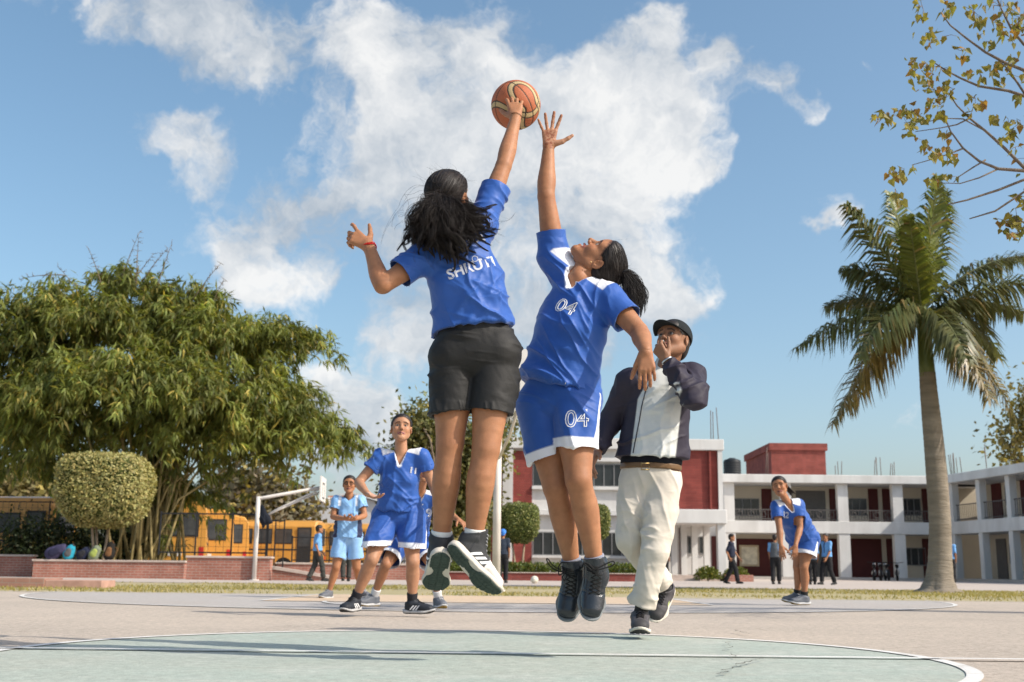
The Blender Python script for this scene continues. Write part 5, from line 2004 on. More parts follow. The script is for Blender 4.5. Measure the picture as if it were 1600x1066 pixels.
def build_person(name, label, cat, J, base, s=1.0, h=.006, hh=.0038, group=None, skin=None, spec=None):
    spec = spec or {}
    root = empty(name, base, label, cat, group)
    tint = np.array(skin if skin is not None else SKIN) / SKIN
    su, la, lh, fc, fh = torso_frame(J)
    detail = spec.get('detail', 2)
    # ---- body: one continuous skin
    tp, sh = torso_prims(J, -.012, s, wide=spec.get('wide', 1.0), bust=spec.get('bust', 0) * .8)
    prims = list(tp) + sh
    fr = frame(J['hf'], J['hu'])
    hb = J['head'] + fr @ np.array([0, -.022, -.045]) * s
    chin = J['head'] + fr @ np.array([0, .012, -.075]) * s
    nr = spec.get('neck_r', .047) * s
    prims.append(pr(J['neck'] - su * .03 + fc * .005, hb, nr * 1.12, nr))
    prims.append(pr(J['neck'] + fc * .03 * s, chin, nr * .8, nr * .7))
    limbs = []
    ar = spec.get('arm_r', 1.0) * s
    lr = spec.get('leg_r', 1.0) * s
    for sd in 'RL':
        S_, E_, W_ = J['sh' + sd], J['el' + sd], J['wr' + sd]
        back = unit(np.cross(E_ - S_, W_ - E_) + 1e-6)
        limbs += [[(S_, .049 * ar), (lerp(S_, E_, .45), .044 * ar), (lerp(S_, E_, .93), .0355 * ar)],
                  [(E_, .0345 * ar), (lerp(E_, W_, .25), .0385 * ar), (lerp(E_, W_, .6), .031 * ar), (W_, .0245 * ar)]]
        H_, K_, A_ = J['hip' + sd], J['kn' + sd], J['an' + sd]
        kb = spec.get('kneeback' + sd)
        if kb is None:
            kb = -fh
        ax = unit(A_ - K_)
        kb = unit(kb - ax * (kb @ ax))
        tx = unit(K_ - H_)
        kbt = unit(-fh - tx * (-fh @ tx))
        limbs += [[(H_ , .088 * lr), (lerp(H_, K_, .35) , .083 * lr), (lerp(H_, K_, .75), .062 * lr), (K_ - kb * .002, .052 * lr)],
                  [(K_ - kb * .004, .050 * lr), (lerp(K_, A_, .14) + kb * .006, .050 * lr), (lerp(K_, A_, .32) + kb * .016 * s, .054 * lr), (lerp(K_, A_, .62) + kb * .009 * s, .043 * lr), (lerp(K_, A_, .92), .034 * lr), (A_, .036 * lr)]]
    for ch in limbs:
        for i in range(len(ch) - 1):
            prims.append(pr(ch[i][0], ch[i + 1][0], ch[i][1], ch[i + 1][1]))
    lo, hi = bounds(prims, .03)
    v = Vox(lo, hi, h)
    for p in prims[:len(tp) + 2]:
        v.add(p, .035)
    v.add(prims[len(tp) + 2], .02)
    v.add(prims[len(tp) + 3], .02)
    for ch in limbs:
        f2 = Vox(lo, hi, h) if False else v
        limb(v, ch, .016)
    V, Q = v.mesh()
    V = relax(V, Q, 3, .5)
    C = np.tile(SKIN, (len(V), 1))
    for sd in 'RL':   # knees, elbows a little darker, as skin is
        for j, rr in (('kn', .07), ('el', .05)):
            t = (1 - sstep(np.linalg.norm(V - J[j + sd], axis=1), rr * .4, rr * 1.2)) * .22
            C = C * (1 - t)[:, None] + np.array([.17, .075, .04]) * t[:, None]
    parts_V, parts_Q, parts_C, n0 = [V], [Q], [C], len(V)

    def addp(V, Q, C):
        nonlocal n0
        parts_V.append(V); parts_Q.append(Q + n0); parts_C.append(C); n0 += len(V)
    # head
    HV, HQ, HC = head_local(hh, spec.get('male', False), spec.get('smile', False))
    hs = s * spec.get('head_s', 1.0)
    addp(J['head'] + (HV * hs) @ fr.T, HQ, HC)
    # hands
    for sd in 'RL':
        hd = J.get('hand' + sd)
        W_, E_ = J['wr' + sd], J['el' + sd]
        if hd is None:
            d = unit(W_ - E_)
            hd = dict(d=d, n=np.cross(d, fc) * (1 if sd == 'L' else -1) + 1e-3)
        hh2 = spec.get('hand_h', .0032)
        kw = {k: hd[k] for k in ('curls', 'spread', 'thumb') if k in hd}
        a, b, c = make_hand(W_, E_, hd['d'], hd['n'], sd == 'R', s * spec.get('hand_s', .97), hh2, .0245 * ar, **kw)
        if hd.get('henna'):
            # reddish-brown henna pattern on palm and wrist
            nz = vnoise(a * 160) * .6 + vnoise(a * 420) * .4
            rel = (a - W_) @ unit(hd['d'])
            side = (a - W_) @ np.cross(unit(hd['d']), unit(hd['n']))
            m = sstep(nz, .40, .56) * (1 - sstep(np.abs(side - .004), .014, .034)) * sstep(rel, -.075, -.05) * (1 - sstep(rel, .075, .098))
            tips = sstep(rel, .135, .16) * .5
            m = np.clip(np.maximum(m, tips), 0, 1) * .8
            c = c * (1 - m)[:, None] + np.array([.20, .045, .018]) * m[:, None]
        addp(a, b, c)
    AV, AQ, AC = np.concatenate(parts_V), np.concatenate(parts_Q), np.concatenate(parts_C) * tint
    body = mesh_np('body', AV, AQ, M_SKIN, root, AC)
    # eyes
    if detail >= 2:
        for sg in (-1, 1):
            e = []
            rg = 14
            Vs, Fs, Cs = [], [], []
            for i in range(9):
                th = math.pi * i / 8
                for j in range(rg):
                    ph = 2 * math.pi * j / rg
                    l = np.array([math.sin(th) * math.cos(ph), math.cos(th), math.sin(th) * math.sin(ph)]) * .0122
                    Vs.append(J['head'] + fr @ ((l + np.array([sg * .0315, .0735, .0005])) * hs))
                    Cs.append((.012, .008, .006) if th < .72 else (.34, .29, .25))
            for i in range(8):
                for j in range(rg):
                    Fs.append((i * rg + j, i * rg + (j + 1) % rg, (i + 1) * rg + (j + 1) % rg, (i + 1) * rg + j))
            mesh_np('eye', Vs, Fs, M_EYE, root, np.array(Cs))
    return root, fr, hs


def setc(C, sd, col, w=.0035):
    """paint where the signed distance is positive, with a soft border"""
    t = sstep(sd, -w, w)[:, None]
    C[:] = C * (1 - t) + np.asarray(col)[None, :] * t


def garment(root, name, v, m, color, folds=(), h=.006, relax_it=1, fine=.0028):
    V, Q = v.mesh()
    V = relax(V, Q, relax_it, .4)
    N = vert_normals(V, Q)
    D = np.zeros(len(V))
    for fd in folds:
        f = fold(V, fd['across'], fd['along'], fd.get('fa', 16), fd.get('fl', 3), fd.get('sharp', 2.0), fd.get('seed', 0.0)) * fd['amp']
        if 'mask' in fd:
            f = f * fd['mask'](V)
        D += f
    if fine:
        q = np.stack([V[:, 0] * 1.0 + V[:, 2] * .6, V[:, 1], V[:, 2] - V[:, 0] * .6], 1)
        D += fine * (vnoise(q * np.array([9, 16, 34]) + 5.0) - .5) + fine * .5 * (vnoise(q * np.array([60, 40, 22])) - .5)
    V = V + N * (D - (D.mean() if len(D) else 0))[:, None]
    C = color(V) if callable(color) else np.tile(np.array(color), (len(V), 1))
    o = mesh_np(name, V, Q, m, root, C)
    return o, V, Q


def shirt_field(J, s, h, spec):
    g = spec.get('shirt_g', .016)
    tp, sh = torso_prims(J, g, s, waist=spec.get('shirt_waist', .012), down=spec.get('shirt_down', .06), bust=spec.get('bust', 0), wide=spec.get('wide', 1.0), belly=spec.get('belly', 0))
    su, la, lh, fc, fh = torso_frame(J)
    sl = []
    srad = spec.get('sleeve_r', .066) * s
    hol = []
    for sd in 'RL':
        S_, E_ = J['sh' + sd], J['el' + sd]
        f = spec.get('sleeve' + sd, .62)
        d = unit(E_ - S_)
        L = np.linalg.norm(E_ - S_)
        e = S_ + d * L * f
        a = S_ - d * .0
        sl.append(pr(a, e + d * .05, srad * .98, srad * 1.08, cuts=[(e, d)]))
        hol.append(pr(e - d * .05, e + d * .12, srad * .86, srad * 1.02))
    lo, hi = bounds(tp + sh + sl, .03)
    v = Vox(lo, hi, h)
    for p in tp:
        v.add(p, .04)
    for p in sh:
        v.add(p, .05)
    for p in sl:
        v.add(p, spec.get('sleeve_k', .035))
    for p in hol:
        v.sub(p, .004)
    hem = J.get('hem', J['pelvis'] - su * .02)
    hn = J.get('hemn', -su)
    # cut the hem only in the trunk's neighbourhood
    r = v.prim(pr(hem + su * .2, hem - su * .4, .30 * s), .0)
    v.cut(hem, hn) if spec.get('cut_all', True) else None
    for p in neck_holes(J, s, spec):
        v.sub(p, .006)
    return v


def shorts_field(J, s, h, spec, frac=None, hemd=None):
    su, la, lh, fc, fh = torso_frame(J)
    g = spec.get('shorts_g', .022)
    prims = [pr(lerp(J['neck'], J['pelvis'], .72), J['pelvis'], (.131 + g * .5) * s, (.145 + g) * s, [(fh, .76)]),
             pr(J['hipL'] - fh * .02, J['hipR'] - fh * .02, (.102 + g * .7) * s, (.102 + g * .7) * s)]
    legs, hol = [], []
    for sd in 'RL':
        H_, K_ = J['hip' + sd], J['kn' + sd]
        f = spec.get('short' + sd, .66)
        e = lerp(H_, K_, f)
        d = unit(K_ - H_)
        n = J.get('shn' + sd, d)
        r0, r1 = (.094 + g) * s, spec.get('short_r', .105) * s
        legs.append(pr(H_, e + d * .06, r0, r1 * 1.03, cuts=[(e, n)]))
        hol.append(pr(e - d * .10, e + d * .16, r1 * .84, r1 * 1.0))
    lo, hi = bounds(prims + legs, .03)
    v = Vox(lo, hi, h)
    for p in prims:
        v.add(p, .04)
    for p in legs:
        v.add(p, spec.get('crotch_k', .008))
    for p in hol:
        v.sub(p, .004)
    v.cut(lerp(J['neck'], J['pelvis'], .70), su)
    return v


def trousers_field(J, s, h, spec):
    su, la, lh, fc, fh = torso_frame(J)
    g = spec.get('trouser_g', .012)
    prims = [pr(lerp(J['neck'], J['pelvis'], .80), J['pelvis'], (.135 + g) * s, (.148 + g) * s, [(fh, .76)]),
             pr(J['hipL'] - fh * .015 - su * .03, J['hipR'] - fh * .015 - su * .03, (.088 + g * .7) * s, (.088 + g * .7) * s)]
    legs = []
    for sd in 'RL':
        H_, K_, A_ = J['hip' + sd], J['kn' + sd], J['an' + sd]
        d = unit(A_ - K_)
        e = A_ - d * spec.get('hem_up', .03)
        legs.append([pr(lerp(H_, K_, .1), lerp(H_, K_, .5), (.088 + g) * s, (.084 + g) * s), pr(lerp(H_, K_, .5), K_, (.084 + g) * s, (.066 + g) * s),
                     pr(K_, lerp(K_, A_, .4), (.066 + g) * s, (.062 + g) * s), pr(lerp(K_, A_, .4), e + d * .05, (.062 + g) * s, spec.get('hem_r', .066) * s, cuts=[(e, d)])])
    lo, hi = bounds(prims + legs[0] + legs[1], .03)
    v = Vox(lo, hi, h)
    for p in prims:
        v.add(p, .04)
    for lg in legs:
        for p in lg:
            v.add(p, .018)
    v.cut(spec.get('waist_at', lerp(J['neck'], J['pelvis'], .80)), su)
    return v


def jersey_colors(J, s, base, yoke=(.78, .79, .82), trim=(.75, .77, .82), spec=None):
    spec = spec or {}
    su, la, lh, fc, fh = torso_frame(J)
    holes = neck_holes(J, s, spec)

    def f(V):
        C = np.tile(np.array(base), (len(V), 1))
        rel = V - J['neck']
        lat = rel @ la
        for sd, sg in (('R', 1), ('L', -1)):
            S_, E_ = J['sh' + sd], J['el' + sd]
            ad = unit(E_ - S_)
            along = (V - S_) @ ad
            ln = unit(S_ - J['neck'])
            t = rel @ ln
            up = (rel - t[:, None] * ln) @ unit(su - ln * (su @ ln))
            fw = np.abs(rel @ fc)
            Lh = np.linalg.norm(S_ - J['neck'])
            setc(C, np.minimum.reduce([t - .05 * s, Lh * .93 - t, up - .014 * s, lat * sg, .03 * s - along]), yoke)
        d = np.full(len(V), 9.0)
        for p in holes:
            e = p['b'] - p['a']
            t = np.clip(((V - p['a']) @ e) / (e @ e), 0, 1)
            d = np.minimum(d, np.linalg.norm(V - p['a'] - t[:, None] * e, axis=1) - (p['ra'] + (p['rb'] - p['ra']) * t))
        setc(C, .0065 * s - d, trim, .003)
        return C
    return f


def neck_holes(J, s, spec):
    su, la, lh, fc, fh = torso_frame(J)
    fr = frame(J['hf'], J['hu'])
    hb = J['head'] + fr @ np.array([0, -.022, -.045]) * s
    nd = unit(hb - J['neck'])
    nr = spec.get('neck_hole', .054) * s
    out = [pr(J['neck'] - su * .012 + fc * .008 * s, J['neck'] + nd * .16, nr, nr * 1.25)]
    vn = spec.get('vneck', .075)
    if vn:
        a = J['neck'] + fc * .098 * s
        for q in (.030, .055, .078, .098, .125):
            a2 = J['neck'] + fc * q * s
            out.append(pr(a2 - su * vn * s, a2 + su * .015, .015, .047 * s))
        out.append(pr(J['neck'] + fc * .05 * s + su * .01, a + su * .015, .046 * s, .042 * s))
    return out

BLUE = (.027, .098, .37)
BLUE_S = (.025, .090, .345)

# ---- shoe styles
def _sneaker_up(V):
    x, y, z = V.T
    C = np.tile(np.array([.035, .036, .038]), (len(V), 1))
    C[(y > .075)] = (.62, .58, .53)
    
    return C
SHOE_STRIPED = dict(id='striped', high=True, top=.136, upper=_sneaker_up, mid=flat((.62, .56, .48)), out=flat((.055, .075, .062)), stripes=M_WHITE_PRINT, laces=M_LACE_W)
def _boot_out(V):
    return np.tile(np.array([.05, .055, .06]), (len(V), 1))
SHOE_BOOT = dict(id='boot', high=True, top=.122, leather=True, upper=flat((.018, .022, .028)), mid=flat((.20, .215, .22)), out=_boot_out, laces=M_LACE_K)
def _run_up(V):
    x, y, z = V.T
    C = np.tile(np.array([.075, .07, .075]), (len(V), 1))
    C[(y > .125)] = (.05, .048, .05)
    C[(np.abs(x) > .03) & (y > .05) & (y < .075) & (z > .03) & (z < .06)] = (.45, .55, .2)
    return C
SHOE_RUN = dict(id='run', upper=_run_up, mid=flat((.62, .58, .5)), out=flat((.05, .05, .05)), laces=M_LACE_K)
SHOE_DARK = dict(id='dark', upper=flat((.022, .026, .034)), mid=flat((.45, .45, .45)), out=flat((.05, .05, .05)), stripes=M_WHITE_PRINT, laces=M_LACE_K)
SHOE_GREY = dict(id='grey', upper=flat((.12, .13, .15)), mid=flat((.5, .5, .5)), out=flat((.3, .2, .05)), laces=M_LACE_W)
SHOE_BLACK = dict(id='black', upper=flat((.02, .02, .02)), mid=flat((.03, .03, .03)), out=flat((.02, .02, .02)))


def sock(root, A, K, r, c, up=.06):
    mb = MB()
    d = unit(K - A)
    pts = [A - d * .04, A, A + d * .03, A + d * up, A + d * (up + .004), A + d * (up + .004)]
    rr = [r * 1.02, r * 1.0, r * .97, r * 1.06, r * 1.03, r * .8]
    return mb.tube(pts, rr, 20, cap=False).build('sock', mat('sock_%02d%02d%02d' % tuple(int(99 * q) for q in c), c, .9, .1, .1, bump=.001, bscale=300), root, True, world=True)


def ring(name, root, c, axis, r, tube, m, n=26, wob=.0):
    axis = unit(axis)
    a = unit(np.cross(axis, [0.3, .2, 1]))
    b = np.cross(axis, a)
    pts = [c + (a * math.cos(t) + b * math.sin(t)) * r + axis * math.sin(3 * t) * wob for t in np.linspace(0, 2 * math.pi, n, endpoint=False)]
    return MB().tube(pts, tube, 6, close=True).build(name, m, root, True, world=True)


def cap_hair(root, J, fr, hs, h=.0038, **kw):
    V, Q = hair_cap_local(h, **kw)
    # fine combed ridges running back to the knot
    N = vert_normals(V, Q)
    ang = np.arctan2(V[:, 0], V[:, 2] + .02)
    V = V + N * ((vnoise(np.stack([ang * 16, V[:, 1] * 9, V[:, 2] * 3], 1)) - .5) * .0018)[:, None]
    return mesh_np('hair', J['head'] + (V * hs) @ fr.T, Q, M_HAIR, root), V, Q


def strands_on_cap(hair, J, fr, hs, V, Q, knot, n=160, seed=1, r=.0011):
    """single combed strands and fly-aways lying over the cap towards the knot"""
    rg = np.random.default_rng(seed)
    N = vert_normals(V, Q)
    bv = bvh_of(V, Q)
    cur, rad = [], []
    cand = np.where(V[:, 2] > -.03)[0]
    for i in rg.choice(cand, n):
        p = V[i].copy(); pts = []
        for k in range(10):
            hit, nor, _, _ = bv.find_nearest(Vector(p))
            nr = np.array(nor)
            pts.append(np.array(hit) + nr * (.0012 + .0012 * rg.random()))
            d = knot - p
            d = d - nr * (d @ nr)
            p = np.array(hit) + unit(d) * .011
        cur.append(pts)
        rad.append(np.linspace(1, .4, 10) * r * rg.uniform(.6, 1.4))
    for i in rg.choice(cand, n // 9):
        p = V[i] + N[i] * .001
        d = unit(N[i] + rg.normal(size=3) * .9)
        bend = rg.normal(size=3) * .02
        pts = [p + d * (.004 * k) + bend * (k / 9) ** 2 for k in range(10)]
        cur.append(pts); rad.append(np.linspace(1, .3, 10) * .0004)
    W, F = tubes_np(cur, rad, 4)
    mesh_np('strands', J['head'] + (W * hs) @ fr.T, F, M_HAIR, hair)


def player_wear(root, J, s, h, spec, shirt_c=BLUE, shorts_c=BLUE_S, band=(.76, .77, .80), yoke=(.76, .77, .80), folds_s=None, folds_p=None, m_shirt=None, m_shorts=None, trim=(.72, .75, .82), side=True, colfn=None):
    su, la, lh, fc, fh = torso_frame(J)
    v = shirt_field(J, s, h, spec)
    fs = folds_s if folds_s is not None else [
        dict(across=su + la * .6, along=la - su * .6, fa=18, fl=3.2, amp=.018, seed=1.3, sharp=3.0, mask=lambda V: sstep((J['neck'] - V) @ su, .12, .3)),
        dict(across=la, along=su, fa=18, fl=2.6, amp=.012, seed=4.1),
        dict(across=su - la, along=la + su, fa=26, fl=5, amp=.008, seed=9.4)]
    shirt, SV, SQ = garment(root, 'shirt', v, m_shirt or M_JERSEY, colfn or jersey_colors(J, s, shirt_c, yoke, trim, spec), fs)
    v = shorts_field(J, s, h, spec)
    fp = folds_p if folds_p is not None else [
        dict(across=la + su * .35, along=su - la * .35, fa=17, fl=2.8, amp=.017, seed=2.7, sharp=1.8),
        dict(across=su, along=la, fa=22, fl=4, amp=.009, seed=6.1, mask=lambda V: sstep((V - J['pelvis']) @ su, -.2, .1))]

    def pc(V):
        C = np.tile(np.array(shorts_c), (len(V), 1))
        if band is None:
            return C
        for sd, sg in (('R', 1), ('L', -1)):
            H_, K_ = J['hip' + sd], J['kn' + sd]
            f = spec.get('short' + sd, .66)
            d = unit(K_ - H_)
            n = unit(J.get('shn' + sd, d))
            e = lerp(H_, K_, f)
            own = np.linalg.norm(V - H_ - np.clip((V - H_) @ d, 0, None)[:, None] * d, axis=1)
            oH, oK = (J['hipL'], J['knL']) if sd == 'R' else (J['hipR'], J['knR'])
            od = unit(oK - oH)
            oth = np.linalg.norm(V - oH - np.clip((V - oH) @ od, 0, None)[:, None] * od, axis=1)
            mine = oth - own
            dist = (e - V) @ n
            setc(C, np.minimum(.046 * s - dist, mine), band)
            if side:
                ln = unit(lh - d * (lh @ d)) * sg
                q = V - H_ - ((V - H_) @ d)[:, None] * d
                fwd = np.abs(q @ np.cross(d, ln))
                w = .006 + .034 * np.clip(((V - H_) @ d) / (np.linalg.norm(K_ - H_) * f), 0, 1)
                setc(C, np.minimum.reduce([q @ ln - .045 * s, w * s - fwd, (V - H_) @ d + .02, mine]), band)
        return C
    shorts, PV, PQ = garment(root, 'shorts', v, m_shorts or M_JERSEY, pc, fp)
    return (shirt, SV, SQ), (shorts, PV, PQ)


def print_on(parent, SV, SQ, text, size, o, ux, n, m, outline=0.0, shear=0.0, name='lettering', lift=.0009, weight=0.0, only=None):
    bv = bvh_of(SV, SQ)
    n = unit(n)
    ux = unit(np.asarray(ux) - n * (np.asarray(ux) @ n))
    uy = np.cross(n, ux)
    V, F = text_mesh(text, size, outline, shear, weight=weight)
    W = project(bv, V, o, ux, uy, n, lift)
    return mesh_np(name, W, F, m, parent, smooth=False)


def girl_jumper_back():
    """long-haired player seen from behind"""
    J = dict(head=P(701, 309, 4.72), hf=np.array([.40, .80, .42]), hu=np.array([-.12, -.40, .9]),
             neck=P(719, 372, 4.64), pelvis=P(744, 548, 4.70),
             shR=P(752, 352, 4.66), elR=P(788, 256, 4.72), wrR=P(806, 184, 4.83),
             shL=P(668, 398, 4.60), elL=P(597, 447, 4.52), wrL=P(577, 386, 4.62),
             hipR=P(775, 552, 4.70), knR=P(759, 702, 4.62), anR=P(739, 854, 4.68),
             hipL=P(710, 558, 4.70), knL=P(703, 694, 4.66), anL=P(688, 857, 4.74))
    J['handR'] = dict(d=np.array([-.06, .42, .9]), n=np.array([0.02, .9, -.42]), curls=[(10, 22, 15)] * 4, spread=[8, 2, -4, -12], thumb=(.55, .75, .45))
    J['handL'] = dict(d=np.array([-.80, .15, .58]), n=np.array([-.1, .95, -.25]), curls=[(6, 28, 20), (32, 50, 32), (46, 60, 40), (48, 62, 40)], spread=[24, 6, -2, -10], thumb=(.85, .5, .2))
    su, la, lh, fc, fh = torso_frame(J)
    J['hem'] = P(744, 512, 4.66)
    J['hemn'] = unit(np.array([.16, -.05, -.98]))
    s = 1.0
    spec = dict(bust=.05, shirt_waist=.010, shirt_down=.06, vneck=0, sleeveR=.62, sleeveL=.62, sleeve_r=.064, shortR=.63, shortL=.66, short_r=.092, shorts_g=.012, leg_r=1.08,
                kneebackL=np.array([0, -1.0, 0]), kneebackR=np.array([-.2, -1.0, 0]))
    J['shnR'] = unit(np.array([-.1, 0, -1])); J['shnL'] = unit(np.array([.06, 0, -1]))
    base = (float(P(740, 900, 4.68)[0]), 4.68, 0)
    root, fr, hs = build_person('person', 'airborne girl with long loose black hair, blue jersey and black shorts, hand on the basketball', 'person', J, base, s, .0058, .0038, spec=spec)
    blk = (.020, .0195, .0185)
    mN = M_NYLON
    fs = [dict(across=su * .9 + la * .55, along=la - su * .6, fa=19, fl=2.8, amp=.021, seed=1.3, sharp=3.2, mask=lambda V: sstep((J['neck'] - V) @ su, .16, .34)),
          dict(across=su * .7 - la * .7, along=la + su * .5, fa=24, fl=4, amp=.013, seed=3.7, sharp=3.0, mask=lambda V: sstep((J['neck'] - V) @ su, .10, .3)),
          dict(across=la, along=su, fa=17, fl=3.0, amp=.009, seed=4.1),
          dict(across=J['elR'] - J['shR'], along=la, fa=24, fl=6, amp=.009, seed=8.1)]
    fp = [dict(across=la + su * .2, along=su - la * .3, fa=18, fl=2.6, amp=.017, seed=2.7, sharp=1.8),
          dict(across=su + la * .3, along=la, fa=26, fl=4, amp=.012, seed=6.1, sharp=3.0),
          dict(across=la, along=su, fa=60, fl=4, amp=.004, seed=5.5, mask=lambda V: 1 - sstep(np.minimum(np.abs((V - lerp(J['hipR'], J['knR'], .63)) @ J['shnR']), np.abs((V - lerp(J['hipL'], J['knL'], .66)) @ J['shnL'])), .02, .035))]
    (shirt, SV, SQ), (shorts, PV, PQ) = player_wear(root, J, s, .0045, spec, shorts_c=blk, band=None, folds_s=fs, folds_p=fp, m_shorts=mN, side=False)
    # lettering on the back, half under the hair
    bd = -fc
    upv = unit(np.array([.17, 0, .98]))
    uxv = unit(np.array([.93, .0, .36]))
    print_on(shirt, SV, SQ, 'SHRUTI', .062, P(736, 418, 4.55), uxv, (0.02, -1, -.1), M_GREY_PRINT, name='lettering', weight=.0016)
    print_on(shirt, SV, SQ, 'IPUR', .040, P(742, 373, 4.55), uxv, (0.02, -1, -.1), M_GREY_PRINT, weight=.001)
    print_on(shirt, SV, SQ, 'UNI', .034, P(727, 360, 4.55), uxv, (0.02, -1, -.1), M_GREY_PRINT, weight=.001)
    bv = bvh_of(SV, SQ)
    c = P(742, 404, 4.55)
    n_ = unit(np.array([.02, -1, -.1]))
    ux_ = unit(uxv - n_ * (uxv @ n_)); uy_ = np.cross(n_, ux_)
    circ = []
    for k in range(28):
        for r_ in (.0105, .0130):
            circ.append((math.cos(k / 28 * 6.283) * r_, math.sin(k / 28 * 6.283) * r_))
    W = project(bv, circ, c, ux_, uy_, n_, .0018)
    mesh_np('emblem', W, [(2 * k, 2 * k + 1, (2 * k + 3) % 56, (2 * k + 2) % 56) for k in range(28)], M_GREY_PRINT, shirt, smooth=False)
    # hair: cap and long windblown locks
    hair, HV, HQ = cap_hair(root, J, fr, hs, hairline=.05)
    strands_on_cap(hair, J, fr, hs, HV, HQ, np.array([-.01, -.11, -.02]), 520, 3, .0009)
    D0 = 4.60
    def hp(x, y, dd=0.0):
        return P(x, y, D0 - .02 + dd)
    k1 = hp(686, 312, .02)
    g = [[k1, hp(665, 325, -.06), hp(650, 345, -.07), hp(640, 372, -.03), hp(632, 392, 0)],
         [k1, hp(672, 330, -.08), hp(660, 358, -.10), hp(654, 382, -.07), hp(662, 396, -.05)],
         [k1, hp(684, 332, -.08), hp(684, 365, -.11), hp(700, 390, -.10), hp(712, 405, -.08), hp(716, 416, -.08)],
         [k1, hp(694, 330, -.08), hp(705, 360, -.11), hp(720, 378, -.11), hp(738, 388, -.09), hp(748, 392, -.09)],
         [k1, hp(700, 326, -.07), hp(722, 343, -.09), hp(748, 352, -.08), hp(768, 356, -.06), hp(778, 357, -.06)],
         [hp(704, 316, .0), hp(715, 328, -.05), hp(738, 332, -.06), hp(758, 337, -.04), hp(774, 340, -.03)],
         [k1, hp(688, 330, -.09), hp(692, 360, -.12), hp(690, 385, -.1), hp(700, 398, -.1)]]
    W, F = bundle(g, 4300, .021, .00085, seed=4, curl=.026, curl_f=2.3, S=38, tip=.6, fray=.8, clumps=150)
    mesh_np('long_locks', W, F, M_HAIR, hair)
    W, F = bundle(g, 420, .030, .00045, seed=9, curl=.026, curl_f=2.2, S=32, tip=.6, fray=1.2, clumps=210)
    mesh_np('loose_strands', W, F, M_HAIR, hair)
    # thread bracelets
    red = mat('red_thread', (.55, .02, .015), .7, .2, .1)
    dL = unit(J['wrL'] - J['elL'])
    ring('bracelet', root, J['wrL'] - dL * .004, dL + np.array([.15, 0, .1]), .0285, .0026, red, wob=.004)
    ring('bracelet', root, J['wrL'] + dL * .003, dL - np.array([.15, .1, 0]), .0275, .0018, red, wob=.003)
    dR = unit(J['wrR'] - J['elR'])
    ring('bracelet', root, J['wrR'] + dR * .004, dR, .0265, .0014, mat('brown_thread', (.12, .05, .02), .7, .2, .1))
    # shoes
    for A, K, fd, fu in ((J['anL'], J['knL'], np.array([-.16, .80, -.58]), np.array([.0, .58, .80])),
                         (J['anR'], J['knR'], np.array([.66, .22, -.70]), np.array([.52, .55, .66]))):
        sh, (O, frm, sc_, bv) = make_shoe(root, A, fd, fu, SHOE_STRIPED, .0034, 1.06, K)
        sock(root, A, K, .0415, (.7, .7, .68), .068)
    return J


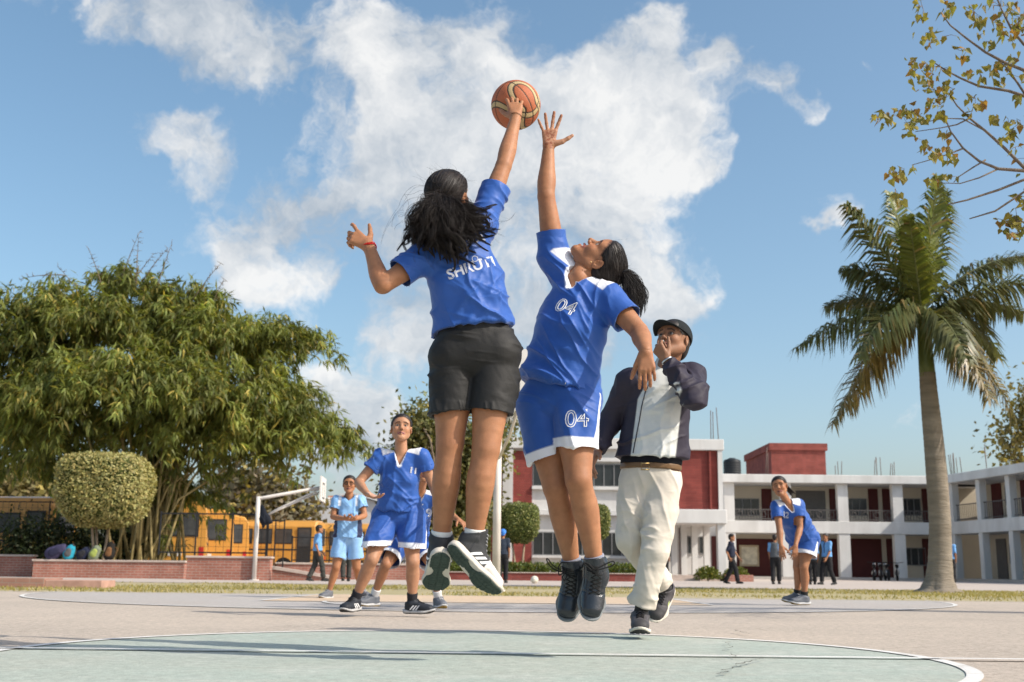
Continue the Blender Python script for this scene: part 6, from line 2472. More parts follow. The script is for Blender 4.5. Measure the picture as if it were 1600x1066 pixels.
def girl_jumper_front():
    J = dict(head=P(937, 410, 5.00), hf=np.array([-.16, -.22, .96]), hu=np.array([.97, -.12, .10]),
             neck=P(908, 436, 4.99), pelvis=P(870, 622, 5.02),
             shR=P(866, 402, 5.06), elR=P(853, 304, 5.02), wrR=P(857, 232, 5.06),
             shL=P(951, 466, 4.93), elL=P(1000, 520, 4.82), wrL=P(1009, 548, 4.62),
             hipR=P(842, 632, 5.04), knR=P(869, 762, 4.98), anR=P(896, 892, 5.10),
             hipL=P(896, 628, 4.97), knL=P(904, 750, 4.88), anL=P(932, 889, 4.98))
    J['handR'] = dict(d=np.array([.06, -.03, 1.0]), n=np.array([.05, -1, .05]), curls=[(4, 8, 5), (2, 6, 4), (4, 8, 5), (8, 10, 6)], spread=[17, 4, -13, -30], thumb=(.97, .30, .12), henna=True)
    J['handL'] = dict(d=np.array([0.02, -.22, -.97]), n=np.array([.1, .95, -.2]), curls=[(18, 28, 18), (22, 30, 20), (25, 32, 20), (28, 34, 20)], spread=[7, 2, -3, -8], thumb=(.55, .85, .3))
    J['hem'] = P(870, 603, 5.0)
    J['hemn'] = unit(np.array([-.27, 0, -.96]))
    J['shnR'] = unit(np.array([.30, 0, -.95])); J['shnL'] = unit(np.array([-.02, 0, -1]))
    s = 1.0
    spec = dict(bust=.056, shirt_waist=.012, shirt_down=.05, sleeveR=.42, sleeveL=.60, sleeve_r=.07, shortR=.66, shortL=.62, short_r=.094, shorts_g=.014, smile=True, wide=1.06, arm_r=1.12, leg_r=1.08, vneck=.06,
                kneebackL=np.array([.3, .9, 0]), kneebackR=np.array([.3, .9, 0]))
    base = (float(P(900, 900, 5.0)[0]), 5.0, 0)
    root, fr, hs = build_person('person', 'airborne girl in blue number 04 kit and black high-top shoes, face turned upwards', 'person', J, base, s, .0058, .0036, spec=spec)
    su, la, lh, fc, fh = torso_frame(J)
    fs = [dict(across=np.array([.55, 0, .8]), along=np.array([.8, 0, -.55]), fa=20, fl=2.2, amp=.019, seed=1.9, sharp=3.4, mask=lambda V: sstep((J['neck'] - V) @ su, .10, .28)),
          dict(across=np.array([.8, 0, .5]), along=np.array([.5, 0, -.8]), fa=26, fl=3.0, amp=.011, seed=5.2, sharp=3.0),
          dict(across=la, along=su, fa=17, fl=3, amp=.008, seed=7.7)]
    fp = [dict(across=np.array([.9, 0, .3]), along=np.array([.3, 0, -.9]), fa=17, fl=2.2, amp=.019, seed=3.1, sharp=2.0),
          dict(across=np.array([.4, 0, .9]), along=np.array([.9, 0, -.4]), fa=24, fl=3, amp=.011, seed=8.4, sharp=3.0, mask=lambda V: sstep((V - J['pelvis']) @ su, -.16, .02))]
    (shirt, SV, SQ), (shorts, PV, PQ) = player_wear(root, J, s, .0045, spec, folds_s=fs, folds_p=fp)
    camn = np.array([0, -1, -.05])
    print_on(shirt, SV, SQ, '04', .088, P(883, 478, 4.85), np.array([.92, 0, -.38]), camn, M_WHITE_PRINT, outline=.0022, shear=.15, name='number', lift=.0003)
    print_on(shorts, PV, PQ, '04', .105, P(900, 656, 4.85), np.array([.98, 0, .06]), camn, M_WHITE_PRINT, outline=.0022, shear=.1, name='number', lift=.0003)
    # hair
    hair, HV, HQ = cap_hair(root, J, fr, hs, hairline=.062, h=.0036)
    strands_on_cap(hair, J, fr, hs, HV, HQ, np.array([0, -.115, .03]), 560, 5, .0009)
    k = J['head'] + fr @ np.array([-.02, -.10, .045])
    kk = P(976, 426, 4.97)
    g = [[kk, P(984, 440, 4.96), P(990, 458, 4.95), P(992, 476, 4.95), P(989, 492, 4.95)],
         [kk, P(988, 438, 4.97), P(998, 456, 4.96), P(1002, 472, 4.96), P(998, 490, 4.96)],
         [kk, P(979, 442, 4.95), P(978, 458, 4.93), P(984, 476, 4.93), P(992, 490, 4.94)],
         [kk, P(990, 436, 4.99), P(1001, 450, 5.0), P(1006, 464, 5.0), P(1003, 482, 4.99)]]
    W, F = bundle(g, 1300, .012, .0009, seed=14, curl=.006, curl_f=2.0, S=20)
    mesh_np('ponytail', W, F, M_HAIR, hair)
    W, F = bundle(g, 70, .014, .0008, seed=15, curl=.012, curl_f=2.6, S=20, fray=1.4)
    mesh_np('loose_strands', W, F, M_HAIR, hair)
    ring('hair_tie', hair, kk, unit(P(990, 450, 4.96) - kk), .020, .006, mat('hair_tie', (.01, .01, .012), .8))
    ear = J['head'] + fr @ (np.array([-.083, .004, -.037]) * hs)
    Vb = []
    mbx = MB(); mbx.tube([ear + np.array([0, .002, 0]), ear - np.array([0, .003, 0])], [.0028, .0022], 8).build('earring', mat('gold', (.8, .6, .25), .25, .5, 0, metal=1), root, True, world=True)
    # boots, socks, flying laces
    for A, K, fd, fu, sg in ((J['anR'], J['knR'], np.array([-.18, -.34, -.92]), np.array([-.12, -.90, .38]), -1), (J['anL'], J['knL'], np.array([-.10, -.40, -.91]), np.array([.08, -.90, .40]), 1)):
        sh, (O, frm, sc_, bv) = make_shoe(root, A, fd, fu, SHOE_BOOT, .0031, 1.08, K)
        sock(root, A, K, .0415, (.26, .27, .33), .056)
    def loop(pts, r=.0026):
        q = np.array(pts, float)
        S = 30
        d = np.r_[0, np.cumsum(np.linalg.norm(np.diff(q, axis=0), axis=1))]
        t = np.linspace(0, d[-1], S)
        q = np.stack([np.interp(t, d, q[:, i]) for i in range(3)], 1)
        for _ in range(4):
            q[1:-1] = (q[:-2] + 2 * q[1:-1] + q[2:]) / 4
        MB().tube(list(q), r, 6).build('lace', M_LACE_K, root, True, world=True)
    d1, d2 = 4.98, 4.86
    loop([P(884, 893, d1), P(872, 893, d1), P(860, 886, d1), P(852, 872, d1), P(855, 871, d1), P(864, 885, d1), P(876, 890, d1)])
    loop([P(884, 893, d1), P(873, 900, d1), P(872, 886, d1), P(878, 878, d1), P(888, 880, d1)])
    loop([P(884, 893, d1), P(878, 903, d1), P(882, 908, d1), P(887, 898, d1)])
    loop([P(925, 892, d2), P(940, 885, d2), P(955, 877, d2), P(962, 877, d2), P(960, 883, d2), P(948, 887, d2), P(930, 892, d2)])
    loop([P(925, 892, d2), P(916, 884, d2), P(910, 879, d2), P(918, 880, d2), P(930, 891, d2)])
    return J


def referee():
    J = dict(head=P(1052, 533, 6.52), hf=np.array([-.58, -.74, .30]), hu=np.array([.16, .26, .95]),
             neck=P(1036, 578, 6.55), pelvis=P(1016, 738, 6.58),
             shR=P(985, 596, 6.55), elR=P(954, 655, 6.66), wrR=P(934, 706, 6.55),
             shL=P(1081, 588, 6.52), elL=P(1084, 622, 6.28), wrL=P(1042, 563, 6.32),
             hipR=P(995, 746, 6.60), knR=P(984, 842, 6.58), anR=P(1040, 920, 6.86),
             hipL=P(1039, 746, 6.56), knL=P(1024, 862, 6.46), anL=P(1000, 962, 6.52))
    J['handL'] = dict(d=np.array([-.55, .06, .80]), n=np.array([.45, .85, .2]), curls=[(62, 75, 45), (60, 75, 45), (62, 75, 45), (64, 75, 45)], spread=[4, 1, -2, -5], thumb=(.55, .7, .5))
    J['hem'] = P(1018, 716, 6.56)
    J['hemn'] = unit(np.array([-.04, 0, -1]))
    s = 1.06
    spec = dict(male=True, shirt_g=.026, shirt_waist=.022, shirt_down=.06, sleeveR=1.0, sleeveL=1.0, sleeve_r=.068, vneck=0, wide=1.07, trouser_g=.008, hem_r=.070, hem_up=.055, leg_r=.88, hand_h=.004,
                neck_r=.052, belly=.0, kneebackR=np.array([.3, .9, 0]), kneebackL=np.array([0, 1.0, 0]))
    base = (float(P(1001, 998, 6.5)[0]), 6.5, 0)
    root, fr, hs = build_person('person', 'man in black cap, white and navy jacket and cream trousers, blowing a whistle mid-stride', 'person', J, base, s, .0065, .004, skin=np.array([.27, .135, .075]), spec=spec)
    su, la, lh, fc, fh = torso_frame(J)
    # jacket with full sleeves
    tp, sh = torso_prims(J, .026, s, waist=.022, down=.05, wide=1.05)
    sl = []
    for sd in 'RL':
        S_, E_, W_ = J['sh' + sd], J['el' + sd], J['wr' + sd]
        d = unit(W_ - E_)
        e = W_ - d * .012
        sl += [pr(S_, E_, .074 * s, .064 * s), pr(E_, e + d * .04, .064 * s, .043 * s, cuts=[(e, d)])]
    lo, hi = bounds(tp + sh + sl, .03)
    v = Vox(lo, hi, .006)
    for p in tp: v.add(p, .04)
    for p in sh: v.add(p, .05)
    v2 = Vox(lo, hi, .006)
    v.cut(J['hem'], J['hemn'])
    for p in sl: v.add(p, .022)
    hb = J['head'] + fr @ np.array([0, -.022, -.045]) * s
    nd = unit(hb - J['neck'])
    v.sub(pr(J['neck'] + nd * .02 + fc * .01, J['neck'] + nd * .2, .058, .07), .006)
    v.add(pr(J['neck'] - nd * .005, J['neck'] + nd * .035, .072, .066), .015)
    v.sub(pr(J['neck'] + nd * .0, J['neck'] + nd * .2, .058, .064), .006)
    white = np.array([.62, .63, .60]); navy = np.array([.022, .020, .032])
    PLUM = np.array([.032, .027, .042])

    def jc(V):
        C = np.tile(white, (len(V), 1))
        best = np.full(len(V), 9.0)
        for sd in 'RL':
            S_, E_, W_ = J['sh' + sd], J['el' + sd], J['wr' + sd]
            for a, b, r in ((S_, E_, .075), (E_, W_, .066)):
                t = np.clip(((V - a) @ (b - a)) / ((b - a) @ (b - a)), 0, 1)
                d = np.linalg.norm(V - a - t[:, None] * (b - a), axis=1) - r * s
                best = np.minimum(best, d)
        setc(C, .012 - best, PLUM)
        lat = np.abs((V - J['pelvis']) @ la)
        fwd = (V - J['pelvis']) @ fc
        setc(C, np.maximum(lat - .118 * s, -.03 - fwd), PLUM)
        rel = V - J['neck']
        dep = -(rel @ su)
        setc(C, np.minimum(lat - .05 - .42 * np.clip(dep - .02, 0, 1), .2 - dep), PLUM)
        return C
    fj = [dict(across=su * .8 + la * .4, along=la - su * .4, fa=17, fl=2.6, amp=.016, seed=2.2, sharp=3.0),
          dict(across=la, along=su, fa=19, fl=3, amp=.010, seed=6.6),
          dict(across=J['elL'] - J['shL'] + np.array([.02, 0, .05]), along=np.array([1., 0, .2]), fa=24, fl=5, amp=.024, seed=4.4, sharp=2.0, mask=lambda V: 1 - sstep(np.linalg.norm(V - J['elL'], axis=1), .12, .26))]
    jk, JV, JQ = garment(root, 'jacket', v, M_NYLON, jc, fj)
    # zip
    bv = bvh_of(JV, JQ)
    zp = [np.array(P(x, y, 6.3)) for x, y in ((1022, 588), (1013, 606), (1007, 630), (1003, 655), (998, 680), (993, 708))]
    pts = []
    for i in range(len(zp) - 1):
        for t in np.linspace(0, 1, 6, endpoint=False):
            q = lerp(zp[i], zp[i + 1], t)
            hit, nor, _, _ = bv.ray_cast(Vector(q + np.array([0, -.6, 0])), Vector((0, 1, 0)), 1.5)
            if hit:
                pts.append(np.array(hit) + np.array((0, -.002, 0)))
    if len(pts) > 3:
        MB().tube(pts, .0035, 6).build('zip', mat('zip', (.05, .05, .06), .5), jk, True, world=True)
    # undershirt band and belt
    v = Vox(J['pelvis'] - .3, J['pelvis'] + .35, .007)
    v.add(pr(J['pelvis'] + su * .03, J['pelvis'] + su * .2, (.170) * s, (.155) * s, [(fh, .76)]), .03)
    v.cut(P(1018, 726, 6.56), (-.04, 0, -1)); v.cut(J['pelvis'] + su * .2, su)
    garment(root, 'undershirt', v, M_COTTON, (.008, .008, .012), [dict(across=la, along=su, fa=20, fl=3, amp=.004, seed=1)])
    bt = Vox(J['pelvis'] - .3, J['pelvis'] + .35, .006)
    bt.add(pr(J['pelvis'] - su * .06, J['pelvis'] + su * .2, (.169) * s, (.160) * s, [(fh, .77)]), .03)
    bt.cut(P(1018, 725, 6.56), -np.array([-.04, 0, -1.])); bt.cut(P(1018, 734, 6.56), (-.04, 0, -1))
    garment(root, 'belt', bt, mat('belt_leather', rough=.45, spec=.4, var=.15, attr=True), (.14, .075, .03))
    bvb = P(1008, 729, 6.33)
    MB().tube([bvb + np.array([-.022, 0, -.018]), bvb + np.array([.022, 0, -.018]), bvb + np.array([.022, 0, .018]), bvb + np.array([-.022, 0, .018])], .004, 6, close=True).build('belt_buckle', mat('brass', (.55, .38, .15), .3, .5, 0, metal=1), root, True, world=True)
    # trousers
    spec['waist_at'] = P(1018, 731, 6.56)
    v = trousers_field(J, s, .006, spec)
    for p in (ball(J['anL'] + np.array([0, 0, .095]), .072, [((0, 0, 1), .55)]), ball(J['anR'] + unit(J['knR'] - J['anR']) * .12, .068, [(unit(J['knR'] - J['anR']), .6)])):
        v.add(p, .02)
    knee = lambda c, r: (lambda V: 1 - sstep(np.linalg.norm(V - c, axis=1), r * .4, r))
    cr = lerp(J['hipL'], J['hipR'], .5) - su * .1
    ft = [dict(across=np.array([.35, 0, .94]), along=np.array([.94, 0, -.35]), fa=20, fl=3.2, amp=.013, seed=3.9, sharp=3.0, mask=lambda V: .40 + .65 * np.maximum(knee(J['knL'], .3)(V), knee(cr, .2)(V))),
          dict(across=np.array([.94, 0, .3]), along=np.array([.2, 0, -1]), fa=18, fl=2, amp=.009, seed=7.2, sharp=2.0),
          dict(across=np.array([0, 0, 1.]), along=np.array([1., 0, .2]), fa=30, fl=6, amp=.012, seed=5.3, sharp=1.8, mask=lambda V: np.maximum(knee(J['anL'], .17)(V), knee(J['anR'], .17)(V)))]
    garment(root, 'trousers', v, M_COTTON, (.60, .545, .465), ft)
    # cap
    V = Vox((-.12, -.16, -.1), (.12, .2, .16), .0042)
    V.add(ball((0, -.016, .038), .091, [((0, 1, 0), 1.19), ((0, 0, 1), 1.02)]), .02)
    n = unit((0, .20, -.98))
    V.cut((0, .08, .042), n)
    V.sub(ball((0, -.016, .03), .084, [((0, 1, 0), 1.18), ((0, 0, 1), 1.0)]), .003)
    cv, cq = V.mesh()
    capc = mat('cap_cloth', (.020, .024, .026), .85, .15, .15, vscale=30, bump=.0012, bscale=300)
    co = mesh_np('cap', J['head'] + (cv * hs) @ fr.T, cq, capc, root)
    bm_v, bm_f = [], []
    R_, A_ = 5, 13
    for lay, dz in ((0, 0), (1, -.005)):
        for i in range(R_):
            for j in range(A_):
                a = math.radians(-72 + 144 * j / (A_ - 1))
                r = .084 + (.078 * i / (R_ - 1)) * (math.cos(a * .95) ** .6)
                x = math.sin(a) * (.086 + .012 * i / (R_ - 1)); y = -.016 + .024 + math.cos(a) * (r)
                z = .046 + .006 - .022 * (abs(math.sin(a)) ** 2) - .006 * i / (R_ - 1) + dz
                bm_v.append((x, y, z))
    for i in range(R_ - 1):
        for j in range(A_ - 1):
            q = (i * A_ + j, i * A_ + j + 1, (i + 1) * A_ + j + 1, (i + 1) * A_ + j)
            bm_f.append(q); bm_f.append(tuple(k + R_ * A_ for k in q[::-1]))
    for j in range(A_ - 1):
        a0 = (R_ - 1) * A_ + j
        bm_f.append((a0, a0 + 1, a0 + 1 + R_ * A_, a0 + R_ * A_))
    mesh_np('cap_brim', J['head'] + (np.array(bm_v) * hs) @ fr.T, bm_f, capc, co)
    hv, hq = hair_cap_local(.0045, hairline=.03, thick=.004)
    mesh_np('hair', J['head'] + (hv * hs) @ fr.T, hq, M_HAIR, root)
    # wristwatch band
    dW = unit(J['wrL'] - J['elL'])
    ring('watch', root, J['wrL'] - dW * .002, dW, .029, .007, mat('steel', (.55, .56, .56), .3, .5, 0, metal=1))
    # shoes
    s1, (O, frm, sc_, bv) = make_shoe(root, J['anL'], np.array([-.10, -.98, -.04]), np.array([0, .0, 1]), SHOE_RUN, .0045, 1.06)
    tv, tf = text_mesh('PUMA', .018)
    T = [O + frm @ (np.array([-u, .037, .103 + v_]) * 1.06) for u, v_, w in tv]
    mesh_np('lettering', T, tf, M_WHITE_PRINT, s1, smooth=False)
    make_shoe(root, J['anR'], np.array([-.42, -.50, -.72]), np.array([-.05, -.62, .62]), SHOE_RUN, .0045, 1.06)
    for sd in 'RL':
        sock(root, J['an' + sd], J['kn' + sd], .040, (.05, .05, .05), .13)
    # whistle held at the lips
    wp = J['head'] + fr @ (np.array([-.004, .118, -.066]) * hs)
    w = empty('whistle', wp, "small grey whistle at the capped man's lips", 'whistle')
    f_, r_ = fr[:, 1], fr[:, 0]
    MB().tube([wp - r_ * .009, wp + r_ * .009], .0105, 14).build('chamber', mat('whistle_grey', (.28, .28, .28), .35, .5, .05), w, True, world=True)
    MB().tube([wp + fr[:, 2] * .006, wp + fr[:, 2] * .006 - f_ * .03], [.006, .0045], 8).build('mouthpiece', mat('whistle_grey'), w, True, world=True)
    return J


def girl_eleven():
    D = 9.1
    J = dict(head=P(627, 670, D), hf=np.array([.12, -.97, .20]), hu=np.array([0, .28, .95]),
             neck=P(627, 706, D + .04), pelvis=P(622, 806, D + .10),
             shR=P(596, 714, D + .02), elR=P(560, 754, D - .02), wrR=P(574, 772, D - .22),
             shL=P(659, 714, D + .02), elL=P(676, 758, D + .06), wrL=P(690, 792, D - .10),
             hipR=P(604, 808, D + .10), knR=P(581, 874, D - .10), anR=P(554, 938, D + .0),
             hipL=P(641, 808, D + .10), knL=P(645, 878, D - .05), anL=P(644, 942, D + .04))
    J['handR'] = dict(d=np.array([.75, -.45, -.3]), n=np.array([.1, -.2, .95]), curls=[(20, 25, 15)] * 4, spread=[12, 3, -4, -12])
    s = 1.0
    spec = dict(bust=.05, wide=1.0, shirt_waist=.01, shirt_down=.02, sleeveR=.5, sleeveL=.5, sleeve_r=.066, shortR=.72, shortL=.72, short_r=.112, hand_h=.005, vneck=.1)
    J['hem'] = P(622, 800, D + .05); J['hemn'] = unit(np.array([-.1, 0, -1]))
    J['shnR'] = unit(np.array([.05, 0, -1])); J['shnL'] = unit(np.array([-.05, 0, -1]))
    base = (float(P(600, 962, D)[0]), D, 0)
    root, fr, hs = build_person('person', 'standing girl in blue number 11 kit, feet apart, gazing up, hair tied back', 'person', J, base, s, .008, .0042, spec=spec, skin=np.array([.43, .225, .13]))
    (shirt, SV, SQ), (shorts, PV, PQ) = player_wear(root, J, s, .0075, spec)
    print_on(shirt, SV, SQ, '11', .066, P(641, 731, D - .3), np.array([1., 0, -.12]), (0, -1, 0), M_GREY_PRINT, outline=.003, name='number', lift=.003)
    hair, HV, HQ = cap_hair(root, J, fr, hs, hairline=.062)
    k = J['head'] + fr @ np.array([0, -.115, -.01])
    W, F = bundle([[k, k + np.array([.02, .03, -.06]), k + np.array([.03, .03, -.16])], [k, k + np.array([-.01, .03, -.06]), k + np.array([0, .03, -.18])]], 60, .010, .004, seed=2, S=14)
    mesh_np('ponytail', W, F, M_HAIR, hair)
    make_shoe(root, J['anR'], np.array([-.35, -.93, -.05]), np.array([0, 0, 1]), SHOE_DARK, .006, 1.0)
    make_shoe(root, J['anL'], np.array([.93, -.36, 0]), np.array([0, 0, 1]), SHOE_DARK, .006, 1.0)
    for sd in 'RL':
        sock(root, J['an' + sd], J['kn' + sd], .041, (.03, .03, .035), .075)


def girl_behind():
    D = 10.6
    J = dict(head=P(662, 738, D - .1), hf=np.array([.2, -.93, .2]), hu=np.array([0, .2, .95]),
             neck=P(656, 768, D), pelvis=P(640, 846, D + .18),
             shR=P(634, 776, D), elR=P(622, 808, D + .05), wrR=P(630, 838, D - .08),
             shL=P(681, 776, D + .02), elL=P(697, 798, D + .0), wrL=P(716, 812, D - .12),
             hipR=P(625, 848, D + .15), knR=P(603, 882, D - .1), anR=P(584, 933, D + .06),
             hipL=P(657, 848, D + .15), knL=P(676, 884, D - .1), anL=P(685, 936, D + .06))
    s = .93
    spec = dict(bust=.045, shirt_down=.02, sleeveR=.5, sleeveL=.5, shortR=.8, shortL=.8, short_r=.118, hand_h=.006, vneck=.09)
    base = (float(P(630, 950, D)[0]), D, 0)
    root, fr, hs = build_person('person', 'crouching girl in blue number 19 kit hidden behind the girl wearing number 11', 'person', J, base, s, .010, .0055, spec=dict(spec, detail=1))
    (shirt, SV, SQ), _ = player_wear(root, J, s, .009, spec)
    print_on(shirt, SV, SQ, '19', .10, P(662, 800, D - .3), np.array([1., 0, .1]), (0, -1, 0), M_GREY_PRINT, outline=.003, name='number', lift=.003)
    cap_hair(root, J, fr, hs, h=.0055)
    make_shoe(root, J['anR'], np.array([-.75, -.65, 0]), np.array([0, 0, 1]), SHOE_GREY, .007, .98)
    make_shoe(root, J['anL'], np.array([.35, -.93, 0]), np.array([0, 0, 1]), SHOE_GREY, .007, .98)
    for sd in 'RL':
        sock(root, J['an' + sd], J['kn' + sd], .040, (.6, .6, .6), .085)


def girl_light_blue():
    D = 14.4
    LB = (.22, .42, .70)
    J = dict(head=P(546, 757, D), hf=np.array([.05, -.98, .05]), hu=np.array([0, .05, .98]),
             neck=P(546, 778, D + .04), pelvis=P(544, 838, D + .06),
             shR=P(526, 783, D + .02), elR=P(520, 808, D - .02), wrR=P(541, 811, D - .22),
             shL=P(564, 782, D + .02), elL=P(570, 806, D - .02), wrL=P(555, 811, D - .22),
             hipR=P(534, 840, D + .05), knR=P(525, 886, D), anR=P(514, 925, D + .06),
             hipL=P(554, 840, D + .05), knL=P(557, 886, D + .1), anL=P(566, 924, D + .35))
    J['handR'] = dict(d=np.array([.9, -.3, -.1]), n=np.array([0, .5, .8]), curls=[(30, 40, 20)] * 4)
    J['handL'] = dict(d=np.array([-.9, -.3, -.1]), n=np.array([0, .5, .8]), curls=[(30, 40, 20)] * 4)
    s = .98
    spec = dict(bust=.045, shirt_down=.03, sleeveR=.52, sleeveL=.52, sleeve_r=.07, shortR=.72, shortL=.72, short_r=.096, shorts_g=.012, hand_h=.006, vneck=.03, detail=1, shirt_waist=.02)
    base = (float(P(540, 934, D)[0]), D, 0)
    root, fr, hs = build_person('person', 'girl with glasses in pale blue shirt and shorts, hands clasped in front', 'person', J, base, s, .010, .005, spec=spec)
    su, la, lh, fc, fh = torso_frame(J)
    navy = (.02, .025, .07)

    def col(V):
        C = np.tile(np.array(LB), (len(V), 1))
        lat = (V - J['pelvis']) @ la
        fw = (V - J['pelvis']) @ fc
        hg = (V - J['pelvis']) @ su
        C[(np.abs(lat) > .125) & (hg < .30)] = navy
        rel = V - J['neck']
        C[(np.linalg.norm(rel - fc * .01, axis=1) < .082)] = navy
        C[(np.abs(np.abs(rel @ la) - .105) < .016) & (rel @ su > -.10)] = (.7, .74, .8)
        return C
    _, (so, PV, PQ) = player_wear(root, J, s, .009, spec, colfn=col, shorts_c=(.25, .45, .74), band=None, side=False)
    hair, _, _ = cap_hair(root, J, fr, hs, h=.005)
    k = J['head'] + fr @ np.array([0, -.11, -.02])
    W, F = bundle([[k, k + np.array([-.05, .0, -.08]), k + np.array([-.08, -.03, -.2])], [k, k + np.array([.0, .03, -.08]), k + np.array([0, .03, -.2])]], 40, .012, .005, seed=3, S=12)
    mesh_np('ponytail', W, F, M_HAIR, hair)
    gm = mat('glasses_frame', (.01, .01, .01), .4)
    g = empty('glasses', J['head'] + fr @ np.array([0, .09, 0]), 'dark rimmed glasses on the girl in pale blue', 'glasses')
    mb = MB()
    for sg in (-1, 1):
        c = J['head'] + fr @ (np.array([sg * .033, .093, .0]) * hs)
        pts = [c + fr[:, 0] * math.cos(t) * .024 + fr[:, 2] * math.sin(t) * .018 for t in np.linspace(0, 6.283, 14, endpoint=False)]
        MB().tube(pts, .003, 5, close=True).build('rim', gm, g, True, world=True)
        MB().tube([c + fr[:, 0] * sg * .024, J['head'] + fr @ (np.array([sg * .082, -.01, .0]) * hs)], .0022, 5).build('temple', gm, g, True, world=True)
    for sd, fd in (('R', (-.4, -.9, 0)), ('L', (.6, -.8, 0))):
        make_shoe(root, J['an' + sd], np.array(fd), np.array([0, 0, 1]), SHOE_GREY, .008, 1.0)


def girl_bent():
    D = 13.3
    J = dict(head=P(1218, 760, D - .32), hf=np.array([-.38, -.92, .02]), hu=np.array([-.2, .05, .97]),
             neck=P(1229, 783, D - .2), pelvis=P(1255, 842, D + .08),
             shR=P(1213, 791, D - .20), elR=P(1218, 826, D - .28), wrR=P(1220, 852, D - .36),
             shL=P(1247, 788, D - .16), elL=P(1250, 825, D - .20), wrL=P(1243, 852, D - .34),
             hipR=P(1250, 844, D + .10), knR=P(1246, 886, D + .06), anR=P(1246, 930, D + .12),
             hipL=P(1264, 844, D + .02), knL=P(1256, 886, D - .04), anL=P(1257, 933, D + .02))
    J['handR'] = dict(d=np.array([.1, -.1, -1.]), n=np.array([.2, .9, 0]), curls=[(20, 25, 15)] * 4)
    J['handL'] = dict(d=np.array([-.1, -.1, -1.]), n=np.array([-.2, .9, 0]), curls=[(20, 25, 15)] * 4)
    s = 1.0
    spec = dict(bust=.045, shirt_down=.05, sleeveR=.55, sleeveL=.55, sleeve_r=.068, shortR=.60, shortL=.60, short_r=.125, hand_h=.006, vneck=.09, detail=1, kneebackR=np.array([.6, .6, 0]), kneebackL=np.array([.6, .6, 0]), shirt_waist=.02, neck_r=.042, leg_r=.95)
    base = (float(P(1245, 946, D)[0]), D, 0)
    root, fr, hs = build_person('person', 'smiling girl in blue kit bending forward, hands at her knees', 'person', J, base, s, .010, .005, spec=spec)
    (shirt, SV, SQ), (sh, PV, PQ) = player_wear(root, J, s, .009, spec)
    print_on(shirt, SV, SQ, '12', .09, P(1236, 803, D - .5), np.array([1., 0, -.1]), (0, -1, 0), M_GREY_PRINT, outline=.003, name='number', lift=.003)
    print_on(sh, PV, PQ, '12', .09, P(1257, 857, D - .5), np.array([1., 0, .1]), (0, -1, 0), M_GREY_PRINT, outline=.003, name='number', lift=.003)
    hair, _, _ = cap_hair(root, J, fr, hs, h=.005)
    k = P(1227, 757, D - .22)
    W, F = bundle([[k, P(1234, 766, D - .2), P(1243, 774, D - .18)], [k, P(1232, 768, D - .2), P(1238, 778, D - .2)]], 50, .012, .005, seed=3, S=12)
    mesh_np('ponytail', W, F, M_HAIR, hair)
    for sd, fd in (('R', (-.96, -.25, 0)), ('L', (-.93, -.36, 0))):
        make_shoe(root, J['an' + sd], np.array(fd), np.array([0, 0, 1]), SHOE_GREY, .008, 1.02)
        sock(root, J['an' + sd], J['kn' + sd], .041, (.03, .03, .03), .06)


